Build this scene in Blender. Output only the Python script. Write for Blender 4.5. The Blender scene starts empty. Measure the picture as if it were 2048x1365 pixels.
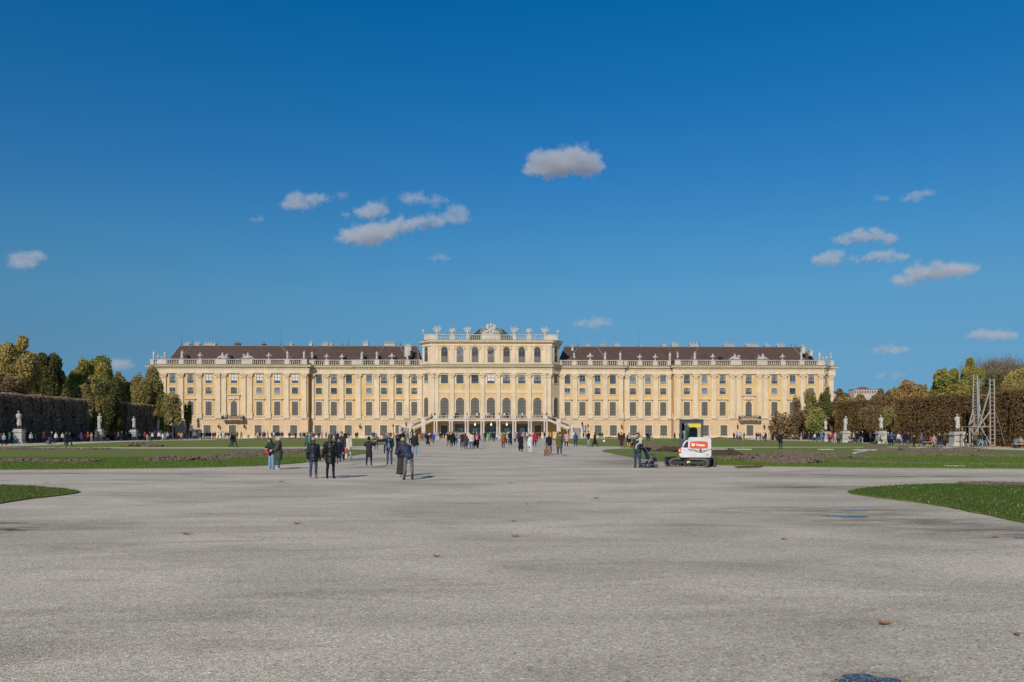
import bpy, math, random
import numpy as np
from mathutils import Vector, Matrix
random.seed(7); rng = np.random.default_rng(11)
C = bpy.context.scene.collection
R = math.radians
# ---------- measured camera: focal length in photo pixels, eye height, yaw from the palace axis
F, HC, TH, PY0 = 1600.0, 1.85, R(1.289), 862.5
cT, sT = math.cos(TH), math.sin(TH)
def XY(px, Y):                       # world x of an image column on the plane y = Y
    return Y*math.tan(TH+math.atan((px-1024)/F))
def G(px, py):                       # ground point under a pixel
    yc = F*HC/(py-PY0); xc = (px-1024)/F*yc
    return (xc*cT+yc*sT, -xc*sT+yc*cT)
def D(px, yc, py=None):              # point at depth yc
    xc = (px-1024)/F*yc
    z = 0 if py is None else HC+(PY0-py)/F*yc
    return (xc*cT+yc*sT, -xc*sT+yc*cT, z)
def ZL(py, yc=214.0): return HC+(PY0-py)/F*yc

# ---------- tagging
def tag(o, label=None, cat=None, group=None, kind=None):
    if label: o['label'] = label
    if cat: o['category'] = cat
    if group: o['group'] = group
    if kind: o['kind'] = kind
    return o
def empty(name, loc=(0,0,0), rz=0.0):
    o = bpy.data.objects.new(name, None); C.objects.link(o)
    o.location = loc; o.rotation_euler = (0,0,rz); o.empty_display_size = .3
    return o
def link(name, me, parent=None, mats=None):
    o = bpy.data.objects.new(name, me); C.objects.link(o)
    if parent: o.parent = parent
    return o
def copy_tree(o, parent=None):
    c = o.copy(); C.objects.link(c); c.parent = parent
    for ch in list(o.children): copy_tree(ch, c)
    return c

# ---------- mesh builder
class MB:
    def __init__(s): s.v=[]; s.f=[]
    def add(s, vs, fs):
        n=len(s.v); s.v+= [tuple(v) for v in vs]; s.f+= [tuple(i+n for i in f) for f in fs]; return s
    def box(s, x0,y0,z0,x1,y1,z1):
        if x0>x1: x0,x1=x1,x0
        if y0>y1: y0,y1=y1,y0
        if z0>z1: z0,z1=z1,z0
        return s.add([(x0,y0,z0),(x1,y0,z0),(x1,y1,z0),(x0,y1,z0),(x0,y0,z1),(x1,y0,z1),(x1,y1,z1),(x0,y1,z1)],
          [(0,3,2,1),(4,5,6,7),(0,1,5,4),(1,2,6,5),(2,3,7,6),(3,0,4,7)])
    def hexa(s, p): # 8 points
        return s.add(p,[(0,3,2,1),(4,5,6,7),(0,1,5,4),(1,2,6,5),(2,3,7,6),(3,0,4,7)])
    def cyl(s, p0, p1, r0, r1=None, n=8):
        r1 = r0 if r1 is None else r1
        p0=Vector(p0); p1=Vector(p1); d=(p1-p0)
        if d.length<1e-6: return s
        d.normalize(); a=d.orthogonal().normalized(); b=d.cross(a)
        vs=[]
        for p,r in ((p0,r0),(p1,r1)):
            for i in range(n):
                t=2*math.pi*i/n; vs.append(p+a*r*math.cos(t)+b*r*math.sin(t))
        fs=[(i,(i+1)%n,n+(i+1)%n,n+i) for i in range(n)]+[tuple(range(n-1,-1,-1)),tuple(range(n,2*n))]
        return s.add(vs,fs)
    def bar(s, p0, p1, w, h=None):   # square bar
        h=w if h is None else h
        p0=Vector(p0); p1=Vector(p1); d=(p1-p0).normalized()
        up=Vector((0,0,1)) if abs(d.z)<.95 else Vector((0,1,0))
        a=d.cross(up).normalized()*w/2; b=a.normalized().cross(d)*h/2
        return s.hexa([p0-a-b,p0+a-b,p1+a-b,p1-a-b,p0-a+b,p0+a+b,p1+a+b,p1-a+b])
    def lathe(s, c, prof, n=12, sx=1, sy=1):
        vs=[];fs=[]
        for r,z in prof:
            for i in range(n):
                t=2*math.pi*(i+.5)/n; vs.append((c[0]+r*sx*math.cos(t),c[1]+r*sy*math.sin(t),c[2]+z))
        for k in range(len(prof)-1):
            for i in range(n):
                fs.append((k*n+i,k*n+(i+1)%n,(k+1)*n+(i+1)%n,(k+1)*n+i))
        fs.append(tuple(range(n-1,-1,-1))); m=(len(prof)-1)*n; fs.append(tuple(range(m,m+n)))
        return s.add(vs,fs)
    def ell(s, c, r, nu=10, nv=7, M=None):
        vs=[];fs=[]
        for j in range(1,nv):
            ph=math.pi*j/nv
            for i in range(nu):
                t=2*math.pi*i/nu; vs.append(Vector((r[0]*math.sin(ph)*math.cos(t),r[1]*math.sin(ph)*math.sin(t),r[2]*math.cos(ph))))
        vs.append(Vector((0,0,r[2]))); vs.append(Vector((0,0,-r[2])))
        if M is not None: vs=[M@v for v in vs]
        vs=[v+Vector(c) for v in vs]; T=len(vs)-2
        for j in range(nv-2):
            for i in range(nu): fs.append((j*nu+i,(j+1)*nu+i,(j+1)*nu+(i+1)%nu,j*nu+(i+1)%nu))
        for i in range(nu):
            fs.append((T,i,(i+1)%nu)); fs.append((T+1,(nv-2)*nu+(i+1)%nu,(nv-2)*nu+i))
        return s.add(vs,fs)
    def cap(s, p0,p1,r0,r1,n=10):
        s.cyl(p0,p1,r0,r1,n); s.ell(p0,(r0,)*3,n,6); s.ell(p1,(r1,)*3,n,6); return s
    def ext(s, poly, z0, z1, z1b=None):  # vertical extrusion of an (x,y) polygon
        n=len(poly); vs=[(x,y,z0) for x,y in poly]+[(x,y,z1) for x,y in poly]
        fs=[(i,(i+1)%n,n+(i+1)%n,n+i) for i in range(n)]+[tuple(range(n-1,-1,-1)),tuple(range(n,2*n))]
        return s.add(vs,fs)
    def plate(s, poly, y0, y1):          # extrusion along y of an (x,z) polygon
        n=len(poly); vs=[(x,y0,z) for x,z in poly]+[(x,y1,z) for x,z in poly]
        fs=[(i,(i+1)%n,n+(i+1)%n,n+i) for i in range(n)]+[tuple(range(n-1,-1,-1)),tuple(range(n,2*n))]
        return s.add(vs,fs)
    def mesh(s, name, off=(0,0,0), smooth=False):
        me=bpy.data.meshes.new(name); o=off
        me.from_pydata([(v[0]-o[0],v[1]-o[1],v[2]-o[2]) for v in s.v],[],s.f)
        if smooth: me.polygons.foreach_set('use_smooth',[True]*len(me.polygons))
        me.update(); return me
    def build(s, name, mat, parent=None, off=(0,0,0), smooth=False):
        me=s.mesh(name,off,smooth); me.materials.append(mat)
        return link(name,me,parent)
    def thing(s, name, mat, smooth=False):   # top-level one-mesh object, origin at its base centre
        a=np.array(s.v); c=((a[:,0].min()+a[:,0].max())/2,(a[:,1].min()+a[:,1].max())/2,a[:,2].min())
        o=s.build(name,mat,None,c,smooth); o.location=c; return o
def fix_normals(o):
    import bmesh
    b=bmesh.new(); b.from_mesh(o.data); bmesh.ops.recalc_face_normals(b,faces=b.faces); b.to_mesh(o.data); b.free()

# ---------- materials
def lin(c): return tuple(((x/255)/12.92 if x/255<=.04045 else ((x/255+.055)/1.055)**2.4) for x in c)
MATS={}
def nm(name):
    m=bpy.data.materials.new(name); m.use_nodes=True; nt=m.node_tree
    return m,nt,nt.nodes['Principled BSDF']
def N(nt,t,**k):
    n=nt.nodes.new(t)
    for a,b in k.items(): setattr(n,a,b)
    return n
def mixc(nt,fac,a,b,bt='MIX'):
    n=N(nt,'ShaderNodeMix',data_type='RGBA',blend_type=bt)
    for sock,val in ((n.inputs[0],fac),(n.inputs[6],a),(n.inputs[7],b)):
        if hasattr(val,'links') or isinstance(val,bpy.types.NodeSocket): nt.links.new(val,sock)
        elif isinstance(val,(int,float)): sock.default_value=val
        else: sock.default_value=(*val,1) if len(val)==3 else val
    return n.outputs[2]
def noise(nt,scale,detail=4,rough=.55,vec=None,dist=0):
    n=N(nt,'ShaderNodeTexNoise'); n.inputs['Scale'].default_value=scale; n.inputs['Detail'].default_value=detail
    n.inputs['Roughness'].default_value=rough; n.inputs['Distortion'].default_value=dist
    if vec is not None: nt.links.new(vec,n.inputs['Vector'])
    return n.outputs['Fac']
def ramp(nt,fac,p0,p1,c0=(0,0,0),c1=(1,1,1)):
    n=N(nt,'ShaderNodeValToRGB'); e=n.color_ramp.elements
    e[0].position=p0; e[0].color=(*c0,1); e[1].position=p1; e[1].color=(*c1,1)
    nt.links.new(fac,n.inputs[0]); return n.outputs[0]
def coords(nt,kind='Object',scale=None):
    o=N(nt,'ShaderNodeTexCoord').outputs[kind]
    if scale:
        m=N(nt,'ShaderNodeMapping'); m.inputs['Scale'].default_value=scale; nt.links.new(o,m.inputs[0]); o=m.outputs[0]
    return o
def bump(nt,bsdf,h,strength=.3,dist=.02):
    b=N(nt,'ShaderNodeBump'); b.inputs['Strength'].default_value=strength; b.inputs['Distance'].default_value=dist
    nt.links.new(h,b.inputs['Height']); nt.links.new(b.outputs[0],bsdf.inputs['Normal'])
def mat(name,col,rough=.7,var=.15,scale=1.5,metal=0,bmp=0,bscale=20,spec=.3):
    if name in MATS: return MATS[name]
    m,nt,b=nm(name); co=coords(nt)
    f=noise(nt,scale,6,.6,co); r=ramp(nt,f,.3,.7,tuple(x*(1-var) for x in col),tuple(min(1,x*(1+var)) for x in col))
    nt.links.new(r,b.inputs['Base Color']); b.inputs['Roughness'].default_value=rough; b.inputs['Metallic'].default_value=metal
    b.inputs['Specular IOR Level'].default_value=spec
    if bmp: bump(nt,b,noise(nt,bscale,4,.6,co),bmp,.02)
    MATS[name]=m; return m
def leafmat(name,cols,trans=.38,pscale=.35):
    m,nt,b=nm(name)
    g=N(nt,'ShaderNodeNewGeometry').outputs['Random Per Island']
    r=N(nt,'ShaderNodeValToRGB'); e=r.color_ramp.elements
    e[0].position=0; e[0].color=(*cols[0],1); e[1].position=1; e[1].color=(*cols[1],1)
    if len(cols)>3:
        k=e.new(.8); k.color=(*cols[3],1)
    nt.links.new(g,r.inputs[0])
    f=ramp(nt,noise(nt,pscale,3,.5,coords(nt)),.42,.6)
    c=mixc(nt,f,r.outputs[0],cols[2])
    c2=mixc(nt,.45,c,r.outputs[0])
    nt.links.new(c2,b.inputs['Base Color']); b.inputs['Roughness'].default_value=.75; b.inputs['Specular IOR Level'].default_value=.2
    t=N(nt,'ShaderNodeBsdfTranslucent'); nt.links.new(c2,t.inputs[0])
    x=N(nt,'ShaderNodeMixShader'); x.inputs[0].default_value=trans
    nt.links.new(b.outputs[0],x.inputs[1]); nt.links.new(t.outputs[0],x.inputs[2])
    nt.links.new(x.outputs[0],nt.nodes['Material Output'].inputs[0])
    return m
def simple(col,rough=.75,name=None):
    key=name or ('c%.3f_%.3f_%.3f_%.2f'%(*col,rough))
    return mat(key,col,rough,.18,6)
def metal(name,col,rough=.35): return mat(name,col,rough,.1,3,metal=.9)

# ---------- camera, light, world
cam=bpy.data.cameras.new('camera'); co=bpy.data.objects.new('camera',cam); C.objects.link(co)
cam.sensor_width=36; cam.lens=F/2048*36; cam.shift_y=(PY0-682.5)/2048; cam.clip_end=20000; cam.clip_start=.1
co.location=(0,0,HC); co.rotation_euler=(R(90),0,-TH)
bpy.context.scene.camera=co
SUN_EL,SUN_AZ=R(31),math.atan2(-.40,-1)      # direction to the sun: behind the camera and to its left
sd=Vector((-.40,-1,0)).normalized()*math.cos(SUN_EL); sd.z=math.sin(SUN_EL)
sl=bpy.data.lights.new('sun','SUN'); sl.energy=3.75; sl.angle=R(.53); sl.color=(1,.93,.82)
so=bpy.data.objects.new('sun',sl); C.objects.link(so); so.rotation_euler=sd.to_track_quat('Z','Y').to_euler(); so.location=(-20,-20,40)
w=bpy.data.worlds.new('World'); bpy.context.scene.world=w; w.use_nodes=True; wn=w.node_tree
bg=wn.nodes['Background']; sky=wn.nodes.new('ShaderNodeTexSky'); sky.sky_type='NISHITA'; sky.sun_disc=False
sky.sun_elevation=SUN_EL; sky.sun_rotation=math.atan2(sd.x,sd.y); sky.altitude=1000; sky.air_density=1.0; sky.dust_density=0; sky.ozone_density=5
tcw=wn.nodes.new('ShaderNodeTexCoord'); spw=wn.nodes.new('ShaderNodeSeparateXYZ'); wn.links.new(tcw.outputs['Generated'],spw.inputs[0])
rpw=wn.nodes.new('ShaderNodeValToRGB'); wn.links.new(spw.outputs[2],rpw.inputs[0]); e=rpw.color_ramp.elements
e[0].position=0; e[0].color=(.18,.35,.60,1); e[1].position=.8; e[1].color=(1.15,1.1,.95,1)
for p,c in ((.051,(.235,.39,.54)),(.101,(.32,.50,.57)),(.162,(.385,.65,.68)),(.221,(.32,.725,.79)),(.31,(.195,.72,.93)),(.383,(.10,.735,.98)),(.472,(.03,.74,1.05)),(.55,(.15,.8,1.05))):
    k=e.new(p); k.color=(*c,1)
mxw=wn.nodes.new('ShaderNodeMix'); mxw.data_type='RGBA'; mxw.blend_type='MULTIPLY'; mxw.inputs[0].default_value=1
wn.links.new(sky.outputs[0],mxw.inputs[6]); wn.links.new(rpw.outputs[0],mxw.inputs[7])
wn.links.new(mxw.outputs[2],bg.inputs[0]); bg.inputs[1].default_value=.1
sc=bpy.context.scene
sc.view_settings.view_transform='Standard'; sc.view_settings.look='None'; sc.view_settings.exposure=0; sc.view_settings.gamma=1
sc.cycles.volume_bounces=2; sc.cycles.max_bounces=6; sc.cycles.transparent_max_bounces=8
# ================= GROUND =================
def blob(cx,cy,rx,ry,n=28,amp=.25,seed=0,rot=0):
    rr=random.Random(seed); ph=[rr.uniform(0,6.28) for _ in range(5)]; out=[]
    for i in range(n):
        t=2*math.pi*i/n; k=1+amp*sum(math.sin((j+2)*t+ph[j])/(j+1.5) for j in range(5))
        x,y=rx*k*math.cos(t),ry*k*math.sin(t)
        out.append((cx+x*math.cos(rot)-y*math.sin(rot),cy+x*math.sin(rot)+y*math.cos(rot)))
    return out
def gravel():
    m,nt,b=nm('gravel'); co=coords(nt)
    v=N(nt,'ShaderNodeTexVoronoi'); v.inputs['Scale'].default_value=58; nt.links.new(co,v.inputs['Vector'])
    sepn=N(nt,'ShaderNodeSeparateColor'); nt.links.new(v.outputs['Color'],sepn.inputs[0])
    peb=N(nt,'ShaderNodeValToRGB'); e=peb.color_ramp.elements
    e[0].position=0; e[0].color=(.27,.25,.22,1); e[1].position=1; e[1].color=(.90,.85,.76,1)
    for p,c in ((.2,(.46,.43,.385)),(.6,(.58,.54,.48)),(.85,(.68,.63,.56))):
        k=e.new(p); k.color=(*c,1)
    nt.links.new(sepn.outputs[0],peb.inputs[0])
    tint=mixc(nt,ramp(nt,sepn.outputs[1],.55,.9),peb.outputs[0],(.60,.48,.35))
    c0=mixc(nt,.3,tint,peb.outputs[0])
    big=ramp(nt,noise(nt,1,7,.62,coords(nt,'Object',(.16,.3,.3)),.6),.36,.62,(.80,.775,.74),(1.10,1.06,1.0))
    c1=mixc(nt,1.0,c0,big,'MULTIPLY')
    strk=ramp(nt,noise(nt,1,7,.68,coords(nt,'Object',(.22,.75,1)),.9),.5,.72,(1,1,1),(.62,.60,.58))
    c2=mixc(nt,.85,c1,strk,'MULTIPLY')
    fine=ramp(nt,noise(nt,9,5,.7,co),.3,.7,(.90,.89,.87),(1.13,1.10,1.05))
    c3=mixc(nt,1.0,c2,fine,'MULTIPLY')
    # damp patches where rain water stood (their own outlines, at fixed places on the ground)
    tot=None
    for (x,y,rx,ry) in DAMP:
        mp=N(nt,'ShaderNodeMapping'); mp.inputs['Location'].default_value=(-x/rx,-y/ry,0); mp.inputs['Scale'].default_value=(1/rx,1/ry,0)
        nt.links.new(co,mp.inputs[0]); ln=N(nt,'ShaderNodeVectorMath',operation='LENGTH'); nt.links.new(mp.outputs[0],ln.inputs[0])
        mr=N(nt,'ShaderNodeMapRange'); mr.inputs[1].default_value=1.25; mr.inputs[2].default_value=.15; nt.links.new(ln.outputs['Value'],mr.inputs[0])
        if tot is None: tot=mr.outputs[0]
        else:
            mx=N(nt,'ShaderNodeMath',operation='MAXIMUM'); nt.links.new(tot,mx.inputs[0]); nt.links.new(mr.outputs[0],mx.inputs[1]); tot=mx.outputs[0]
    mu=N(nt,'ShaderNodeMath',operation='MULTIPLY'); nt.links.new(tot,mu.inputs[0])
    nt.links.new(ramp(nt,noise(nt,1,6,.65,coords(nt,'Object',(.5,1.6,1)),.8),.38,.6),mu.inputs[1])
    c4=mixc(nt,mu.outputs[0],c3,mixc(nt,1.0,c3,(.42,.4,.36),'MULTIPLY'))
    nt.links.new(c4,b.inputs['Base Color']); b.inputs['Specular IOR Level'].default_value=.25
    b.inputs['Roughness'].default_value=.85
    hb=N(nt,'ShaderNodeMath',operation='ADD'); nt.links.new(v.outputs['Distance'],hb.inputs[0]); nt.links.new(noise(nt,3,5,.6,co),hb.inputs[1])
    bump(nt,b,hb.outputs[0],.55,.012)
    return m
def _d(px,py,rx,ry): x,y=G(px,py); return (x,y,rx,ry)
DAMP=[_d(1690,1028,1.9,1.0),_d(1850,1045,3.2,1.3),_d(1990,1062,3.0,1.6),_d(1700,1021,3.5,.6),_d(20,1055,2.2,1.2),_d(1800,953,7,1.1),_d(1690,950,5,1.0),
      _d(330,948,7,.9),_d(130,947,6,.8),_d(720,920,4,5),_d(700,908,3,6),_d(1250,925,4,6),_d(1290,915,3,7),_d(1740,1353,.5,.35),_d(1620,975,2.5,1.2),_d(1560,1020,3,1.0),_d(740,935,3,1.5)]
def lawnmat():
    m,nt,b=nm('lawn_grass'); co=coords(nt)
    f=noise(nt,22,6,.75,co); c=ramp(nt,f,.3,.72,(.105,.14,.026),(.27,.32,.07))
    g=ramp(nt,noise(nt,.45,6,.65,co,.7),.42,.68); c2=mixc(nt,g,c,mixc(nt,.6,c,(.20,.165,.085)))
    h=ramp(nt,noise(nt,2.3,5,.7,co),.55,.75); c3=mixc(nt,h,c2,(.23,.22,.09))
    nt.links.new(mixc(nt,.35,c3,c2),b.inputs['Base Color']); b.inputs['Roughness'].default_value=.9; b.inputs['Specular IOR Level'].default_value=.15
    bump(nt,b,noise(nt,35,4,.8,co),.9,.05); return m
GRAVEL=gravel(); LAWN=lawnmat()
g=MB(); S=6000
g.add([(-S,-S,0),(S,-S,0),(S,S,0),(-S,S,0)],[(0,1,2,3)]); tag(g.build('gravel_ground',GRAVEL),kind='structure')
def loft(pts,r=.6,n=4):    # round corners slightly by subdividing + smoothing
    p=list(pts)
    for _ in range(n-2):
        q=[]
        for i in range(len(p)):
            a=p[i];b=p[(i+1)%len(p)]
            q+= [(a[0]*.75+b[0]*.25,a[1]*.75+b[1]*.25),(a[0]*.25+b[0]*.75,a[1]*.25+b[1]*.75)]
        p=q
    return p
def lawn(name,pts,h=.035):
    import bmesh
    m=MB(); 
    if sum(pts[i][0]*pts[(i+1)%len(pts)][1]-pts[(i+1)%len(pts)][0]*pts[i][1] for i in range(len(pts)))<0: pts=pts[::-1]
    # ragged edge
    out=[]
    for i in range(len(pts)):
        a=np.array(pts[i]);b=np.array(pts[(i+1)%len(pts)]); L=np.linalg.norm(b-a); k=max(1,min(90,int(L/.35)))
        for j in range(k):
            p=a+(b-a)*j/k; 
            if k>1 and j>0: p=p+rng.normal(0,.035,2)
            out.append(tuple(p))
    m.ext(out,.0,h); o=m.build(name,LAWN); tag(o,kind='structure'); return o
LA=[(-60,35.6),(-40,36.6),(-20,38.6),(-13,41),(-11,46),(-10.6,55),(-10.6,68),(-11.6,76),(-14,80.5),(-20,83.5),(-50,84.5),(-60,84.5)]
xx=lambda l:[(-.9-x,y) for x,y in l][::-1]
LAr=[(51.5,36.8),(45,36.6),(26,38.2),(14.5,40.5),(11,44),(9.6,50),(9.6,70),(10.4,77),(12.5,82),(18,85.5),(36,87),(40,88),(46,84),(50.5,76)]
lawn('lawn',loft(LA)); lawn('lawn',loft(LAr))
# second pair of lawns, closer to the palace
LB=[G(108,891.5),G(180,887.4),G(255,884),G(330,881.9),G(440,880.6),(-62,178),(-55,190),(-34,192),(-27,186),(-22,168),(-16.5,130),(-14.5,108),(-16,99),(-21,93),(-40,91),(-60,90)]
LBr=[(11.5,98),(17,92),(40,91.5),(60,92.5),G(1860,893.6),G(1740,887.6),G(1660,884.6),G(1590,882.3),(52,165),(57,176),(50,192),(20,193),(12.8,191),(12.3,186),(12,168),(11.6,130),(10.9,108)]
lawn('lawn',loft(LB)); lawn('lawn',loft(LBr))
# near lawns cut by the frame
NL=[(-30,28.6),G(-150,969),G(20,972),G(110,977),G(163,984),G(148,989),G(60,999),G(0,1008),(-12.4,14),(-12.6,8),(-14.5,2),(-22,-4),(-50,-8),(-50,28)]
NR=[G(1686,987),G(1720,979),G(1800,972.5),G(1900,969.5),G(2048,968.5),(30,27.6),(60,28),(60,-8),(24,-4),(14,2),(11.2,8),(10.7,13),G(2048,1048),G(1960,1028),G(1850,1008),G(1760,997)]
nl=lawn('lawn',loft(NL,n=3)); nr=lawn('lawn',loft(NR,n=3))
# stepped strip of pale path in front of the second lawns is gravel ground; brown leaf litter beds along the hedges
LIT=leafmat('leaf_litter',[(.34,.15,.05),(.5,.27,.1),(.28,.17,.08)],0,.8)
def scatter_quads(name,cent,size,matl,flat=0.0,aspect=.7,rs=None):
    n=len(cent); r=rs or rng
    a=r.normal(size=(n,3)); a/=np.linalg.norm(a,axis=1)[:,None]
    b=r.normal(size=(n,3)); b-= (b*a).sum(1)[:,None]*a; b/=np.linalg.norm(b,axis=1)[:,None]
    if flat>0: a[:,2]*=(1-flat); b[:,2]*=(1-flat)
    s=(size*r.uniform(.6,1.3,n))[:,None]
    P=np.stack([cent-a*s,cent-b*s*aspect+a*s*.15,cent+a*s,cent+b*s*aspect-a*s*.1],1).reshape(-1,3)
    me=bpy.data.meshes.new(name); me.vertices.add(4*n); me.vertices.foreach_set('co',P.astype(np.float32).ravel())
    me.loops.add(4*n); me.loops.foreach_set('vertex_index',np.arange(4*n,dtype=np.int32))
    me.polygons.add(n); me.polygons.foreach_set('loop_start',np.arange(0,4*n,4,dtype=np.int32))
    me.update(calc_edges=True); me.materials.append(matl); return me
def litter(x0,y0,x1,y1,wd,n,size=.1):
    t=rng.uniform(0,1,n); u=rng.normal(0,wd/2.2,n); d=np.array([x1-x0,y1-y0]); nn=np.array([-d[1],d[0]])/np.linalg.norm(d)
    P=np.zeros((n,3)); P[:,0]=x0+d[0]*t+nn[0]*u; P[:,1]=y0+d[1]*t+nn[1]*u; P[:,2]=rng.uniform(.01,.07,n)
    return P
def stuff(name,me,label,cat): return tag(link(name,me),label,cat,kind='stuff')
stuff('leaf_litter',scatter_quads('leaf_litter',np.concatenate([litter(-73,95,-73,151,2.6,9000),litter(-73,151,-72,180,2.6,3000)]),.13,LIT,.75),'brown fallen leaves in a band at the foot of the left hedge','leaf litter')
stuff('leaf_litter',scatter_quads('leaf_litter',litter(58.9,80,59.4,140,.9,4200),.13,LIT,.7),'brown fallen leaves gathered at the foot of the right hedge','leaf litter')
# dug soil: clods in rows and heaps
SOIL=mat('soil',(.17,.125,.098),.95,.35,5,bmp=.8,bscale=30,spec=.1); SOILD=mat('dark_soil',(.08,.056,.043),.95,.35,6,bmp=.8,bscale=30,spec=.1)
def clods(name,pts,wd,n,hgt,label,matl=SOIL,base=True,size=(.05,.14)):
    m=MB(); P=[np.array(G(*p)) for p in pts]; rr=random.Random(hash(label)%999 if False else len(label)*7+n)
    seg=[np.linalg.norm(P[i+1]-P[i]) for i in range(len(P)-1)]; T=sum(seg)
    for k in range(n):
        s=rr.uniform(0,T); i=0
        while i<len(seg)-1 and s>seg[i]: s-=seg[i]; i+=1
        d=(P[i+1]-P[i])/seg[i]; nn=np.array([-d[1],d[0]]); u=rr.gauss(0,.38)
        if abs(u)>1: continue
        mod=.55+.45*math.sin(s*1.7+i*2)*math.sin(s*.63+1)
        q=P[i]+d*s+nn*u*wd; z=hgt*math.exp(-(u/.5)**2)*rr.uniform(.3,1)*mod+.03; r=rr.uniform(*size)
        M=Matrix.Rotation(rr.uniform(0,3),3,'Z')@Matrix.Rotation(rr.uniform(0,3),3,'X')
        a=len(m.v); m.ell((q[0],q[1],z),(r*rr.uniform(.8,1.6),r,r*rr.uniform(.5,.9)),5,4,M)
    o=m.build(name,matl); tag(o,label,'soil',kind='stuff'); return o
SZ=(.05,.13)
clods('soil',[(-60,923),(60,924.5),(190,925.5)],1.1,900,.22,'low row of brown clods across the left lawn, cut by the frame edge')
clods('soil',[(305,922),(380,923),(430,918),(520,909),(600,905),(690,903)],1.9,2400,.3,'long thick row of dug clods curving over the left lawn')
clods('soil',[(-40,898.5),(60,899.5),(150,899.5),(210,900)],2.6,900,.14,'flat strip of turned earth beside the far path at left')
clods('soil',[(262,894),(290,893),(316,894)],2.2,260,.45,'small earth heap on the pale path at left',size=(.08,.2))
clods('soil',[(500,879.5),(560,877.8),(600,878)],5,260,.2,'low bank of earth before the left pavilion',size=(.08,.2))
clods('soil',[(1420,912),(1440,911.5),(1460,912)],1.0,330,.36,'dark earth heap just right of the digger',SOILD,size=(.07,.16))
clods('soil',[(1444,911.5),(1464,911),(1481,912.5)],.8,330,.42,'rounded dark earth heap second from the digger',SOILD,size=(.07,.16))
clods('soil',[(1495,922),(1530,918),(1570,926),(1640,928)],2.2,1900,.42,'widest heap of loose brown earth spread behind the gravel edge')
clods('soil',[(1555,908),(1600,909),(1660,914),(1700,918)],2.6,1100,.22,'broken earth patch on the right lawn between heaps')
clods('soil',[(1730,900),(1800,901),(1880,901.5),(1960,903)],3.2,2600,.34,'long bank of dug earth beside the pale path at right',size=(.07,.17))
clods('soil',[(1800,911),(1870,912),(1920,911)],1.6,500,.14,'thin scatter of clods on the right lawn below the long bank')
clods('soil',[(1950,914),(2060,914.5)],1.8,500,.16,'clods scattered on the right lawn at the frame edge')
clods('soil',[(1680,925),(1760,927),(1900,930),(2060,931)],.8,700,.07,'flat worn earth track along the front of the right lawn',size=(.04,.08))
clods('soil',[(1930,970.5),(2000,971),(2080,972)],1.3,600,.07,'bare earth edge on the nearest right lawn',size=(.03,.06))
clods('soil',[(1280,893),(1300,896),(1330,899),(1352,900)],2.6,900,.36,'earth heap between pushchair and digger on the lawn',size=(.08,.18))
clods('soil',[(1328,904),(1345,902),(1358,905)],1.3,420,.42,'dark earth pile left of the digger cab',SOILD,size=(.08,.18))
clods('soil',[(1210,876.8),(1260,876.8),(1300,877)],5,380,.3,'low earth bank in front of the right wing',size=(.1,.22))
clods('soil',[(1385,878.2),(1450,878.2),(1475,878.4)],6,420,.35,'low earth bank in front of the right pavilion',size=(.1,.22))
# thin boards / metal sheets lying on the lawns
WHT=simple((.6,.6,.57),.6,'pale_board'); RUST=simple((.10,.045,.03),.8,'rusty_steel')
def strip(name,pts,wd,h,matl,label,cat='board'):
    m=MB()
    for i in range(len(pts)-1):
        a=G(*pts[i]);b=G(*pts[i+1]); m.bar((a[0],a[1],.035+h/2),(b[0],b[1],.035+h/2),wd,h)
    return tag(m.thing(name,matl),label,cat)
strip('pale_board',[(1424,899.5),(1504,900.2)],.35,.05,WHT,'long pale board lying on the right lawn behind the digger')
strip('pale_board',[(1638,900.4),(1664,900.2)],.5,.05,WHT,'short bluish white board on the right lawn near the pale path')
strip('pale_board',[(1707,901.5),(1757,901.5)],.5,.05,WHT,'board at the near end of the long dug bank')
strip('pale_board',[(1709,908),(1738,902)],.3,.05,WHT,'board lying slantwise beside the long dug bank')
strip('pale_board',[(1457,919.3),(1495,919.5)],.12,.04,WHT,'thin white lath lying left of the widest earth heap')
strip('pale_board',[(1887,934.2),(1930,934.4)],.16,.04,WHT,'thin white lath lying near the front of the right lawn')
strip('pale_board',[(66,897.8),(96,898)],.5,.05,WHT,'pale board lying on the far left lawn edge')
strip('steel_bar',[(1470,936.6),(1526,935.4)],.06,.05,RUST,'rusty steel bar lying at the lawn edge right of the digger','steel bar')
strip('steel_bar',[(1474,938),(1522,937.2)],.08,.06,RUST,'second rusty bar, nearest the gravel, right of the digger','steel bar')
# puddles
PUD,nt,b=nm('puddle_water'); b.inputs['Base Color'].default_value=(.045,.047,.05,1); b.inputs['Roughness'].default_value=.08; b.inputs['Specular IOR Level'].default_value=.22
bb=N(nt,'ShaderNodeBsdfDiffuse'); bb.inputs[0].default_value=(.33,.31,.28,1)
ms=N(nt,'ShaderNodeMixShader'); nt.links.new(ramp(nt,noise(nt,42,4,.75,coords(nt)),.53,.58),ms.inputs[0]); nt.links.new(b.outputs[0],ms.inputs[1]); nt.links.new(bb.outputs[0],ms.inputs[2]); nt.links.new(ms.outputs[0],nt.nodes['Material Output'].inputs[0])
bump(nt,b,noise(nt,6,3,.5,coords(nt)),.06,.01)
def puddle(items,label):
    m=MB()
    for k,(px,py,rx,ry) in enumerate(items):
        x,y=G(px,py); p=blob(x,y,rx,ry,30,.3,k+int(px)); n=len(p)
        m.add([(a,b_,.004+.0015*k) for a,b_ in p]+[(x,y,.004+.0015*k)],[(i,(i+1)%n,n) for i in range(n)])
    o=m.build('puddle',PUD); tag(o,label,'puddle',kind='structure')
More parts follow.
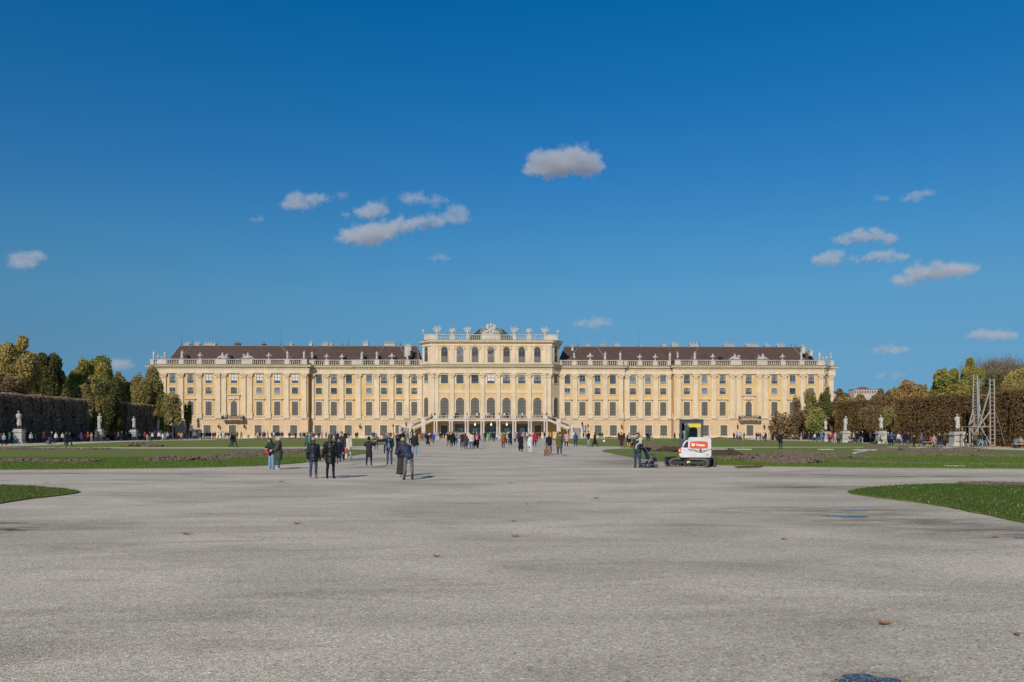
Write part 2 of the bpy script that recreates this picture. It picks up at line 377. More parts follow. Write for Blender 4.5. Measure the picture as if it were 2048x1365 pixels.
puddle([(1690,1033,.42,.16),(1708,1035.5,.3,.1),(1660,1032,.3,.06),(1715,1033,.22,.07)],'largest blue puddle on the gravel by the right lawn')
puddle([(1708,1021,.28,.09),(1722,1022,.12,.05)],'small puddle behind the largest one')
puddle([(30,1061,.22,.1),(5,1059,.3,.07),(14,1047,.35,.06)],'puddle at the left edge of the frame')
puddle([(2044,1077,.14,.12)],'puddle at the right edge below the lawn')
puddle([(1790,954,.8,.18)],'far puddle on the cross path at right')
puddle([(1738,1360,.19,.12),(1700,1364,.1,.06),(1780,1368,.14,.06)],'nearest puddle, speckled with grit, at the bottom of the frame')
# fallen leaves
LF=mat('dry_leaf',(.3,.13,.055),.8,.3,30); LF2=mat('dark_dry_leaf',(.12,.06,.035),.8,.3,30)
def leaf(px,py,s,rz,label,matl=LF):
    x,y=G(px,py); m=MB(); n=9; pts=[]
    for i in range(n*2):
        t=math.pi*i/n; r=s*(1 if i%2==0 else .62)*(1+.15*math.sin(3*t+px)); pts.append((r*math.cos(t),r*.62*math.sin(t)))
    V=[(a,b_,.012+s*.28*abs(a/s)**2*(1+.5*math.sin(px+a*60))+.25*abs(b_)*(1 if b_>0 else .4)) for a,b_ in pts]
    V+= [(a,b_,z+.0025) for a,b_,z in V]; k=len(pts)
    V.append((0,0,.008)); V.append((0,0,.0105))
    fs=[(2*k,(i+1)%k,i) for i in range(k)]+[(2*k+1,k+i,k+(i+1)%k) for i in range(k)]+[(i,(i+1)%k,k+(i+1)%k,k+i) for i in range(k)]
    m.add(V,fs); m.cyl((s*.9,0,s*.2),(s*1.5,.02,.006),.003,.002,5)
    o=m.build('fallen_leaf',matl); o.location=(x,y,0.001); o.rotation_euler=(0,0,rz); tag(o,label,'leaf','fallen leaves on the gravel')
leaf(1768,1250,.072,.2,'largest curled brown leaf on the gravel above the nearest puddle')
leaf(2034,1272,.048,.5,'brown leaf on the gravel at the right frame edge')
leaf(1030,1074.5,.075,.1,'reddish brown leaf in the middle of the gravel')
leaf(873,1115,.055,0,'dark leaf left of the middle of the gravel',LF2)
leaf(1026,1044,.05,.4,'small leaf behind the reddish one in the middle',LF2)
leaf(593,1049,.08,.1,'flat dark leaf below the walking couple',LF2)
leaf(373,1069.5,.1,.15,'wide tan leaf on the left gravel')
leaf(1192,998,.09,.1,'leaf on the gravel below the pushchair',LF2)
leaf(1567,1080,.05,0,'dark speck of a leaf below the large puddle',LF2)
leaf(1021,968,.08,0,'farthest leaf on the central gravel')
leaf(563,965,.11,.3,'dark leaf on the gravel just left of the walking couple',LF2)
leaf(1990,1076,.07,.2,'brown leaf beside the puddle at the right edge')
leaf(93,967,.1,.2,'reddish leaf above the nearest left lawn')
leaf(1053,1010,.05,.9,'tiny leaf near the centre line of the gravel')
# grass blades on the near lawns (uncountable)
def inpoly(P,poly):
    x,y=P[:,0],P[:,1]; ins=np.zeros(len(P),bool); j=len(poly)-1
    for i in range(len(poly)):
        xi,yi=poly[i]; xj,yj=poly[j]
        c=((yi>y)!=(yj>y))&(x<(xj-xi)*(y-yi)/(yj-yi+1e-9)+xi); ins^=c; j=i
    return ins
GB=leafmat('grass_blades',[(.035,.07,.010),(.14,.21,.04),(.085,.14,.022)],.3,1.2)
def blades(name,poly,n,box,h,label,y0=.03):
    P=np.zeros((n,3)); P[:,0]=rng.uniform(box[0],box[2],n); P[:,1]=rng.uniform(box[1],box[3],n)
    P=P[inpoly(P,poly)]; n=len(P); P[:,2]=y0
    th=rng.uniform(0,6.28,n); w=h*.22; d=np.stack([np.cos(th)*w,np.sin(th)*w,np.zeros(n)],1)
    ln=rng.normal(0,h*.4,(n,3)); ln[:,2]=h*rng.uniform(.5,1.3,n)
    V=np.stack([P-d,P+d,P+ln],1).reshape(-1,3); me=bpy.data.meshes.new(name)
    me.vertices.add(3*n); me.vertices.foreach_set('co',V.astype(np.float32).ravel()); me.loops.add(3*n); me.loops.foreach_set('vertex_index',np.arange(3*n,dtype=np.int32))
    me.polygons.add(n); me.polygons.foreach_set('loop_start',np.arange(0,3*n,3,dtype=np.int32)); me.update(calc_edges=True); me.materials.append(GB)
    stuff(name,me,label,'grass')
blades('grass',loft(NL,n=3),130000,(-30,6,-12,32),.05,'short green grass of the nearest left lawn')
blades('grass',loft(NR,n=3),190000,(10,6,28,32),.055,'short green grass of the nearest right lawn')
GB=leafmat('bright_grass_blades',[(.06,.11,.016),(.22,.31,.06),(.13,.2,.035)],.3,1.2)
blades('grass',loft(LA),110000,(-42,35,-10,56),.07,'green grass at the front edge of the left lawn')
blades('grass',loft(LAr),120000,(9,36,44,56),.07,'green grass at the front edge of the right lawn')
# daisies on the near right lawn
ds=MB(); rr=random.Random(4); pl=loft(NR,n=3)
cnt=0
while cnt<60:
    x,y=G(rr.uniform(1790,2048),rr.uniform(976,1040))
    if inpoly(np.array([[x,y,0]]),pl)[0] and rr.random()<.3+.7*(math.sin(x*1.3)*math.sin(y*.9)>0):
        ds.lathe((x,y,.07),[(.004,0),(.012,.005),(.01,.008)],6); ds.cyl((x,y,.03),(x,y,.07),.002,.002,4); cnt+=1
tag(ds.build('daisies',simple((.75,.75,.68),.7,'petal')),'tiny white daisies dotted over the nearest right lawn','flowers',kind='stuff')
# ================= PALACE =================
def plaster(name,col,lines=None,dirt=.12):
    m,nt,b=nm(name); co=coords(nt)
    f=noise(nt,.35,7,.65,co,.3); r=ramp(nt,f,.32,.68,tuple(x*(1-dirt) for x in col),tuple(min(1,x*(1+dirt*.6)) for x in col))
    f2=noise(nt,1,5,.7,coords(nt,'Object',(2.2,2.2,.25))); r2=mixc(nt,1.0,r,ramp(nt,f2,.35,.62,(.9,.88,.86),(1.03,1.03,1.03)),'MULTIPLY')
    st=ramp(nt,noise(nt,1,6,.75,coords(nt,'Object',(1.1,1.1,.12)),.2),.56,.7); r2=mixc(nt,mixc(nt,.55,(0,0,0),st),r2,mixc(nt,1.0,r2,(.74,.70,.64),'MULTIPLY')); c=r2
    if lines:
        br=N(nt,'ShaderNodeTexBrick'); br.inputs['Scale'].default_value=1; br.inputs['Mortar Size'].default_value=.035; br.inputs['Mortar Smooth'].default_value=.3
        br.inputs['Brick Width'].default_value=lines[0]; br.inputs['Row Height'].default_value=lines[1]
        br.inputs['Color1'].default_value=(1,1,1,1); br.inputs['Color2'].default_value=(.965,.965,.96,1); br.inputs['Mortar'].default_value=(.8,.76,.72,1)
        sp=N(nt,'ShaderNodeSeparateXYZ'); nt.links.new(co,sp.inputs[0]); cb=N(nt,'ShaderNodeCombineXYZ'); nt.links.new(sp.outputs[0],cb.inputs[0]); nt.links.new(sp.outputs[2],cb.inputs[1])
        nt.links.new(cb.outputs[0],br.inputs['Vector']); c=mixc(nt,1.0,r2,br.outputs['Color'],'MULTIPLY')
    nt.links.new(c,b.inputs['Base Color']); b.inputs['Roughness'].default_value=.85; b.inputs['Specular IOR Level'].default_value=.2
    bump(nt,b,noise(nt,6,4,.6,co),.15,.02); return m
YEL=plaster('yellow_plaster',(.67,.46,.205)); CRM=plaster('cream_plaster',(.69,.56,.39)); GRD=plaster('banded_plaster',(.66,.49,.31),(2.3,.48))
STN=plaster('pale_stone',(.60,.53,.45),dirt=.2); STG=plaster('weathered_stone',(.50,.465,.41),dirt=.35)
COP=mat('green_copper',(.14,.18,.14),.6,.3,2); SHUT=mat('grey_shutter',(.135,.128,.108),.7,.12,.8); SHG=mat('green_grey_shutter',(.115,.125,.105),.7,.15,.8)
FRM=mat('dark_window_frame',(.075,.072,.07),.6,.1,4); IRON=mat('black_iron',(.02,.02,.022),.5,.2,8); WHF=mat('white_window_frame',(.5,.5,.48),.5,.1,4)
CURT=mat('white_curtain',(.62,.62,.62),.5,.12,3,spec=.5)
GLS,_nt,_b=nm('window_glass'); _b.inputs['Base Color'].default_value=(.035,.05,.06,1); _b.inputs['Roughness'].default_value=.12; _b.inputs['Specular IOR Level'].default_value=.9
def _gl(name,c0,c1,sc_):
    m,nt,b=nm(name); b.inputs['Roughness'].default_value=.15; b.inputs['Specular IOR Level'].default_value=.9
    nt.links.new(ramp(nt,noise(nt,sc_,3,.5,coords(nt)),.4,.6,c0,c1),b.inputs['Base Color']); return m
PANES=[_gl('painted_sky_glass',(.05,.07,.085),(.16,.20,.23),.9),_gl('clear_dark_glass',(.015,.022,.028),(.05,.065,.075),.7),_gl('half_curtained_glass',(.03,.04,.05),(.34,.35,.34),.55),_gl('net_curtained_glass',(.10,.12,.13),(.26,.28,.28),1.1)]  # first pane has a blue-grey sky reflection painted into its base colour
_r=ramp(_nt,noise(_nt,.6,3,.5,coords(_nt)),.35,.65,(.02,.03,.035),(.11,.13,.14)); _nt.links.new(_r,_b.inputs['Base Color'])
def rooftile():
    m,nt,b=nm('roof_tiles'); co=coords(nt)
    r=ramp(nt,noise(nt,.5,7,.7,co),.3,.7,(.105,.066,.055),(.155,.10,.083))
    wv=N(nt,'ShaderNodeTexBrick'); wv.inputs['Scale'].default_value=1; wv.inputs['Brick Width'].default_value=.3; wv.inputs['Row Height'].default_value=.22; wv.inputs['Mortar Size'].default_value=.02
    wv.inputs['Color1'].default_value=(1,1,1,1); wv.inputs['Color2'].default_value=(.78,.76,.75,1); wv.inputs['Mortar'].default_value=(.6,.6,.6,1)
    sp=N(nt,'ShaderNodeSeparateXYZ'); nt.links.new(co,sp.inputs[0]); cb=N(nt,'ShaderNodeCombineXYZ'); nt.links.new(sp.outputs[0],cb.inputs[0]); nt.links.new(sp.outputs[2],cb.inputs[1]); nt.links.new(cb.outputs[0],wv.inputs['Vector'])
    nt.links.new(mixc(nt,1.0,r,wv.outputs['Color'],'MULTIPLY'),b.inputs['Base Color']); b.inputs['Roughness'].default_value=.8; b.inputs['Specular IOR Level'].default_value=.2; return m
TILE=rooftile()
AX=-.53; YW=214.0; YI=213.4; YP=212.0; YC=210.5
PO=(AX,YW,0)
pal=empty('palace',PO); tag(pal,'long yellow and cream baroque palace with brown tiled roofs and a raised centre','palace')
def P(mb,name,m_,parent=pal,smooth=False): return mb.build(name,m_,parent,PO,smooth)
Z=dict(g=0,dt=ZL(851),sc=ZL(840),sc2=ZL(838.4),mb=ZL(832),mt=ZL(804.8),hd=ZL(797.6),zb=ZL(789.2),zt=ZL(776.7),tb=ZL(768.2),tt=ZL(750.7),ar=ZL(749.2),c0=ZL(740.6),c1=ZL(736.2),c2=ZL(731.6),bb=ZL(731.6),bt=ZL(720.8),st=ZL(705))
ZR=HC+(PY0-693.5)*226/F
# outline of the front, left to right (x,y)
aL=[(XY(301,YP+1.7),YP+1.7),(XY(313,YP+1.7),YP+1.7),(XY(322,YP),YP),(XY(616,YP),YP)]
wL1=[(XY(616,YP),YW),(XY(712,YI),YW)]; wL2=[(XY(712,YI),YI),(XY(845,YI),YI)]
cc=[(XY(845,YI),YI),(XY(861,YC),YC),(XY(1103,YC),YC),(XY(1119,YI),YI)]
wR2=[(XY(1119,YI),YI),(XY(1247,YI),YI)]; wR1=[(XY(1247,YI),YW),(XY(1348,YP),YW)]
aR=[(XY(1348,YP),YP),(XY(1646.5,YP),YP),(XY(1656,YP+1.7),YP+1.7),(XY(1667,YP+1.7),YP+1.7)]
YB=236
def back(l): return list(l)+[(l[-1][0],YB),(l[0][0],YB)]
def off(l,d,ends=(0,0)):     # push an open front polyline forward by d with mitred chamfers; ends extend sideways
    out=[]
    for i,(x,y) in enumerate(l):
        ns=[]
        for a,b in ((i-1,i),(i,i+1)):
            if 0<=a and b<len(l):
                dx,dy=l[b][0]-l[a][0],l[b][1]-l[a][1]; L=math.hypot(dx,dy)
                if L>1e-6: ns.append((dy/L,-dx/L))
        if len(ns)==2:
            mx,my=ns[0][0]+ns[1][0],ns[0][1]+ns[1][1]; k=2/(mx*mx+my*my); out.append((x+mx*k*d,y+my*k*d))
        else: out.append((x+ns[0][0]*d,y+ns[0][1]*d))
    out[0]=(out[0][0]-ends[0],out[0][1]); out[-1]=(out[-1][0]+ends[1],out[-1][1]); return out
secs=[('aL',aL,(1,1)),('wL1',wL1,(0,0)),('wL2',wL2,(1,0)),('cc',cc,(0,0)),('wR2',wR2,(0,1)),('wR1',wR1,(0,0)),('aR',aR,(1,1))]
def bandpoly(l,d,ends,e,depth=1.0):
    f=off(l,d,(e*ends[0],e*ends[1])); return f+[(f[-1][0],max(p[1] for p in l)+depth),(f[0][0],max(p[1] for p in l)+depth)]
for nme,l,ends in secs:
    base=back(l)
    m=MB(); m.ext(base,0,Z['sc']); o=P(m,'wall',GRD)
    m=MB(); m.ext(base,Z['sc'],Z['c1']); o=P(m,'wall',CRM if nme=='cc' else YEL)
    m=MB(); m.ext(bandpoly(l,.16,ends,.16),Z['sc']-.02,Z['sc2']+.08); m.ext(bandpoly(l,.06,ends,.06),Z['sc2']+.08,Z['sc2']+.55); m.ext(bandpoly(l,.07,ends,.07),0,.6)
    P(m,'string_course',CRM)
    m=MB(); m.ext(bandpoly(l,.40,ends,.4),Z['ar'],Z['ar']+.42); m.ext(bandpoly(l,.34,ends,.34),Z['ar']+.42,Z['c0']+.05)
    m.ext(bandpoly(l,.50,ends,.5),Z['c0']+.05,Z['c0']+.22); m.ext(bandpoly(l,.86,ends,.86),Z['c1']+.02,Z['c1']+.32); m.ext(bandpoly(l,1.02,ends,1.0),Z['c1']+.32,Z['c2']-.14)
    c=P(m,'cornice',CRM)
    # brackets under the cornice, set out along each front edge
    m=MB(); ol=off(l,.36,(0,0))
    for i in range(len(ol)-1):
        a=Vector((*ol[i],0)); b=Vector((*ol[i+1],0)); L=(b-a).length
        if L<.5: continue
        d=(b-a)/L; nn=Vector((d.y,-d.x,0)); k=max(1,round(L/.64)); st_=L/k
        for j in range(k):
            q=a+d*(st_*(j+.5)); w2=d*.17
            z0,z1=Z['c0']+.2,Z['c1']+.03
            m.hexa([q-w2+Vector((0,0,z0+.18)),q+w2+Vector((0,0,z0+.18)),q+w2+nn*.02+Vector((0,0,z0)),q-w2+nn*.02+Vector((0,0,z0)),
                    q-w2+Vector((0,0,z1)),q+w2+Vector((0,0,z1)),q+w2+nn*.46+Vector((0,0,z1)),q-w2+nn*.46+Vector((0,0,z1))][0:4]+
                   [q-w2+Vector((0,0,z1)),q+w2+Vector((0,0,z1)),q+w2+nn*.46+Vector((0,0,z1)),q-w2+nn*.46+Vector((0,0,z1))])
    b_=P(m,'bracket_row',CRM,c)
    m=MB(); m.ext(bandpoly(l,1.1,ends,1.08),Z['c2']-.14,Z['c2']+.02); P(m,'flashing',COP,c)
# ---- pilasters
def pil(px,Y,wpx=9.4,z0=None,z1=None,cx=None,rz=0,proj=.34):
    z0=Z['sc2']+.08 if z0 is None else z0; z1=Z['ar']-.02 if z1 is None else z1
    w=wpx*Y/F/2; x=XY(px,Y) if cx is None else cx
    zc=z1-1.25; zb=z0+1.5
    m=MB(); m.box(x-w,Y-proj,zb,x+w,Y+.05,zc)
    m.box(x-w-.14,Y-proj-.12,z0,x+w+.14,Y+.05,zb-.3); m.box(x-w-.2,Y-proj-.18,zb-.3,x+w+.2,Y+.05,zb-.14); m.box(x-w-.07,Y-proj-.07,zb-.14,x+w+.07,Y+.05,zb)
    o=P(m,'pilaster',CRM)
    k=MB(); n=5
    k.box(x-w-.04,Y-proj-.04,zc,x+w+.04,Y+.05,zc+.1)
    for j in range(4):
        a=(j/3)**1.6*.24; k.box(x-w-a*.55,Y-proj-a*.6,zc+.1+j*.25,x+w+a*.55,Y+.05,zc+.36+j*.25)
    for sx in (-1,1):
        k.cyl((x+sx*(w+.12),Y-proj-.3,zc+.93),(x+sx*(w+.12),Y-proj+.02,zc+.93),.19,.19,10)
        k.ell((x+sx*w*.55,Y-proj-.09,zc+.35),(.17,.12,.28),8,6); k.ell((x+sx*w*.5,Y-proj-.13,zc+.72),(.16,.1,.2),8,6)
    k.ell((x,Y-proj-.1,zc+.4),(.17,.12,.3),8,6); k.ell((x,Y-proj-.2,zc+1.05),(.15,.12,.15),8,6)
    k.box(x-w-.26,Y-proj-.28,z1-.14,x+w+.26,Y+.05,z1)
    P(k,'capital',CRM,o)
for p in (327.8,362.6,399,436.4,448.2,487.4,500.2,536.6,573.2,608.5): pil(p,YP)
for p in (1356.7,1391,1427.4,1464.3,1477,1518.8,1530.4,1568,1604.9,1641.2): pil(p,YP)
pil(307,YP+1.7); pil(1661.5,YP+1.7)
for p in (623.6,652.7,683): pil(p,YW)
for p in (717,753.8,782.8,813.2,839.4): pil(p,YI,9.4)
for p in (1124.5,1150,1180.4,1210.4,1241.5): pil(p,YI)
for p in (1254,1280.6,1311,1339.5): pil(p,YW)
for p in (865.3,873.6,904.4,934.9,965.3,997,1027.6,1058.5,1089.6,1098.2): pil(p,YC,7.6)
# ---- windows (front faces -y, origin at the bottom centre on the wall plane)
def arch(w,z0,h,n=10,grow=0):
    w=w/2+grow; pts=[(-w,z0),(w,z0)]; zc=z0+h-(w-grow)
    for i in range(n+1):
        t=math.pi*i/n; pts.append((w*math.cos(t),zc+w*math.sin(t)))
    return pts
def ring(m,outer,inner,y0,y1):
    n=len(outer); vs=[(x,y0,z) for x,z in outer]+[(x,y0,z) for x,z in inner]+[(x,y1,z) for x,z in outer]+[(x,y1,z) for x,z in inner]
    fs=[]
    for i in range(n):
        j=(i+1)%n; fs+= [(i,j,n+j,n+i),(2*n+i,3*n+i,3*n+j,2*n+j),(i,2*n+i,2*n+j,j),(n+i,n+j,3*n+j,3*n+i)]
    m.add(vs,fs)
protos={}; rw=random.Random(12); FRL=mat('grey_blue_window_frame',(.24,.25,.26),.6,.1,4)
def winmesh(kind,w,h):
    key=(kind,round(w,2),round(h,2))
    if key in protos: return protos[key]
    sur=MB(); fr=MB(); pn=MB(); arc=kind in('arch','attic','archlow')
    t=.24
    if arc: ring(sur,arch(w,-.0,h,12,t if kind!='attic' else .12),arch(w,.0,h,12),-.12,.03)
    else:
        sur.box(-w/2-t,-.12,-t*.8,-w/2,.03,h+t); sur.box(w/2,-.12,-t*.8,w/2+t,.03,h+t); sur.box(-w/2,-.12,h,w/2,.03,h+t); sur.box(-w/2,-.12,-t*.8,w/2,.03,0)
    y0,y1=-.09,.02
    if arc:
        ring(fr,arch(w,0,h,12),arch(w,.09,h-.09,12,-.09),y0,y1)
        pn.plate(arch(w,.02,h-.02,12,-.02)[::-1],-.035,.015); fr.box(-.05,y0,.09,.05,y1,h-.1)
        zc=h-w/2
        fr.box(-w/2+.05,y0+.004,zc-.06,w/2-.05,y1,zc+.06)
    else:
        fr.box(-w/2,y0,0,-w/2+.09,y1,h); fr.box(w/2-.09,y0,0,w/2,y1,h); fr.box(-w/2+.09,y0,h-.09,w/2-.09,y1,h); fr.box(-w/2+.09,y0,0,w/2-.09,y1,.09)
        pn.box(-w/2+.05,-.035,.05,w/2-.05,.015,h-.05); fr.box(-.05,y0,.09,.05,y1,h-.09)
    if kind=='top':
        fr.box(-w/2+.09,y0-.02,.09,w/2-.09,y1,h*.3)
        fr.box(-w/2+.09,y0+.004,h*.66-.04,w/2-.09,y1,h*.66+.04)
    if kind=='mezz': fr.box(-w/2+.09,y0-.02,.09,w/2-.09,y1,h*.4); 
    if kind=='attic':
        fr.box(-w/2+.09,y0-.02,.09,w/2-.09,y1,h*.38)
        for z_ in (.48,.58,.68): fr.box(-w/2+.09,y0+.03,h*z_-.03,w/2-.09,y1,h*z_+.03)
    if kind in('main','door'):
        for z_ in ((.5,.75,.25) if kind=='main' else (.28,.56,.84)): fr.box(-w/2+.09,y0+.004,h*z_-.04,w/2-.09,y1,h*z_+.04)
        for x_ in (-.25,.25): fr.box(w*x_-.02,y0+.03,.09,w*x_+.02,y1,h-.09)
    if kind=='arch':
        for z_ in (.32,.52,.66): fr.box(-w/2+.09,y0+.03,h*z_-.035,w/2-.09,y1,h*z_+.035)
        for x_ in (-.25,.25): fr.box(w*x_-.025,y0+.03,.09,w*x_+.025,y1,h-w*.45)
    r=[]
    for b_,n_ in ((sur,'surround'),(fr,'frame'),(pn,'pane')): me=b_.mesh(n_); r.append(me)
    protos[key]=r; return r
NAMEK={'top':'window','mezz':'mezzanine_window','main':'shuttered_window','door':'ground_door','arch':'arched_window','attic':'attic_window','archlow':'arched_window'}
def win(kind,px,Y,wpx,z0,z1,pane=GLS,frame=FRM,label=None,rz=0,x=None,surround=True,matsur=CRM):
    w=wpx*Y/F; h=z1-z0; x=XY(px,Y) if x is None else x
    if pane is GLS and kind in('top','mezz','attic'): pane=rw.choice(PANES+[GLS]); frame=rw.choice([FRM,FRM,FRL]) if kind!='attic' else frame
    sur,fr,pn=winmesh(kind,w,h)
    def dupmat(me,m_):
        k=(me.name,m_.name)
        if k not in protos:
            c=me.copy(); c.materials.clear(); c.materials.append(m_); protos[k]=c
        return protos[k]
    root=link(NAMEK[kind],dupmat(fr,frame),pal); root.location=(x-AX,Y-YW,z0); root.rotation_euler=(0,0,rz)
    if label: root['label']=label
    link('pane',dupmat(pn,pane),root)
    if surround: link('surround',dupmat(sur,matsur),root)
    return root
def bay(px,Y,wide=12.2,white=False,main=True,door=None,mz=True,hood=True):
    win('top',px,Y,wide,Z['tb'],Z['tt']-.02,CURT if white else GLS,label='window with white blinds' if white else None)
    win('mezz',px,Y,wide,Z['zb'],Z['zt'],GLS if mz else SHUT)
    if main:
        win('main',px,Y,wide,Z['mb'],Z['mt'],SHUT)
        x=XY(px,Y); w=wide*Y/F/2
        m=MB(); m.box(x-w-.24,Y-.16,Z['mt']+.24,x+w+.24,Y,Z['hd']-.35); m.box(x-w-.65,Y-.5,Z['hd']-.3,x+w+.65,Y,Z['hd']-.12); m.box(x-w-.5,Y-.38,Z['hd']-.42,x+w+.5,Y,Z['hd']-.3)
        m.box(x-w-.5,Y-.14,Z['sc2']+.3,x+w+.5,Y,Z['mb']-.3); m.box(x-w-.6,Y-.32,Z['mb']-.3,x+w+.6,Y,Z['mb']-.17)
        P(m,'window_hood',CRM)
    if door: win('door',door,Y,wide+1.6,.05,Z['dt'],SHG)
for px,wh,dr in ((345.4,0,344),(381.2,0,379),(417.6,1,414.5),(519.1,1,516.4),(554.7,1,552.5),(590.2,1,587.6)): bay(px,YP,white=wh,door=dr)
for px,wh,dr in ((637.8,0,636),(668,0,666.4),(698,0,696.7)): bay(px,YW,white=wh,door=dr)
for px,dr in ((738.3,736.6),(768.2,767.3),(798.6,798),(828.9,None)): bay(px,YI,door=dr)
for px,dr in ((1134.6,None),(1164.7,1166),(1195,1196.2),(1225.4,1226.6)): bay(px,YI,door=dr)
for px,dr,mz in ((1265.7,1266.7,0),(1295.7,1297,0),(1326.2,1327.2,0)): bay(px,YW,door=dr,mz=mz)
for px,dr in ((1373.4,1374),(1409,1410.5),(1445,1447.6),(1548.6,1551.5),(1584.9,1587),(1622.1,1624)): bay(px,YP,door=dr)
for px,dr,wh in ((468.1,465.2,1),(1497,1499.6,0)):   # balcony bays
    win('top',px,YP,12.2,Z['tb'],Z['tt']-.02,CURT if wh else GLS); win('mezz',px,YP,12.2,Z['zb'],Z['zt'])
    win('arch',px,YP,12.4,ZL(833),ZL(803.5),SHUT)
    win('door',dr,YP,14,.05,Z['dt'],SHG)
    x=XY(px,YP); s=YP/F
    m=MB(); m.box(x-10.2*s,YP-.2,ZL(802),x-9.6*s,YP,ZL(795)); 
    m=MB(); m.box(x-13.5*s,YP-.55,ZL(792.6),x+13.5*s,YP,ZL(791.2)); m.box(x-11*s,YP-.3,ZL(800),x+11*s,YP-.001,ZL(792.6)); m.box(x-10.5*s,YP-.13,ZL(833),x-7.9*s,YP-.001,ZL(800)); m.box(x+7.9*s,YP-.13,ZL(833),x+10.5*s,YP-.001,ZL(800))
    m.ell((x,YP-.35,ZL(798)),(.45,.16,.5),8,6)
    P(m,'window_hood',CRM)
    b_=MB(); b_.box(x-21.3*s,YP-1.7,ZL(841.2),x+21.3*s,YP,ZL(839.3))
    for sx in (-16,-5,6,17): b_.box(x+sx*s-.14,YP-1.3,ZL(844),x+sx*s+.14,YP,ZL(841.2))
    bo=P(b_,'balcony',STG)
    r_=MB(); zt,zb=ZL(832.6),ZL(839.3)
    L=[(x-21*s,YP),(x-21*s,YP-1.6),(x+21*s,YP-1.6),(x+21*s,YP)]
    for i in range(3):
        a,c_=L[i],L[i+1]; r_.bar((*a,zt),(*c_,zt),.09); r_.bar((*a,zb+.06),(*c_,zb+.06),.07)
        n=max(2,int(math.dist(a,c_)/.24))
        for j in range(n+1):
            t=j/n; q=(a[0]+(c_[0]-a[0])*t,a[1]+(c_[1]-a[1])*t); r_.cyl((*q,zb),(*q,zt),.028,.028,5)
            if j%2==0 and j<n:
                e=((a[0]+(c_[0]-a[0])*(t+1/n)),(a[1]+(c_[1]-a[1])*(t+1/n))); r_.cyl((*q,zb+.1),(*e,zt-.1),.03,.03,5); r_.cyl((*q,zt-.1),(*e,zb+.1),.03,.03,5); r_.ell((e[0],e[1],(zt+zb)/2),(.13,.03,.2),8,5)
    P(r_,'iron_railing',IRON,bo)
# central block windows
SC=YC/F
for px in (889,920,950,981.7,1013,1043.4,1074.7):
    win('top',px,YC,14.3,ZL(767.5,YC),ZL(750,YC),CURT if px==981.7 else GLS)
    win('arch',px,YC,16.6,ZL(836.9,YC),ZL(795.7,YC),SHUT)
    x=XY(px,YC)
    m=MB(); m.box(x-11.2*SC,YC-.06,ZL(778,YC),x+11.2*SC,YC,ZL(769.3,YC)); o=P(m,'wall_panel',YEL)
    m=MB(); m.box(x-11.4*SC,YC-.2,ZL(778.9,YC),x+11.4*SC,YC,ZL(778,YC)); m.box(x-11.4*SC,YC-.12,ZL(786.5,YC),x+11.4*SC,YC,ZL(778.9,YC)); P(m,'panel_ledge',CRM)
    w2=11.2*SC; ri=8.3*SC+.25; zc=ZL(795.7,YC)-8.3*SC   # yellow spandrel around the arch head
    pts=[(x-w2,zc-1.4),(x-ri,zc-1.4)]+[(x-ri*math.cos(math.pi*i/12),zc+ri*math.sin(math.pi*i/12)) for i in range(13)]+[(x+ri,zc-1.4),(x+w2,zc-1.4),(x+w2,ZL(787,YC)),(x-w2,ZL(787,YC))]
    m=MB()
    for i in range(1,len(pts)-4):      # strips up to the top edge
        a,b_=pts[i],pts[i+1]; tz=ZL(787,YC)
        if abs(a[0]-b_[0])>1e-4: m.plate([a,b_,(b_[0],tz),(a[0],tz)],YC-.05,YC)
    m.plate([(x-w2,zc-1.4),(x-ri,zc-1.4),(x-ri,ZL(787,YC)),(x-w2,ZL(787,YC))],YC-.05,YC); m.plate([(x+ri,zc-1.4),(x+w2,zc-1.4),(x+w2,ZL(787,YC)),(x+ri,ZL(787,YC))],YC-.05,YC)
    P(m,'wall_panel',YEL)
# windows in the two canted corners of the centre block and of the outer ends
def canted(a,b,kind,w,z0,z1,pane,t=.5):
    x=a[0]+(b[0]-a[0])*t; y=a[1]+(b[1]-a[1])*t; rz=math.atan2(b[1]-a[1],b[0]-a[0])
    win(kind,0,YC,w*F/YC,z0,z1,pane,rz=rz,x=x).location.y=y-YW
for a,b in ((cc[0],cc[1]),(cc[2],cc[3])):
    canted(a,b,'top',1.75,ZL(767.5),ZL(750.6),GLS); canted(a,b,'arch',1.9,ZL(837),ZL(796),SHUT); canted(a,b,'attic',1.5,ZL(724.5),ZL(694.5),GLS)
for a,b in ((aL[1],aL[2]),(aR[1],aR[2])):
    canted(a,b,'top',1.1,ZL(768.2),ZL(750.8),GLS); canted(a,b,'mezz',1.1,ZL(789.2),ZL(776.7),GLS); canted(a,b,'main',1.1,ZL(832),ZL(804.8),SHUT)
# ---- attic storey
zA0,zA1,zA2,zA3=Z['c2']+.02,ZL(685.6,YC),ZL(680.8,YC),ZL(669.6,YC)
at=[(cc[0][0],YC+10),cc[0],cc[1],cc[2],cc[3],(cc[3][0],YC+10)]
m=MB(); m.ext(at+[(cc[3][0],YB-6),(cc[0][0],YB-6)],zA0-.05,zA1); att=P(m,'wall',CRM)
m=MB()
def apoly(d): f=off(cc,d,(d*.0,0)); return [(cc[0][0]-d,YB-6+d)]+[(cc[0][0]-d,cc[0][1])]+f+[(cc[3][0]+d,cc[3][1]),(cc[3][0]+d,YB-6+d)]
m.ext(apoly(.22),zA1-.9,zA1-.55); m.ext(apoly(.16),zA1-.55,zA1-.1); m.ext(apoly(.55),zA1-.1,zA1+.15); m.ext(apoly(.85),zA1+.15,zA2-.12); m.ext(apoly(.2),zA0,zA0+.5); cA=P(m,'cornice',CRM)
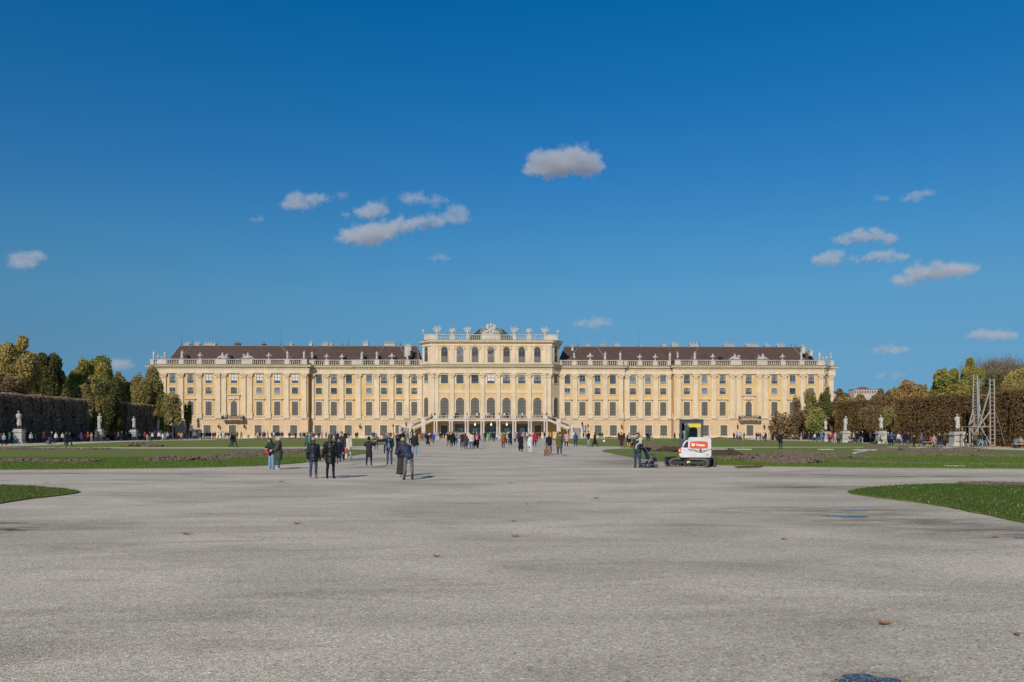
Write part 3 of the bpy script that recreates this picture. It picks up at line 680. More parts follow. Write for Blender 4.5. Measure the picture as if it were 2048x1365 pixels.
m=MB(); m.ext(apoly(.92),zA2-.12,zA2); P(m,'flashing',COP,cA)
for p in (866,873.6,904.4,934.9,965.3,997,1027.6,1058.5,1089.6,1097.5):
    x=XY(p,YC); m=MB(); m.box(x-.48,YC-.18,zA0+.5,x+.48,YC,zA1-.9); P(m,'pilaster',CRM)
for i,px in enumerate((889,920,950,981.7,1013,1043.4,1074.7)):
    win('attic',px,YC,13.3,ZL(724.7,YC),ZL(694.2,YC),GLS,mat('taupe_frame',(.17,.145,.115),.7,.1,3))
    x=XY(px,YC); m=MB(); z=ZL(696,YC)
    for sx in (-1,1):
        m.ell((x+sx*1.15,YC-.1,z-.1),(.3,.14,.5),8,6); m.ell((x+sx*.75,YC-.12,z+.45),(.35,.14,.22),8,6)
    m.ell((x,YC-.14,z+.7),(.35,.16,.22),8,6); P(m,'stucco_garland',mat('ochre_stucco',(.68,.45,.22),.85,.2,2))
# ---- balustrades
def baluster(m,x,y,z0,h,n=6):
    m.lathe((x,y,z0),[(.10,0),(.10,.05*h),(.055,.12*h),(.12,.34*h),(.10,.5*h),(.05,.82*h),(.09,.94*h),(.09,h)],n)
def balus(x0,x1,Y,z0,z1,piers,parent=pal,solid=()):
    h=z1-z0; m=MB(); ps=sorted((a-b,a+b) for a,b in piers)
    m.box(x0,Y-.25,z0,x1,Y+.25,z0+.08*h)
    rail=MB(); rail.box(x0,Y-.26,z1-.13*h,x1,Y+.26,z1-.02)
    cur=x0
    for a,b in ps:
        m.box(max(a,x0),Y-.3,z0+.001,min(b,x1),Y+.3,z1-.14*h-.002); rail.box(max(a,x0)-.05,Y-.36,z1-.14*h,min(b,x1)+.05,Y+.36,z1)
    gaps=[]
    for a,b in ps:
        if a-cur>.4: gaps.append((cur,a))
        cur=max(cur,b)
    if x1-cur>.4: gaps.append((cur,x1))
    for a,b in gaps:
        k=max(1,round((b-a)/.5)); 
        for j in range(k): baluster(m,a+(b-a)*(j+.5)/k,Y,z0+.08*h,h*.79)
    o=m.build('balustrade',STN,parent,PO); rail.build('handrail',STN,o,PO); return o
def pr(lst,Y): return [(XY(p,Y),w*Y/F/2) for p,w in lst]
z0,z1=Z['bb']+.02,Z['bt']
balus(XY(323,YP),XY(614,YP),YP+.1,z0,z1,pr([(328,11),(363.2,9),(399.5,9),(442,22),(494.5,21),(537.5,9),(574.5,9),(608.5,11)],YP))
balus(XY(619,YW),XY(712,YI),YW+.1,z0,z1,pr([(624,10),(653.6,9),(684,9),(708,9)],YW))
balus(XY(712.4,YI),XY(844,YI),YI+.1,z0,z1,pr([(718.5,14),(753.8,9),(784,9),(814.8,9),(842,5)],YI))
balus(XY(1120,YI),XY(1246,YI),YI+.1,z0,z1,pr([(1121.5,4),(1148.7,9),(1180.4,9),(1210.3,9),(1241,12)],YI))
balus(XY(1247,YI),XY(1345,YP),YW+.1,z0,z1,pr([(1251,8),(1279.7,9),(1310.5,9),(1340.5,11)],YW))
balus(XY(1350,YP),XY(1646,YP),YP+.1,z0,z1,pr([(1355.5,11),(1390.5,8),(1426,9),(1471.5,21),(1524,20),(1566,9),(1603,9),(1640.5,12)],YP))
for s_,l in ((-1,aL),(1,aR)):       # short returns on the recessed end bays
    xa,xb=sorted((l[0 if s_<0 else 3][0],l[1 if s_<0 else 2][0])); balus(xa,xb,YP+1.8,z0,z1,[((xa if s_<0 else xb)-s_*.45,.45)])
for a_,b_ in ((XY(313,YP+1.7),XY(322,YP)),(XY(1647,YP+1.7),XY(1656,YP))): m=MB(); m.box(a_,YP+1.9,z0,b_,YP+2.3,z1); P(m,'parapet',STN)
ySt=YC+.1
ba=balus(XY(844,YC)+.6,XY(1120,YC)-.6,ySt,zA2,zA3,pr([(860,31),(905,10),(935.4,6),(981.8,38),(1028.6,6),(1058,9),(1103,31)],YC))
# plaque with a worn illegible line of raised lettering marks
m=MB(); xp=XY(981.8,YC); m.box(xp-2.2,ySt-.34,zA2+.2,xp+2.2,ySt-.301,zA3-.35); pq=m.build('plaque',STN,ba,PO)
m=MB(); rp=random.Random(5); x=xp-1.95
while x<xp+1.9:
    wv=rp.uniform(.05,.12); m.box(x,ySt-.355,zA2+.42,x+wv,ySt-.341,zA2+.42+rp.uniform(.16,.22)); x+=wv+rp.uniform(.04,.09)
m.build('worn_inscription',STG,pq,PO)
# ---- roofs
def hip(m,x0,x1,y0,y1,zb,xr0,xr1,yr,zr):
    m.add([(x0,y0,zb),(x1,y0,zb),(x1,y1,zb),(x0,y1,zb),(xr0,yr,zr),(xr1,yr,zr)],[(0,1,5,4),(1,2,5),(2,3,4,5),(3,0,4),(3,2,1,0)])
YR=226; zb=Z['c2']+.1
ridges=[]
def roof(x0p,x1p,r0p,r1p,y0,yr,y1,zr):
    x0,x1,r0,r1=XY(x0p,y0),XY(x1p,y0),XY(r0p,yr),XY(r1p,yr)
    m=MB(); hip(m,x0,x1,y0,y1,zb,r0,r1,yr,zr); o=P(m,'roof',TILE)
    rm=MB(); pts=[((x0,y0,zb),(r0,yr,zr)),((x1,y0,zb),(r1,yr,zr)),((r0,yr,zr),(r1,yr,zr))]
    for a,b in pts: rm.cyl(a,b,.13,.13,6)
    P(rm,'ridge_cap',mat('lead_cap',(.22,.2,.18),.6,.2,3),o); return o
RF=roof(331,840,361,835,YP+2.4,YR,YB,ZR)               # left long roof
RF2=roof(1121,1640,1128,1604,YP+2.4,YR,YB,ZR)
roof(347,592,385,563,YP+1.6,YR-.6,YB-1,ZR-.05); roof(1373,1620,1398,1586,YP+1.6,YR-.6,YB-1,ZR-.05)
roof(744,823,768,800,YP+2.0,YR-.4,YB-1,ZR-.1); roof(1133,1220,1157,1195,YP+2.0,YR-.4,YB-1,ZR-.1)
# copper roof over the centre
m=MB(); yr=YC+9; hip(m,XY(930,YC+3),XY(1033,YC+3),YC+3,YC+15,zA2+.1,XY(961,yr),XY(1003,yr),yr,HC+(PY0-657)/F*yr); P(m,'copper_roof',mat('dark_copper',(.045,.075,.066),.5,.25,1.5))
# ---- chimneys on the roof
CHM=plaster('chimney_plaster',(.55,.5,.42),dirt=.2); POT=mat('clay_pot',(.25,.13,.09),.8,.2,5)
def chim(px,w,ytop,n,Y=YR+1.5,ybot=None,parent=RF,mt=CHM,pots=True):
    x=XY(px,Y); hw=w*Y/F/2; zt=HC+(PY0-ytop)/F*Y; zb_=ZR-2.0 if ybot is None else HC+(PY0-ybot)/F*Y
    m=MB(); m.box(x-hw,Y-.6,zb_,x+hw,Y+.6,zt-.15); m.box(x-hw-.12,Y-.72,zt-.15,x+hw+.12,Y+.72,zt); o=P(m,'chimney',mt,parent)
    if pots:
        m=MB()
        for i in range(n): xx_=x-hw+2*hw*(i+.5)/n; m.lathe((xx_,Y,zt),[(.13,0),(.12,.5),(.17,.55),(.17,.62)],8)
        for i in range(0,n,2): xx_=x-hw+2*hw*(i+.5)/n; m.cyl((xx_,Y,zt+.5),(xx_,Y,zt+1.0),.05,.05,6)
        P(m,'chimney_pot',POT if mt is not CHM else STG,o)
for a in ((375,11,690.3,3),(395,10,690,3),(421,22,689,4),(475.5,10,688.8,2),(528,6,689.6,1),(583,6,690,1),(622,6,688,2),(651,11,690,4),(662.5,6,690,1),(731.5,10,687,3),(780,22,687,5)):
    chim(*a,mt=(mat('brown_vent',(.12,.07,.05),.8,.2,3) if a[0] in (475.5,528) else CHM))
chim(816,13,693,4,YP+7,ybot=715)
chim(823,4,703,1,YP+6,ybot=716,mt=IRON)
for a in ((1175,8,691,2),(1205,13,690,4),(1234,10,690.5,3),(1279,7,690,1),(1327,8,689.5,2),(1350,14,689.5,4),(1387,18,689,3),(1457,22,690,7),(1503,26,690,8),(1533,9,690,2),(1560,14,690,3)): chim(*a,parent=RF2)
chim(1144.5,4,694,1,YP+7,ybot=702,parent=RF2); chim(1605.5,7,692,2,YP+6,ybot=706,parent=RF2); chim(1621,6,700.5,1,YP+5.5,ybot=711,parent=RF2)
m=MB()
for px,yt in ((363,676),(385,680),(562,664),(685,684),(801,683),(697,676),(1156,681),(1278,664),(1582,682),(1399,682),(1590,684)):
    Yr=YR; x=XY(px,Yr); zt=HC+(PY0-yt)/F*Yr; m.cyl((x,Yr,ZR-.1),(x,Yr,zt),.05,.02,6); m.ell((x,Yr,ZR+.5),(.13,.13,.18),8,6)
P(m,'lightning_rod',IRON)
# ---- dormer hatches
for px,py in ((372,716.5),(459,717),(628,716),(688,717),(729,717),(758,716),(789,716),(818,716),(1443,717)):
    Y=YP+3.2; x=XY(px,Y); z=HC+(PY0-py)/F*Y; m=MB(); m.hexa([(x-.45,Y,z-.2),(x+.45,Y,z-.2),(x+.45,Y+1.6,z-.2),(x-.45,Y+1.6,z-.2),(x-.45,Y,z+.25),(x+.45,Y,z+.25),(x+.4,Y+1.5,z+.7),(x-.4,Y+1.5,z+.7)]); P(m,'roof_hatch',IRON,RF if px<1000 else RF2)
# ---- downpipes, lanterns
m=MB()
for x,y in ((XY(617.2,YP)+.15,YW-.5),(XY(1347,YP)-.15,YW-.5)): m.cyl((x,y,0),(x,y,Z['ar']),.09,.09,8); m.box(x-.25,y-.2,Z['ar']-1,x+.25,y+.3,Z['ar']-.3)
P(m,'downpipe',mat('brown_pipe',(.26,.17,.10),.6,.2,3))
for px,Y in ((438.7,YP),(490,YP),(1474,YP),(1527,YP),(720.5,YI),(1242.5,YI)):
    x=XY(px,Y); z=ZL(855); m=MB(); m.bar((x,Y,z+1.0),(x,Y-.6,z+1.05),.05); m.bar((x,Y-.6,z+1.05),(x,Y-.6,z+.6),.03)
    m.lathe((x,Y-.6,z-.35),[(.03,0),(.12,.1),(.24,.65),(.3,.7),(.12,.9),(.04,1.05)],6); P(m,'wall_lantern',mat('bronze_lantern',(.07,.045,.025),.5,.2,6,metal=.5))
# ================= TERRACE AND STAIRS (parts of the palace) =================
YT=206.0; ty=lambda py:HC+(PY0-py)/F*YT
zf,zs,zr=ty(837.6),ty(842.6),ty(830.8)
xa,xb=XY(866.5,YT),XY(1095.5,YT)
m=MB(); m.box(xa,YT,zs+.3,xb,YC-.1,zf); m.box(xa-.05,YT-.15,zf-.22,xb+.05,YT,zf); m.box(xa,YT-.08,zs+.001,xb,YT+.35,zs+.3); ter=P(m,'terrace',STN)
cols=[p for c_ in (868.6,899.5,931.0,962.5,994.3,1026.3,1057.6,1089.2) for p in (c_,c_+4.9)]
for p in cols:
    x=XY(p,YT)+0; m=MB(); m.box(x-.3,YT-.08,0,x+.3,YT+.5,.3); m.lathe((x,YT+.22,.3),[(.27,0),(.25,.12),(.235,.2),(.2,zs-.62),(.25,zs-.56),(.25,zs-.48)],12); m.box(x-.28,YT-.06,zs-.18,x+.28,YT+.48,zs); P(m,'column',STN,smooth=False)
# railing: iron panels between stone piers
piers=[(871,7.5),(901.5,9.5),(932.5,9.5),(964,9),(995.5,9),(1027.5,9),(1059,9),(1090.5,8)]
m=MB()
for p,w in piers: x=XY(p,YT); hw=w*YT/F/2; m.box(x-hw,YT+.02,zf,x+hw,YT+.36,zr)
P(m,'railing_pier',STN); m=MB()
m.box(xa,YT+.1,zr-.1,xb,YT+.26,zr-.002-.0); 
P(m,'handrail',STN); m=MB(); x=xa
while x<xb: m.cyl((x,YT+.18,zf),(x,YT+.18,zr-.1),.025,.025,5); x+=.16
m.box(xa,YT+.16,zf+.1,xb,YT+.2,zf+.15); P(m,'iron_railing',IRON)
# openings behind the columns
for p,kind in ((888.4,'d'),(921,'g'),(950,'g'),(982.3,'a'),(1013.5,'g'),(1044.3,'g'),(1075.8,'d')):
    x=XY(p,YC); s=SC
    if kind=='d': win('door',p,YC,13.2,.05,ZL(851,YC)+.0,SHG)
    elif kind=='a':
        m=MB(); m.plate(arch(21*s,.02,ZL(846.5,YC),14)[::-1],YC-.06,YC-.01); m.v=[(a+x,b,c_) for a,b,c_ in m.v]; o=P(m,'glazed_gate',GLS)
        m=MB(); ring(m,arch(21*s,0,ZL(846.5,YC),14,.22),arch(21*s,0,ZL(846.5,YC),14,0),YC-.16,YC); m.v=[(a+x,b,c_) for a,b,c_ in m.v]; P(m,'gate_frame',FRM,o)
        m=MB()
        for k in (-.33,0,.33): m.box(x+k*21*s-.05,YC-.12,0,x+k*21*s+.05,YC-.065,3.3)
        m.box(x-10*s,YC-.13,3.2,x+10*s,YC-.065,3.35); P(m,'gate_bars',FRM,o)
    else:
        m=MB(); m.box(x-10.3*s,YC-.06,.02,x+10.3*s,YC-.01,ZL(850.5,YC)); o=P(m,'glazed_gate',GLS)
        m=MB()
        for k in (-1,-.5,0,.5,1): m.box(x+k*10.2*s-.06,YC-.14,0,x+k*10.2*s+.06,YC-.065,ZL(850.5,YC))
        m.box(x-10.5*s,YC-.16,ZL(850.5,YC),x+10.5*s,YC,ZL(849.5,YC)); P(m,'gate_frame',mat('green_gate',(.05,.09,.075),.6,.2,3),o)
        m=MB(); m.box(x-5*s,YC-.2,1.0,x+5*s,YC-.145,2.6); P(m,'notice_panel',mat('pale_notice',(.3,.4,.34),.7,.3,2.5),o)
# lamps hung under the terrace (lit)
LMP=bpy.data.materials.new('lamp_glow'); LMP.use_nodes=True; _b=LMP.node_tree.nodes['Principled BSDF']; _b.inputs['Emission Color'].default_value=(1,.85,.6,1); _b.inputs['Emission Strength'].default_value=1.6
for p in (950,982.3,1013.5): 
    x=XY(p,YC-1.2); m=MB(); m.cyl((x,YC-1.2,ty(848)),(x,YC-1.2,zs+.3),.02,.02,5); m.lathe((x,YC-1.2,ty(851.5)),[(.08,0),(.2,.08),(.24,.42),(.1,.55)],8); P(m,'hanging_lamp',LMP)
# side flights
def flight(sgn,p0,p1,py1,pp):
    x0=XY(p0,YT); x1=XY(p1,YT); z1_=ty(py1); n=16; W=3.6
    m=MB()
    for i in range(n):      # steps
        a=x0+(x1-x0)*i/n; b=x0+(x1-x0)*(i+1)/n; zt=zf-(zf-z1_)*(i+1)/n; m.box(a,YT+.36,zt-.45,b,YT+W,zt)
    o=P(m,'stair_flight',STN)
    m=MB(); th=.55
    m.plate([(x0,zf+.05),(x1,z1_+.05),(x1,z1_-th),(x0,zf-th)] if sgn>0 else [(x0,zf-th),(x1,z1_-th),(x1,z1_+.05),(x0,zf+.05)],YT-.05,YT+.36)
    m.plate([(x0,zf+.95),(x1,z1_+.95),(x1,z1_+.8),(x0,zf+.8)] if sgn>0 else [(x0,zf+.8),(x1,z1_+.8),(x1,z1_+.95),(x0,zf+.95)],YT-.02,YT+.34)
    xm=XY(pp,YT); zm=zf+(z1_-zf)*(xm-x0)/(x1-x0); m.box(xm-.55,YT-.12,zm-.1,xm+.55,YT+.46,zm+1.15); m.box(xm-.5,YT-.1,0,xm+.5,YT+.44,zm-th+.2)
    P(m,'stair_parapet',STN,o); m=MB(); k=34
    for i in range(k): t=(i+.5)/k; x=x0+(x1-x0)*t; z=zf+(z1_-zf)*t; m.cyl((x,YT+.16,z),(x,YT+.16,z+.82),.035,.035,5)
    for i in range(k-1): t=(i+.5)/k; u=(i+1.5)/k; m.cyl((x0+(x1-x0)*t,YT+.16,zf+(z1_-zf)*t+.1),(x0+(x1-x0)*u,YT+.16,zf+(z1_-zf)*u+.75),.03,.03,5)
    P(m,'iron_railing',IRON,o)
    # yellow wall under the flight, set back
    m=MB(); xw=XY(p1,YT)-sgn*.3; zz=z1_-.6
    q=[(x0,0),(xw,0),(xw,zz),(x0,zf-th-.02)]
    m.plate(q if sgn>0 else q[::-1],YC-.45,YC-.25); P(m,'stair_wall',YEL,o); return o
f1=flight(-1,866.5,824,855.2,846.8); f2=flight(1,1095.5,1138,855.2,1117.2)
BST=plaster('brown_stone',(.33,.275,.225),(1.2,.45),.3)
for sgn,pa,pb,par in ((-1,797,823.5,f1),(1,1138.5,1165,f2)):   # landings with the lower flight towards the garden
    a,b=sorted((XY(pa,YT),XY(pb,YT))); zl=ty(856.2)
    m=MB(); m.box(a,YT+.4,0,b,YT+4.1,zl); P(m,'landing',BST,par); m=MB(); m.box(a-.05,YT+.32,zl,b+.05,YT+4.15,zl+.22); P(m,'coping',STN,par)
    m=MB(); n=11
    for i in range(n): m.box(a+1.1,YT+.4-(i+1)*.32,0,a+2.6,YT+.4-i*.32,zl*(1-(i+1)/n))
    P(m,'stair_flight',BST,par)
    for xx_ in (a+.6,a+3.1):
        m=MB(); m.box(xx_-.6,YT-3.6,0,xx_+.6,YT-2.5,1.5); m.add([(xx_-.25,YT-2.5,0),(xx_+.25,YT-2.5,0),(xx_+.25,YT+.4,0),(xx_-.25,YT+.4,0),(xx_-.25,YT-2.5,1.3),(xx_+.25,YT-2.5,1.3),(xx_+.25,YT+.4,zl+.8),(xx_-.25,YT+.4,zl+.8)],[(0,3,2,1),(4,5,6,7),(0,1,5,4),(1,2,6,5),(2,3,7,6),(3,0,4,7)]); P(m,'stair_parapet',STN,par)
    m=MB(); m.box(a,YT+4.1,0,b,YT+4.4,zl+.9); P(m,'landing_wall',STN,par)
# ================= CLOUDS =================
CLD=bpy.data.materials.new('cloud_vapour'); CLD.use_nodes=True; _n=CLD.node_tree; _n.nodes.remove(_n.nodes['Principled BSDF'])
_v=N(_n,'ShaderNodeVolumePrincipled'); _v.inputs['Color'].default_value=(.80,.83,.88,1); _v.inputs['Density'].default_value=.03; _v.inputs['Anisotropy'].default_value=.0
_n.links.new(_v.outputs[0],_n.nodes['Material Output'].inputs['Volume'])
def remesh(me,vox,smooth=2,name='m',sf=.5):
    o=bpy.data.objects.new('tmp',me); C.objects.link(o)
    md=o.modifiers.new('r','REMESH'); md.mode='VOXEL'; md.voxel_size=vox; md.use_smooth_shade=True
    if smooth: s=o.modifiers.new('s','SMOOTH'); s.factor=sf; s.iterations=smooth
    dg=bpy.context.evaluated_depsgraph_get(); r=bpy.data.meshes.new_from_object(o.evaluated_get(dg)); r.name=name
    bpy.data.objects.remove(o); return r
from mathutils import noise as mnoise
def cloud(parts,dist,label,dens=1.0,seed=0):
    """parts: (px,py,half width px,half height px)"""
    rr=random.Random(seed); m=MB(); s=dist/F; cx,cy,cz=D(parts[0][0],dist,parts[0][1])
    for px,py,hw,hh in parts:
        n=int(9+hw*hh/14)
        for i in range(n*2):
            u=rr.uniform(-1,1); e=math.sqrt(max(0,1-u*u)); v=rr.uniform(-.55,.9)*e; q=rr.uniform(-1,1)*e
            r=(.16*hh+rr.random()**1.6*.55*hh)*(.5+.5*e)
            x,y,z=D(px+u*hw,dist+q*hw*.7*s,None); z=D(px,dist,py-v*hh*.75)[2]
            m.ell((x-cx,y-cy,z-cz),(r*s*rr.uniform(1,1.9),r*s*1.2,r*s*rr.uniform(.6,1)),8,6)
    base=remesh(m.mesh('cloud'),2.2*s,1,'cloud'); thin=min(1,.35+max(p[3] for p in parts)/26)
    def shell(offs,amp,fr,dn):
        me=base.copy(); nv=len(me.vertices); co_=np.zeros(nv*3,np.float32); me.vertices.foreach_get('co',co_); co_=co_.reshape(-1,3); no=np.zeros(nv*3,np.float32); me.vertices.foreach_get('normal',no); no=no.reshape(-1,3)
        d=np.array([mnoise.fractal(Vector(c)/(fr*s)+Vector((seed*7.3+offs,0,0)),1.0,2.2,3) for c in co_])*amp*s*thin+offs*s*thin
        co_=co_+no*d[:,None]; me.vertices.foreach_set('co',co_.ravel()); me.update(); me.materials.clear()
        k=('cl',round(dn,3))
        if k not in protos:
            c=CLD.copy(); c.node_tree.nodes['Principled Volume'].inputs['Density'].default_value=dn/s; protos[k]=c
        me.materials.append(protos[k]); return me
    q=.027*dens*(1.5 if dens<.5 else 1)
    o=link('cloud',shell(1.8,9,9,q*.42)); o.location=(cx,cy,cz); tag(o,label,'cloud',kind='structure')
    link('cloud_core',shell(-1.4,7,7,q*.95),o)
cloud([(1122,330,62,24),(1092,342,44,16),(1170,332,30,22),(1150,306,20,9),(1162,296,12,6),(1186,318,16,12)],2400,'largest white cloud, high above the right of the centre block',1,1)
cloud([(592,408,24,15),(590,395,15,11),(630,398,22,12),(612,410,30,8)],2400,'white cloud with two humps, highest at left',.8,2)
cloud([(677,392,20,7)],2400,'faint wisp right of the two humped cloud',.3,3)
cloud([(745,424,32,13),(755,411,20,9),(725,432,16,8)],2400,'small heaped white cloud in the middle group',.9,4)
cloud([(693,430,9,6)],2400,'tiny puff left of the small heaped cloud',.4,5)
cloud([(826,398,28,12),(872,402,26,9)],2400,'flat pale cloud at the top of the middle group',.6,6)
cloud([(735,472,52,18),(770,460,50,14),(820,450,50,12),(705,480,30,9)],2400,'broad grey based cloud, lowest of the middle group',.9,7)
cloud([(888,441,48,13),(915,426,20,14),(860,440,30,8)],2400,'ragged cloud joined to the right of the broad grey based one',.55,8)
cloud([(883,517,22,8)],2400,'small lone wisp below the middle group',.3,9)
cloud([(512,439,18,7)],2400,'faint wisp at far left of the middle group',.25,10)
cloud([(55,517,34,14),(45,530,30,11),(75,510,16,9)],2400,'grey white cloud near the left edge of the frame',.6,11)
cloud([(1712,479,44,10),(1735,468,30,12),(1768,478,26,11)],2400,'upper cloud of the right hand group',1.0,12)
cloud([(1653,522,26,13),(1668,512,18,12)],2400,'leftmost small cloud of the right hand group',.95,13)
cloud([(1715,521,34,7),(1775,515,44,11)],2400,'thin cloud in the middle of the right hand group',1.0,14)
cloud([(1880,542,68,14),(1850,552,42,12),(1925,538,32,11),(1810,560,22,14)],2400,'longest cloud of the right hand group, above the hedge trees',.9,15)
cloud([(1825,398,20,11),(1848,387,24,8)],2400,'slanting wisp highest at right',.35,16)
cloud([(1763,397,14,8)],2400,'tiny wisp beside the slanting one at right',.3,17)
cloud([(1185,649,38,10),(1205,640,20,7)],3200,'dim low cloud just above the roof right of the centre block',.35,18)
cloud([(1985,672,50,13)],3200,'dim low cloud above the ladder tower',.35,19)
cloud([(1780,701,36,11)],3200,'small dim cloud low over the far houses',.35,20)
cloud([(1783,753,30,8)],3200,'faintest low cloud just over the tree tops at right',.25,21)
cloud([(240,732,24,14)],3200,'dim low cloud between the left trees',.35,22)
# ================= VEGETATION =================
BARK=mat('bark',(.085,.065,.05),.9,.3,6,bmp=.5)
LEAVES={
 'gold':leafmat('golden_leaves',[(0.338,0.264,0.097),(0.704,0.566,0.180),(0.318,0.322,0.134),(0.704,0.511,0.180)]),
 'dark':leafmat('dark_green_leaves',[(0.070,0.089,0.034),(0.283,0.259,0.084),(0.152,0.139,0.053)]),
 'olive':leafmat('olive_leaves',[(0.211,0.217,0.075),(0.651,0.498,0.178),(0.419,0.282,0.128),(0.349,0.326,0.101)]),
 'green':leafmat('green_autumn_leaves',[(0.167,0.228,0.065),(0.571,0.504,0.151),(0.618,0.436,0.120),(0.310,0.344,0.105)]),
 'orange':leafmat('orange_leaves',[(0.276,0.192,0.080),(0.672,0.469,0.191),(0.416,0.330,0.128),(0.527,0.312,0.128)]),
 'brown':leafmat('brown_leaves',[(0.158,0.114,0.070),(0.473,0.315,0.158),(0.298,0.245,0.105),(0.333,0.210,0.105)]),
 'grey':leafmat('bare_twig_grey',[(0.166,0.126,0.086),(0.316,0.237,0.158),(0.217,0.158,0.092)],.1),
 'hedgeL':leafmat('dry_hedge_grey',[(0.144,0.099,0.078),(0.648,0.465,0.352),(0.216,0.169,0.104)],.12,.5),
 'hedgeR':leafmat('dry_hedge_brown',[(0.088,0.056,0.030),(0.400,0.250,0.100),(0.213,0.150,0.056),(0.250,0.150,0.062)],.15,.5)}
def lobes(c,r,n,rs,kf=.6):
    out=[(np.array(c),np.array(r)*kf)]
    for _ in range(n*2):
        d=rs.normal(size=3); d/=np.linalg.norm(d); d[2]=d[2]*.95+.05
        out.append((np.array(c)+d*np.array(r)*rs.uniform(.5,.86),np.array(r)*rs.uniform(.13,.36)))
    return out
def leafcloud(lb,n,rs,shell=.5):
    vol=np.array([np.prod(r)**.72 for _,r in lb]); k=rs.multinomial(n,vol/vol.sum()); out=[]
    for (c,r),m_ in zip(lb,k):
        d=rs.normal(size=(m_,3)); d/=np.linalg.norm(d,axis=1)[:,None]
        rad=(rs.uniform(shell**3,1.0,m_)**(1/3)+np.abs(rs.normal(0,.09,m_)))[:,None]; out.append(c+d*rad*r)
    return np.concatenate(out)
def tree(px,ytop,wpx,Y,kind,label,zbase=1.6,n=9000,size=.3,nl=14,seed=None,lean=0,group=None,name='tree',squash=1,second=None,aspect=.7,x=None):
    rs=np.random.default_rng(seed or int(abs(px)*7+Y)); t=(px-1024)/F
    x=XY(px,Y) if x is None else x; yc=x*sT+Y*cT; zt=HC+(PY0-ytop)/F*yc; hw=wpx/2*yc/F; cz=(zt+zbase)/2; rz=(zt-zbase)/2
    root=empty(name,(x,Y,0)); tag(root,label,'tree',group)
    if group==TG: n=int(n*1.15); size*=.72; shell=.25
    else: n=int(n*2.0); size*=.68; shell=.5
    lb=lobes((0,0,cz),(hw,hw*squash,rz),nl,rs)
    P_=leafcloud(lb,n,rs,shell); P_=P_[P_[:,2]>.5]
    link('crown',scatter_quads('crown',P_,size,LEAVES[kind],aspect=aspect,rs=rs),root)
    if second:   # a climbing or inner colour of its own
        k2,pc,pr,n2=second; P2=leafcloud(lobes(pc,pr,5,rs),n2,rs); link('foliage',scatter_quads('foliage',P2,size,LEAVES[k2],rs=rs),root)
    m=MB(); r0=max(.12,hw*.055); pts=[Vector((0,0,0)),Vector((lean*.3,0,zbase+.5)),Vector((lean,0,cz)),Vector((lean,0,zt-rz*.35))]; rr_=[r0*1.25,r0,r0*.6,r0*.18]
    for a in range(3): m.cyl(pts[a],pts[a+1],rr_[a],rr_[a+1],8)
    for c,r in lb[1:10]:
        s=pts[1].lerp(pts[2],rs.uniform(.1,.9)); m.cyl(s,Vector(c),r0*.38,r0*.08,5)
    m.build('trunk',BARK,root); return root
def twigtree(px,ytop,wpx,Y,label,n=260,group=None,seed=1,leaf=None):
    """sparse tree that shows its branches"""
    rs=np.random.default_rng(seed); x=XY(px,Y); zt=HC+(PY0-ytop)/F*Y; hw=wpx/2*Y/F
    root=empty('tree',(x,Y,0)); tag(root,label,'tree',group); m=MB(); tips=[]
    def br(p,d,L,r,k):
        q=p+d*L; m.cyl(p,q,r,r*.6,5 if k<2 else 3)
        if k>=5 or L<.35: tips.append(q); return
        for _ in range(3 if k<4 else 2):
            nd=(d+Vector(rs.normal(size=3))*.42+Vector((0,0,.12))).normalized(); br(p+d*L*rs.uniform(.6,1),nd,L*rs.uniform(.6,.82),r*.56,k+1)
    H=zt*.27; m.cyl((0,0,0),(0,0,H),.3,.22,8); 
    for i in range(6):
        a=i*1.05+rs.random(); br(Vector((0,0,H*rs.uniform(.8,1))),Vector((math.cos(a)*hw/zt*1.5,math.sin(a)*hw/zt*1.5,1)).normalized(),zt*.24,.15,0)
    m.build('branches',mat('grey_bark',(.12,.10,.085),.9,.2,4),root)
    P_=np.array([tuple(t) for t in tips]); P_=np.repeat(P_,n*4,0)+rs.normal(0,.6,(len(P_)*n*4,3)); link('crown',scatter_quads('crown',P_,.13,LEAVES[leaf or 'grey'],rs=rs,aspect=.35),root); return root
TG='loose clipped trees before the palace'
GL='autumn trees beyond the left hedge'; GRR='autumn trees beyond the right hedge'
tree(32,672,92,154.28,'gold','big golden yellow tree, tallest at the left edge',6,16000,.34,20,group=GL)
tree(-25,735,120,136.88,'brown','brownish leafy tree cut by the left frame edge',4,9000,.3,14,group=GL)
tree(15,745,60,148.48,'olive','dull brown tree in front of the big golden one',5,7000,.3,10,group=GL)
tree(92,706,72,174,'dark','dark green tree right of the big golden one',5,13000,.34,16,group=GL)
tree(122,742,40,185.6,'olive','low olive tree between the dark green and the ivy topped trees',5,5000,.34,10,group=GL)
tree(185,709,82,183.28,'green','tall green tree with a yellow creeper down its right side',5,15000,.34,18,group=GL,second=('gold',(1.6,-3.6,9),(1.1,1,6.0),1600))
tree(168,764,52,164.72,'olive','low tan leaved tree just above the end of the left hedge',5,5000,.28,10,group=GL)
tree(218,752,66,161,'dark','dense dark tree filling the gap between the two left hedges',.1,26000,.26,18,group=GL)
tree(200,790,26,152,'olive','narrow olive tree against the end of the long left hedge',.1,5500,.22,9,group=GL)
tree(238,742,44,194.88,'olive','pale olive tree behind the second left hedge',5,6000,.34,10,group=GL)
tree(268,752,40,197.2,'green','small green tree behind the short left hedge',4,5000,.34,10,group=GL)
tree(298,738,76,184,'olive','olive green tree nearest the palace corner, hiding its end',.5,16000,.30,18,group=GL)
tree(322,800,24,183,'green','slim green tree at the foot of the palace corner',.3,4000,.24,8,group=GL)
TG='loose clipped trees before the palace'
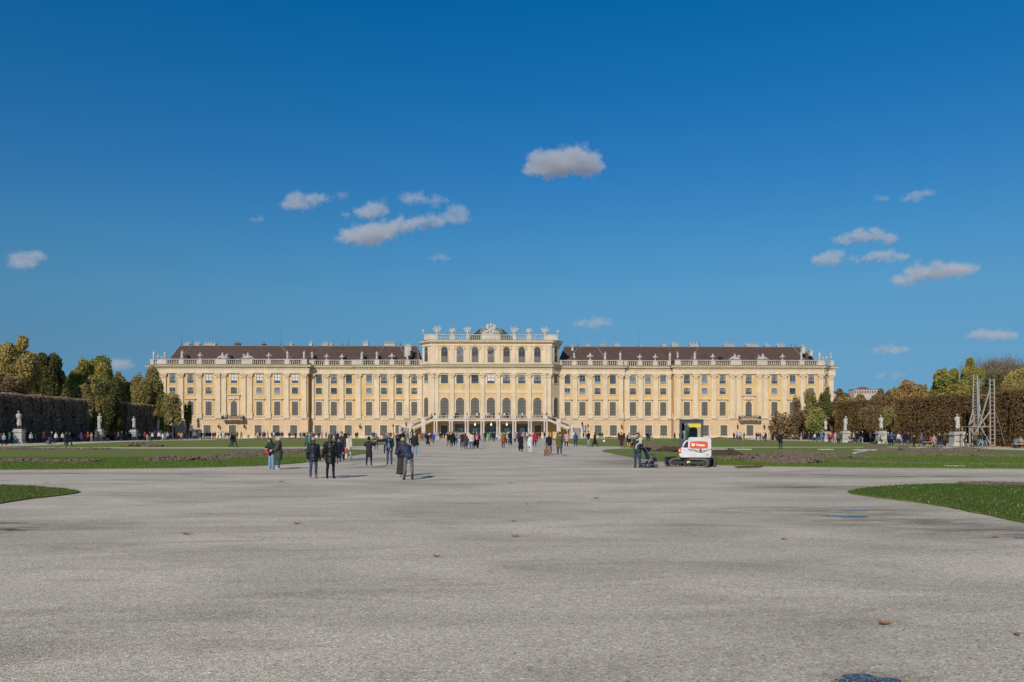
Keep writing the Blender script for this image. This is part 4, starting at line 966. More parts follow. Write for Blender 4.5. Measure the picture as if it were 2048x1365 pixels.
tree(346,781,40,172,'olive','airy olive tree before the left pavilion through which the wall shows',2.2,2600,.27,16,group=TG)
tree(376,793,17,176,'dark','thin columnar tree, rightmost before the left pavilion',1.0,1500,.25,10,group=TG)
tree(1596,791,30,174,'brown','thin brown clipped tree, leftmost before the right pavilion',.6,2100,.24,12,group=TG)
tree(1621,778,34,172,'olive','loose yellow green tree before the right pavilion',1.2,2600,.27,14,group=TG)
tree(1649,774,32,168,'dark','dense dark tree with brown top before the right palace corner',1.0,5600,.26,12,group=TG)
tree(1632,815,40,166,'green','low bushy green tree before the right palace corner',.6,4200,.26,12,group=TG)
tree(1680,778,44,172,'brown','brown tree just right of the palace corner',3,6500,.3,12,group=GRR)
tree(1722,786,50,176,'olive','low olive brown tree under the far houses',3,6000,.3,12,group=GRR)
tree(1700,797,70,150,'orange','low rusty tree behind the far end of the right hedge',2,7000,.26,12,group=GRR)
tree(1766,774,46,165,'brown','purplish brown bare looking tree right of the far houses',3,5500,.28,12,group=GRR)
tree(1752,800,62,123,'brown','rusty green tree standing in the hedge gap',.2,15000,.2,14,group=GRR,second=('olive',(.5,-2,4),(1.6,1,2.5),1500))
tree(1815,762,66,150,'orange','orange tree, brightest above the right hedge',4,9500,.3,16,group=GRR)
tree(1852,768,46,156,'orange','rust orange tree right of the brightest orange one',4,6000,.3,12,group=GRR)
tree(1897,725,66,150,'green','rounded yellow green tree above the right hedge',5,11000,.33,14,group=GRR)
tree(1943,716,52,152,'green','round topped yellow green tree behind the ladder tower',6,9000,.33,12,group=GRR)
twigtree(1985,704,90,165,'grey leafless tree behind the ladder tower',5,GRR,5)
twigtree(2035,682,110,160,'tallest grey leafless tree at the right frame edge',6,GRR,6)
tree(2048,735,78,128,'gold','yellow green tree cut by the right frame edge',5,11000,.3,14,group=GRR)
tree(1990,748,70,140,'dark','dark brown green tree low behind the ladder tower',5,8000,.3,12,group=GRR)
tree(2150,690,150,140,'olive','large olive tree outside the right frame edge',3,8000,.4,12,group=GRR)
# clipped hedges
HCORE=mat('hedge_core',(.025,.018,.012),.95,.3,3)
def hedge(x0,x1,y0,y1,h,kind,label,n,size=.16,gap=None):
    root=empty('hedge',((x0+x1)/2,(y0+y1)/2,0)); tag(root,label,'hedge'); o=(root.location.x,root.location.y,0)
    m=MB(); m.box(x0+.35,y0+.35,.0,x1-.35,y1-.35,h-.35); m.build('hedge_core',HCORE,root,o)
    rs=np.random.default_rng(n); A=[(y1-y0)*h,(y1-y0)*h*.12,(x1-x0)*h,(x1-x0)*(y1-y0)*.7]; A=np.array(A)/sum(A); k=rs.multinomial(n,A); out=[]
    inner=x1 if x0<0 else x0; outer=x0 if x0<0 else x1; sg=1 if x0<0 else -1
    def pts(m_): return rs.uniform(0,1,(m_,3))
    q=pts(k[0]); yy=y0+(y1-y0)*q[:,0]; zz=h*q[:,1]; wob=.14*np.sin(yy*1.9)+.1*np.sin(yy*.7+zz)+.12*np.sin(yy*5.1+zz*1.3); out.append(np.stack([inner+sg*(wob-np.abs(rs.normal(0,.2,k[0]))+.05),yy,zz],1))
    q=pts(k[1]); out.append(np.stack([outer+sg*rs.normal(0,.1,k[1]),y0+(y1-y0)*q[:,0],h*q[:,1]],1))
    q=pts(k[2]); out.append(np.stack([x0+(x1-x0)*q[:,0],y0+np.abs(rs.normal(0,.2,k[2])),h*q[:,1]],1))
    q=pts(k[3]); yy=y0+(y1-y0)*q[:,1]; out.append(np.stack([x0+(x1-x0)*q[:,0],yy,h-np.abs(rs.normal(0,.2,k[3]))+.12*np.sin(yy*.8)+.08*np.sin(yy*3.3)],1))
    P_=np.concatenate(out)
    if gap: # leafless lower stretch: fewer leaves, trunks show
        a,b,hz=gap; keep=~((P_[:,1]>a)&(P_[:,1]<b)&(P_[:,2]<hz)&(rs.random(len(P_))<.62)); P_=P_[keep]
    P_-=np.array([o[0],o[1],0]); P_=P_[P_[:,2]>.02]; link('foliage',scatter_quads('foliage',P_,size,LEAVES[kind],aspect=.6,rs=rs),root)
    m=MB(); y=y0+.6
    while y<y1: m.cyl((inner-sg*.3,y,0),(inner-sg*.25,y+rs.normal(0,.1),h*.7),.07,.03,5); y+=rs.uniform(.7,1.2)
    m.build('trunks',BARK,root,o); return root
hedge(-79.3,-75.4,84,151,7.75,'hedgeL','long dark clipped hedge along the left walk',83200,0.117)
hedge(-79.3,-75.4,166,179,7.65,'hedgeL','short dark clipped hedge behind the gap on the left walk',19200,0.125)
hedge(61.9,65.6,72,100,6.75,'hedgeR','brown clipped hedge at the right, behind the ladder tower',40000,0.101)
hedge(59.3,63.2,101,117,6.5,'hedgeR','long rust brown clipped hedge on the right walk',28800,0.101,gap=(103,114,2.5))
hedge(59.8,63.2,129,139,6.9,'hedgeR','short purplish brown clipped hedge farthest on the right walk',16000,0.109)
# far wood and far houses beyond the right side
rs=np.random.default_rng(3); n=26000; P_=np.zeros((n,3)); a=rs.uniform(0,1,n)
P_[:,0]=190+a*210; P_[:,1]=640+rs.uniform(-30,30,n); P_[:,2]=rs.uniform(0,1,n)**.6*(17+7*np.sin(a*37)+4*np.sin(a*90+1))
P2=P_[:9000].copy(); P2[:,0]=-250-a[:9000]*260
def wood(x0,x1,y0,y1,h,n,kind,label,size=.34):
    rs=np.random.default_rng(n); P_=np.zeros((n,3)); P_[:,0]=rs.uniform(x0,x1,n); P_[:,1]=rs.uniform(y0,y1,n); P_[:,2]=rs.uniform(0,1,n)**.8*h*(.75+.25*np.sin(P_[:,0]*.9)*np.sin(P_[:,1]*.7))
    stuff('undergrowth',scatter_quads('undergrowth',P_,size,LEAVES[kind],rs=rs),label,'undergrowth')
wood(-150,-82,196,206,8,30000,'dark','dark undergrowth of the grove behind the left hedges')
wood(-84,-79,152,165,6.5,14000,'olive','mixed undergrowth filling the gap between the two left hedges',.26)
wood(64,120,176,186,6.5,26000,'brown','brown undergrowth of the grove behind the right hedges')
wood(62.5,68,117,129,4.5,12000,'brown','brown undergrowth filling the gap in the right hedge',.22)
stuff('far_wood',scatter_quads('far_wood',np.concatenate([P_]),1.5,LEAVES['brown']),'distant brown autumn wood on the horizon at right','wood')
HW=plaster('far_house_wall',(.5,.44,.38)); HR=mat('far_red_roof',(.22,.09,.06),.8,.2,1)
for px0,px1,yt,yc_,lb in ((1708,1758,779.5,900,'long pale far building with a row of windows on the skyline'),(1664,1702,788,850,'low pale far house hidden by the brown trees'),(1762,1790,792,860,'far cream house peeping between brown and orange trees')):
    x0,y0,zt=D(px0,yc_,yt); x1,y1,_=D(px1,yc_,yt); base=(x0,y0,0); root=empty('far_house',base); tag(root,lb,'building')
    m=MB(); m.box(x0,y0,0,x1,y0+14,zt); m.build('wall',HW,root,base)
    m=MB(); k=max(4,int((px1-px0)/5)); 
    for i in range(k):
        xa_=x0+(x1-x0)*(i+.3)/k; m.box(xa_,y0-.15,zt-4.2,xa_+(x1-x0)/k*.45,y0,zt-1.2)
    m.build('windows',FRM,root,base)
    m=MB(); xm=(x0+x1)/2; m.box(x0-.4,y0-.4,zt,x1+.4,y0+14.4,zt+.5); 
    m.add([(xm-8,y0+1,zt+.5),(xm+5,y0+1,zt+.5),(xm+5,y0+12,zt+.5),(xm-8,y0+12,zt+.5),(xm-5,y0+6,zt+3.2),(xm+2,y0+6,zt+3.2)],[(0,1,5,4),(1,2,5),(2,3,4,5),(3,0,4)]); m.build('roof',HR,root,base)
# ================= FIGURES =================
def V(*a): return Vector(a)
def dirv(a,o,s=1):     # angle a forward (-y) from straight down, o outwards on side s
    return V(s*math.sin(o),-math.sin(a)*math.cos(o),-math.cos(a)*math.cos(o))
def pose(H=1.72,lean=0,legs=((0,0),(0,0)),spread=.05,arms=((0,.1,.15),(0,.1,.15)),inw=(0,0),head=0,side=0,twist=0):
    """joints of a standing figure facing -y; side index 0 = its right (-x), 1 = its left"""
    J={}; kn=[];an=[];to=[]
    for s,(a,b) in zip((-1,1),legs):
        h=V(s*.052*H,0,0); k=h+dirv(a,spread,s)*.245*H; f=k+dirv(a-b,spread*.4,s)*.24*H; kn.append(k); an.append(f); to.append(f)
    low=min(p.z for p in an); hz=.042*H-low; up=V(0,0,hz)
    J['hip']=up; J['hips']=[V(s*.052*H,0,0)+up for s in (-1,1)]; J['kn']=[k+up for k in kn]; J['an']=[k+up for k in an]
    u=V(side,-math.sin(lean),math.cos(lean)).normalized(); J['u']=u; f=V(0,-math.cos(lean),-math.sin(lean)); J['f']=f
    J['waist']=up+u*.085*H; J['chest']=up+u*.20*H; J['neck']=up+u*.315*H; sh=up+u*.268*H
    hu=V(side*1.2,-math.sin(lean+head),math.cos(lean+head)).normalized(); J['hu']=hu; J['hf']=V(math.sin(twist)*math.cos(lean+head),-math.cos(lean+head)*math.cos(twist),-math.sin(lean+head))
    J['head']=J['neck']+hu*.10*H
    J['sh']=[sh+V(s*.096*H,0,0) for s in (-1,1)]; J['el']=[];J['wr']=[];J['hd']=[]
    for i,(s,(a,o,e)) in enumerate(zip((-1,1),arms)):
        el=J['sh'][i]+dirv(a,o,s)*.172*H; d=dirv(a+e,o-inw[i],s); wr=el+d*.15*H; J['el'].append(el); J['wr'].append(wr); J['hd'].append((wr,d))
    J['H']=H; return J
def tors(m,J,k,w=1.0,d=1.0,n=14):
    H=J['H']; M=Matrix((J['u'].cross(-J['f']).normalized()*1,-J['f'],J['u'])).transposed() if False else None
    R_=Matrix.Rotation(math.atan2(-J['u'].y,J['u'].z),3,'X')
    for c,r in ((J['hip']+J['u']*.005*H,(.092,.072,.07)),(J['waist'],(.08,.06,.08)),(J['waist'].lerp(J['chest'],.5),(.088,.064,.08)),(J['chest'],(.098,.068,.085)),(J['chest'].lerp(J['neck'],.4),(.088,.06,.05)),(J['chest'].lerp(J['neck'],.72),(.055,.048,.04))):
        m.ell(c,((r[0]*w+k)*H,(r[1]*d+k)*H,(r[2]+k)*H),n,8,R_)
    for s in (0,1): m.ell(J['sh'][s]-J['u']*.008*H,((.036*w+k)*H,(.038*d+k)*H,(.036+k*.8)*H),10,6)
def hand(m,J,i,fine):
    H=J['H']; w,d=J['hd'][i]; q=Vector((0,0,1)).rotation_difference(d).to_matrix()
    m.ell(w+d*.028*H,(.013*H,.022*H,.034*H),8,6,q)
    if fine:
        ax=q@Vector((0,1,0)); pn=q@Vector((1,0,0)); cu=-1 if i==0 else 1
        for j,(o,L) in enumerate(((-.016,.036),(-.0055,.042),(.005,.039),(.0155,.031))):
            b=w+d*.052*H+ax*o*H; k=b+d*L*.55*H+pn*(-cu)*.006*H; t=k+(d*.8-pn*cu*.6).normalized()*L*.5*H; m.cap(b,k,.0058*H,.0055*H,6); m.cap(k,t,.0055*H,.0048*H,6)
        b=w+d*.02*H-ax*.018*H; m.cap(b,b+(d*.6-ax*.75-pn*cu*.2).normalized()*.036*H,.0068*H,.0055*H,6)
def body_mesh(J,fine):
    H=J['H']; m=MB(); tors(m,J,-.016)
    for i in (0,1):
        m.cap(J['hips'][i],J['kn'][i],.038*H,.024*H); m.cap(J['kn'][i],J['an'][i],.024*H,.017*H); m.ell(J['kn'][i].lerp(J['an'][i],.28)+V(0,.008*H,0),(.024*H,.027*H,.06*H))
        m.cap(J['sh'][i],J['el'][i],.022*H,.018*H); m.cap(J['el'][i],J['wr'][i],.018*H,.0145*H); hand(m,J,i,fine)
    m.cap(J['neck']-J['u']*.02*H,J['head']-J['hu']*.02*H,.03*H,.027*H)
    hc=J['head']; q=Vector((0,0,1)).rotation_difference(J['hu']).to_matrix()
    m.ell(hc,(.046*H,.055*H,.066*H),14,10,q); m.ell(hc-J['hu']*.03*H+J['hf']*.012*H,(.032*H,.036*H,.036*H),10,8,q)
    if fine:
        m.cap(hc+J['hf']*.05*H+J['hu']*.008*H,hc+J['hf']*.06*H-J['hu']*.012*H,.006*H,.009*H,6)
        sx=J['hu'].cross(J['hf']).normalized()
        for s in (-1,1): m.ell(hc+sx*s*.045*H-J['hu']*.004*H,(.007*H,.012*H,.018*H),8,6,q)
        m.ell(hc+J['hf']*.046*H-J['hu']*.034*H,(.014*H,.008*H,.006*H),8,6)
    return m
def jacket_mesh(J,hem,k=.016,flare=.0,hood=False,coll=True,sleeve=True):
    """hem = how far below the hip joint the garment ends, in heights"""
    H=J['H']; m=MB(); tors(m,J,k,1.03,1.1)
    R_=Matrix.Rotation(math.atan2(-J['u'].y,J['u'].z),3,'X')
    n=max(1,int(hem/.03)); mid=(J['kn'][0]+J['kn'][1])/2; 
    for j in range(n+1):
        t=hem*j/max(n,1); c=J['hip']+(mid-J['hip']).normalized()*t*H
        m.ell(c,((.097+k+flare*t)*H,(.08+k+flare*t*.8)*H,.035*H),14,6)
    for i in (0,1):
        if sleeve:
            m.cap(J['sh'][i],J['el'][i],(.032+k)*H,(.027+k*.8)*H); m.cap(J['el'][i],J['wr'][i].lerp(J['el'][i],.06),(.027+k*.7)*H,(.02+k*.5)*H)
    if coll: m.cap(J['neck']-J['u']*.03*H,J['neck']+J['u']*.012*H,.045*H,.037*H)
    if hood: m.ell(J['neck']-J['f']*.045*H-J['u']*.01*H,(.055*H,.04*H,.05*H),12,8,R_)
    return m
def trous_mesh(J,k=.008,wide=0):
    H=J['H']; m=MB(); m.ell(J['hip']+J['u']*.02*H,((.094+k)*H,(.074+k)*H,.075*H),14,8)
    for i in (0,1):
        m.cap(J['hips'][i],J['kn'][i],(.05+k)*H,(.034+k+wide*.5)*H); a=J['an'][i]+V(0,0,.012*H); m.cap(J['kn'][i],a,(.034+k+wide*.6)*H,(.025+k+wide)*H); m.ell(J['kn'][i].lerp(a,.3)+V(0,.01*H,0),((.032+k)*H,(.036+k)*H,.07*H),10,7)
        m.ell(J['kn'][i].lerp(J['hips'][i],.75)+V(0,.016*H,0),((.048+k)*H,(.052+k)*H,.07*H),10,7)
    return m
def skirt_mesh(J,L,flare):
    H=J['H']; m=MB(); mid=(J['an'][0]+J['an'][1])/2; n=14
    for j in range(n+1):
        t=L*j/n; c=J['hip'].lerp(V(mid.x,mid.y,0),t/.53*.98); m.ell(c+V(0,0,.02*H),((.1+flare*t)*H,(.08+flare*t*.8)*H,.04*H),14,6)
    return m
def shoes_mesh(J,boot=0,big=1):
    H=J['H']; m=MB()
    for i,s in ((0,-1),(1,1)):
        a=J['an'][i]; fl=V(s*.12,-1,0).normalized()
        m.ell(V(a.x,a.y,a.z-.016*H)+fl*.035*H,(.024*H*big,.062*H*big,.022*H*big),10,7,Matrix.Rotation(math.atan2(fl.x,-fl.y),3,'Z')); m.ell(V(a.x,a.y,a.z-.012*H)-fl*.008*H,(.023*H*big,.03*H*big,.027*H),10,7)
        if boot: m.cap(a-V(0,0,.005*H),a.lerp(J['kn'][i],boot),.026*H*big,.03*H*big)
    return m
def hair_mesh(J,kind):
    H=J['H']; m=MB(); q=Vector((0,0,1)).rotation_difference(J['hu']).to_matrix(); c=J['head']-J['hf']*.009*H+J['hu']*.012*H
    m.ell(c,(.056*H,.061*H,.069*H),14,9,q)
    if kind=='long': m.ell(c-J['hf']*.03*H-J['hu']*.06*H,(.045*H,.028*H,.085*H),12,8,q); m.ell(c-J['hf']*.038*H-J['hu']*.12*H,(.04*H,.02*H,.06*H),12,8,q)
    if kind=='bun': m.ell(c-J['hf']*.055*H+J['hu']*.01*H,(.026*H,)*3,10,7)
    if kind=='beanie': m.ell(c+J['hu']*.016*H,(.053*H,.057*H,.056*H),14,9,q)
    if kind=='tall': m.cap(c+J['hu']*.01*H,c+J['hu']*.085*H,.05*H,.02*H)
    if kind=='hood': m.ell(c-J['hu']*.015*H-J['hf']*.012*H,(.06*H,.06*H,.078*H),14,9,q)
    if kind=='brim': m.lathe((c.x,c.y,c.z+.01*H),[(.085*H,0),(.085*H,.006*H),(.05*H,.012*H)],14)
    return m
def cuthead(me,J):       # keep hair off the face
    import bmesh
    b=bmesh.new(); b.from_mesh(me); H=J['H']
    dele=[f for f in b.faces if (f.calc_center_median()-J['head']).dot(J['hf'])>.022*H and (f.calc_center_median()-J['head']).dot(J['hu'])<.028*H]
    bmesh.ops.delete(b,geom=dele,context='FACES'); b.to_mesh(me); b.free(); return me
def puff(me,amp,freq,H):
    n=len(me.vertices); a=np.zeros(n*3,np.float32); me.vertices.foreach_get('co',a); a=a.reshape(-1,3); no=np.zeros(n*3,np.float32); me.vertices.foreach_get('normal',no); no=no.reshape(-1,3)
    d=amp*(np.abs(np.sin((a[:,2]+.02*np.sin(a[:,0]*9))*freq))**.55-.6)+amp*.5*np.sin(a[:,0]*31+a[:,2]*17)*np.sin(a[:,2]*23); a+=no*d[:,None]; me.vertices.foreach_set('co',a.ravel()); me.update()
def folds(me,amp):
    n=len(me.vertices); a=np.zeros(n*3,np.float32); me.vertices.foreach_get('co',a); a=a.reshape(-1,3); no=np.zeros(n*3,np.float32); me.vertices.foreach_get('normal',no); no=no.reshape(-1,3)
    d=amp*(np.sin(a[:,2]*38+5*np.sin(a[:,0]*13)+3*a[:,1]*9)*.5+np.sin(a[:,0]*29+a[:,2]*11)*.5); a+=no*d[:,None]; me.vertices.foreach_set('co',a.ravel()); me.update()
# ---------- cloth and skin colours
def cl(r,g,b,rough=.85,name=None,k=.8): return simple(tuple(x*k for x in lin((r,g,b))),rough,name)
COL=dict(black=(24,24,27),dark=(38,38,42),navy=(26,31,52),grey=(105,105,110),dgrey=(62,64,68),lgrey=(165,165,172),white=(215,215,218),cream=(214,200,172),beige=(178,156,126),tan=(160,122,84),
 brown=(92,64,46),red=(190,30,42),maroon=(88,32,42),magenta=(185,30,70),pink=(214,150,160),orange=(222,120,30),rust=(170,84,30),salmon=(215,140,105),mustard=(205,150,40),green=(60,110,60),olive=(96,98,50),
 dgreen=(36,58,46),teal=(20,120,118),jade=(20,150,105),blue=(40,80,150),bright=(45,78,165),sky=(70,130,190),jeans=(62,88,125),ljeans=(130,160,190),dteal=(32,62,70),purple=(86,60,110),lilac=(170,150,175),taupe=(120,106,98),yellow=(225,165,30),sage=(120,128,98),paleblue=(170,180,200),lime=(110,180,90))
NAMES=dict(dgrey='dark grey',lgrey='light grey',dgreen='dark green',jade='bright green',bright='bright blue',sky='sky blue',jeans='blue denim',ljeans='pale blue denim',dteal='dark teal',paleblue='pale blue',lime='lime green',dark='charcoal')
def cm(c):
    r,g,b=COL[c]; y=.3*r+.59*g+.11*b; return cl(*(.8*v+.2*y for v in (r,g,b)),name='cloth_'+c,k=.78)
SKIN=mat('skin',(.55,.33,.24),.6,.08,20); HAIRC={'bk':mat('black_hair',(.018,.014,.012),.6,.2,30),'br':mat('brown_hair',(.085,.045,.022),.6,.2,30),'bl':mat('blond_hair',(.40,.28,.13),.6,.2,30),'gr':mat('grey_hair',(.35,.34,.33),.6,.2,30)}
WSH=cl(225,225,228,name='white_shoe')
# ---------- shared low detail wardrobe
POSES={'st':dict(arms=((.05,.12,.25),(.0,.12,.2)),legs=((.03,.02),(-.02,.02))),
 'wa':dict(lean=.05,arms=((-.35,.1,.25),(.35,.1,.35)),legs=((.38,.08),(-.3,.28)),spread=.03),
 'wb':dict(lean=.04,arms=((.35,.1,.35),(-.3,.1,.25)),legs=((-.28,.25),(.36,.08)),spread=.03),
 'ph':dict(arms=((.3,.12,1.5),(.25,.12,1.3)),inw=(.5,.5),legs=((.0,.02),(.04,.05)),head=.35),
 'po':dict(arms=((1.2,.3,.5),(1.25,.2,.35)),legs=((0,.02),(0,.02)),spread=.09),
 'cr':dict(lean=.7,arms=((.9,.1,.5),(.8,.1,.6)),legs=((1.75,2.2),(1.5,2.1)),spread=.12,head=.2),
 'si':dict(lean=.15,arms=((.5,.1,.9),(.5,.1,.9)),inw=(.3,.3),legs=((1.45,1.45),(1.45,1.4)),spread=.1,head=.15)}
TOPS={'j':(.045,.012,0),'p':(.07,.024,.1),'c':(.15,.014,.16),'d':(.30,.010,.14),'s':(.02,.004,0)}
cache={}
def part(key,fn):
    if key not in cache: cache[key]=fn()
    return cache[key]
def wardrobe(ps,top,bot,hair,J,vox):
    r={}
    r['body']=part((ps,'b',vox),lambda: remesh(body_mesh(J,False).mesh('body'),vox,1,'body'))
    h,k,fl=TOPS[top]; r['jacket']=part((ps,top,vox),lambda: remesh(jacket_mesh(J,h,k,fl,hood=top=='p').mesh('jacket'),vox,1,'jacket'))
    if bot=='k': r['skirt']=part((ps,'k',vox),lambda: remesh(skirt_mesh(J,.44,.1).mesh('skirt'),vox,1,'skirt'))
    else: r['trousers']=part((ps,bot,vox),lambda: remesh(trous_mesh(J,.008,.014 if bot=='w' else 0).mesh('trousers'),vox,1,'trousers'))
    r['shoes']=part((ps,'sh',vox),lambda: remesh(shoes_mesh(J).mesh('shoes'),vox*.8,0,'shoes'))
    r['hair']=part((ps,hair,vox),lambda: cuthead(remesh(hair_mesh(J,hair).mesh('hair'),vox*.8,1,'hair'),J))
    return r
def setmat(o,m):
    if not o.data.materials: o.data.materials.append(m)
    o.material_slots[0].link='OBJECT'; o.material_slots[0].material=m
def person(px,py,H,rz,ps,top,tc,bot,bc,hair,hc,label,group=None,vox=.035,shoe=None,z=0,xyz=None,jit=True):
    J=part((ps,'J'),lambda: pose(1.72,**POSES[ps])); parts=wardrobe(ps,top,bot,hair,J,vox)
    x,y=G(px,py) if xyz is None else xyz[:2]
    if xyz is not None: z=xyz[2]
    root=empty('person',(x,y,z),rz); k=H/1.72; root.scale=(k,k,k); tag(root,label,'person',group)
    hcol=HAIRC.get(hc) or cm(hc)
    for n_,me in parts.items():
        nn={'jacket':{'j':'jacket','p':'padded_jacket','c':'coat','d':'long_coat','s':'sweater'}[top],'hair':{'short':'hair','long':'hair','bun':'hair','beanie':'hat','tall':'hat','hood':'hood','brim':'hat'}[hair]}.get(n_,n_)
        o=link(nn,me,root); setmat(o,{'body':SKIN,'jacket':cm(tc),'trousers':cm(bc),'skirt':cm(bc),'shoes':cm(shoe or 'dark'),'hair':hcol}[n_])
    return root
# ================= STATUES =================
STAT=plaster('marble',(.54,.51,.46),dirt=.35)
def robe(J,amp=.03,k=.012,fl=.08,L=.5): # draped stone figure
    m=body_mesh(J,False); s=jacket_mesh(J,.05,k,0,sleeve=False); t=skirt_mesh(J,L,fl)
    for q in (s,t): m.add(q.v,q.f)
    H=J['H']; m.ell(J['head']+J['hu']*.012*H,(.05*H,.055*H,.062*H)); return m
SP=[dict(arms=((.2,.1,.9),(.1,.05,.2)),inw=(.5,0),legs=((.05,.05),(-.05,.1)),side=.07),dict(arms=((.3,.12,1.4),(.0,.04,.2)),inw=(.6,0),legs=((.1,.1),(-.05,.05)),side=-.07,head=.35),
    dict(arms=((.0,.05,.4),(.7,.2,1.3)),inw=(0,.4),legs=((-.05,.05),(.12,.2)),side=.05,head=.15),dict(arms=((.4,.05,1.5),(.1,.06,.9)),inw=(.5,.5),legs=((0,.02),(.1,.12)),side=-.04,head=-.1)]
def stat_mesh(i,vox):
    def f():
        J=pose(2.1,**SP[i%4]); me=remesh(robe(J,fl=.04+.05*(i%3),L=(.5,.3,.48,.5)[i%4]).mesh('statue'),vox,1,'statue'); folds(me,.022 if vox<.05 else .03); return me
    return part(('stat',i%4,vox),f)
def roofstat(px,Y,zb,ht,i,label,group='stone figures along the roof balustrade',x=None):
    me=stat_mesh(i,.05); c=part(('statm',me.name),lambda: (me.materials.append(STAT),me)[1]); o=link('statue',c); o.location=(XY(px,Y) if x is None else x,Y,zb+.12); k=ht/2.1; o.scale=(k*1.1,k*1.1,k); o.rotation_euler=(0,0,(-.5,.4,.1,-.2)[i%4]); tag(o,label,'statue',group)
    return o
URN=[(.28,0),(.28,.12),(.12,.2),(.1,.36),(.2,.5),(.42,.72),(.5,.95),(.46,1.05),(.3,1.15),(.16,1.3),(.2,1.42),(.1,1.55),(.06,1.75)]
def urn(px,Y,zb,ht,label,wide=1.0,group='stone urns along the roof balustrade'):
    def f():
        m=MB(); m.lathe((0,0,0),URN,10)
        for s in (-1,1): m.ell((s*.52,0,.95),(.2,.09,.13),8,6); m.ell((s*.45,0,.8),(.12,.08,.15),8,6)
        me=m.mesh('urn',smooth=True); me.materials.append(STAT); return me
    o=link('urn',part('urn',f)); o.location=(XY(px,Y),Y,zb); k=ht/1.75; o.scale=(k*wide,k*wide,k); tag(o,label,'urn',group)
zt=Z['bt']; h=ZL(703.6)-zt
yP,yW,yI=YP+.1,YW+.1,YI+.1
for i,(px,Y,lb) in enumerate(((307.6,YP+1.8,'stone figure at the extreme left corner of the roof balustrade'),(330.6,YP+2.1,'dark stained stone figure second from the left end of the roofline'),(364,yP,'robed stone figure left of the leftmost balustrade urn'),
    (575,yP,'robed stone figure above the right part of the left pavilion'),(608,yP,'stone figure at the inner corner of the left pavilion'),(624.6,yW,'stone figure just right of the inner corner of the left pavilion'),
    (723.6,yI,'stone figure in the middle of the left wing balustrade'),(753.8,yI,'stone figure second right of the two left wing urns'),(814.8,yI,'stone figure next to the chimney left of the centre block'),
    (1148.7,yI,'first stone figure right of the centre block'),(1210.3,yI,'stone figure right of the first right wing urn'),(1240.7,yI,'stone figure in the middle of the right wing balustrade'),
    (1339.7,yW,'stone figure at the right end of the right wing'),(1355.4,yP,'stone figure at the inner corner of the right pavilion'),(1389.6,yP,'robed stone figure left of the first right pavilion urn'),
    (1602.8,yP,'stone figure right of the last right pavilion urn, before a chimney'),(1639,yP,'stone figure before the right end of the roofline'),(1661.8,YP+1.8,'stone figure at the extreme right corner of the roof balustrade'))):
    roofstat(px,Y,zt-.12,h,i,lb)
for px,Y,wd,ht,lb in ((316.5,YP+2.1,.7,1.5,'small stone vase behind the left corner figure'),(324,YP+2.1,.7,1.1,'smallest stone vase at the left end of the roofline'),(400.4,yP,1,1.75,'stone urn left of the left reclining group'),(537.9,yP,1,1.75,'stone urn right of the left pavilion reclining groups'),
    (653.6,yW,1,1.7,'left one of the two urns on the left wing'),(684,yW,1,1.7,'right one of the two urns on the left wing'),(784,yI,1.25,1.8,'broad stone urn left of the centre block'),
    (1180.4,yI,1.25,2.0,'broad stone urn right of the centre block'),(1279.7,yW,1,1.75,'left one of the two urns on the right wing'),(1310.5,yW,1,1.75,'right one of the two urns on the right wing'),
    (1425.6,yP,1,1.75,'stone urn left of the right pavilion reclining groups'),(1565,yP,1,1.75,'stone urn right of the right pavilion reclining groups'),(1646.3,YP+2.1,.7,1.3,'small stone vase second from the right end of the roofline'),(1653,YP+2.1,.7,1.5,'small stone vase behind the right corner figure')):
    urn(px,Y,zt,ht,lb,wd)
def group_mesh(flip):
    def f():
        m=MB(); J=pose(1.9,lean=-.15,legs=((1.5,1.3),(1.35,1.5)),arms=((.4,.6,.8),(-.3,.7,.4)),spread=.2,side=.2); a=robe(J,L=.2); m.add([(v[0]+.75,v[1],v[2]-.12) for v in a.v],a.f)
        m.ell((-.35,0,.55),(.75,.35,.4)); m.ell((-.95,0,.4),(.6,.3,.25)); m.ell((-.25,-.1,1.05),(.28,.25,.4)); m.ell((-.22,-.1,1.5),(.15,.16,.19)); m.cap((-.9,0,.4),(-1.75,0,.12),.2,.08); m.ell((.3,0,.3),(1.2,.4,.3)); m.cap((.9,0,1.1),(1.25,-.2,1.0),.12,.1); m.cap((-.3,0,1.2),(.3,0,1.0),.1,.09)
        me=remesh(m.mesh('statue_group'),.06,1,'statue_group'); folds(me,.04); me.materials.append(STAT); return me
    return part('grp',f)
for px,sx,lb in ((447,1,'reclining stone group, left one on the left pavilion'),(494.5,-1,'reclining stone group, right one on the left pavilion'),(1471,1,'reclining stone group, left one on the right pavilion'),(1524,-1,'reclining stone group, right one on the right pavilion')):
    o=link('statue_group',group_mesh(0)); o.location=(XY(px,yP),yP,zt); o.scale=(sx,1,1.05); tag(o,lb,'statue','reclining stone groups on the roof balustrade')
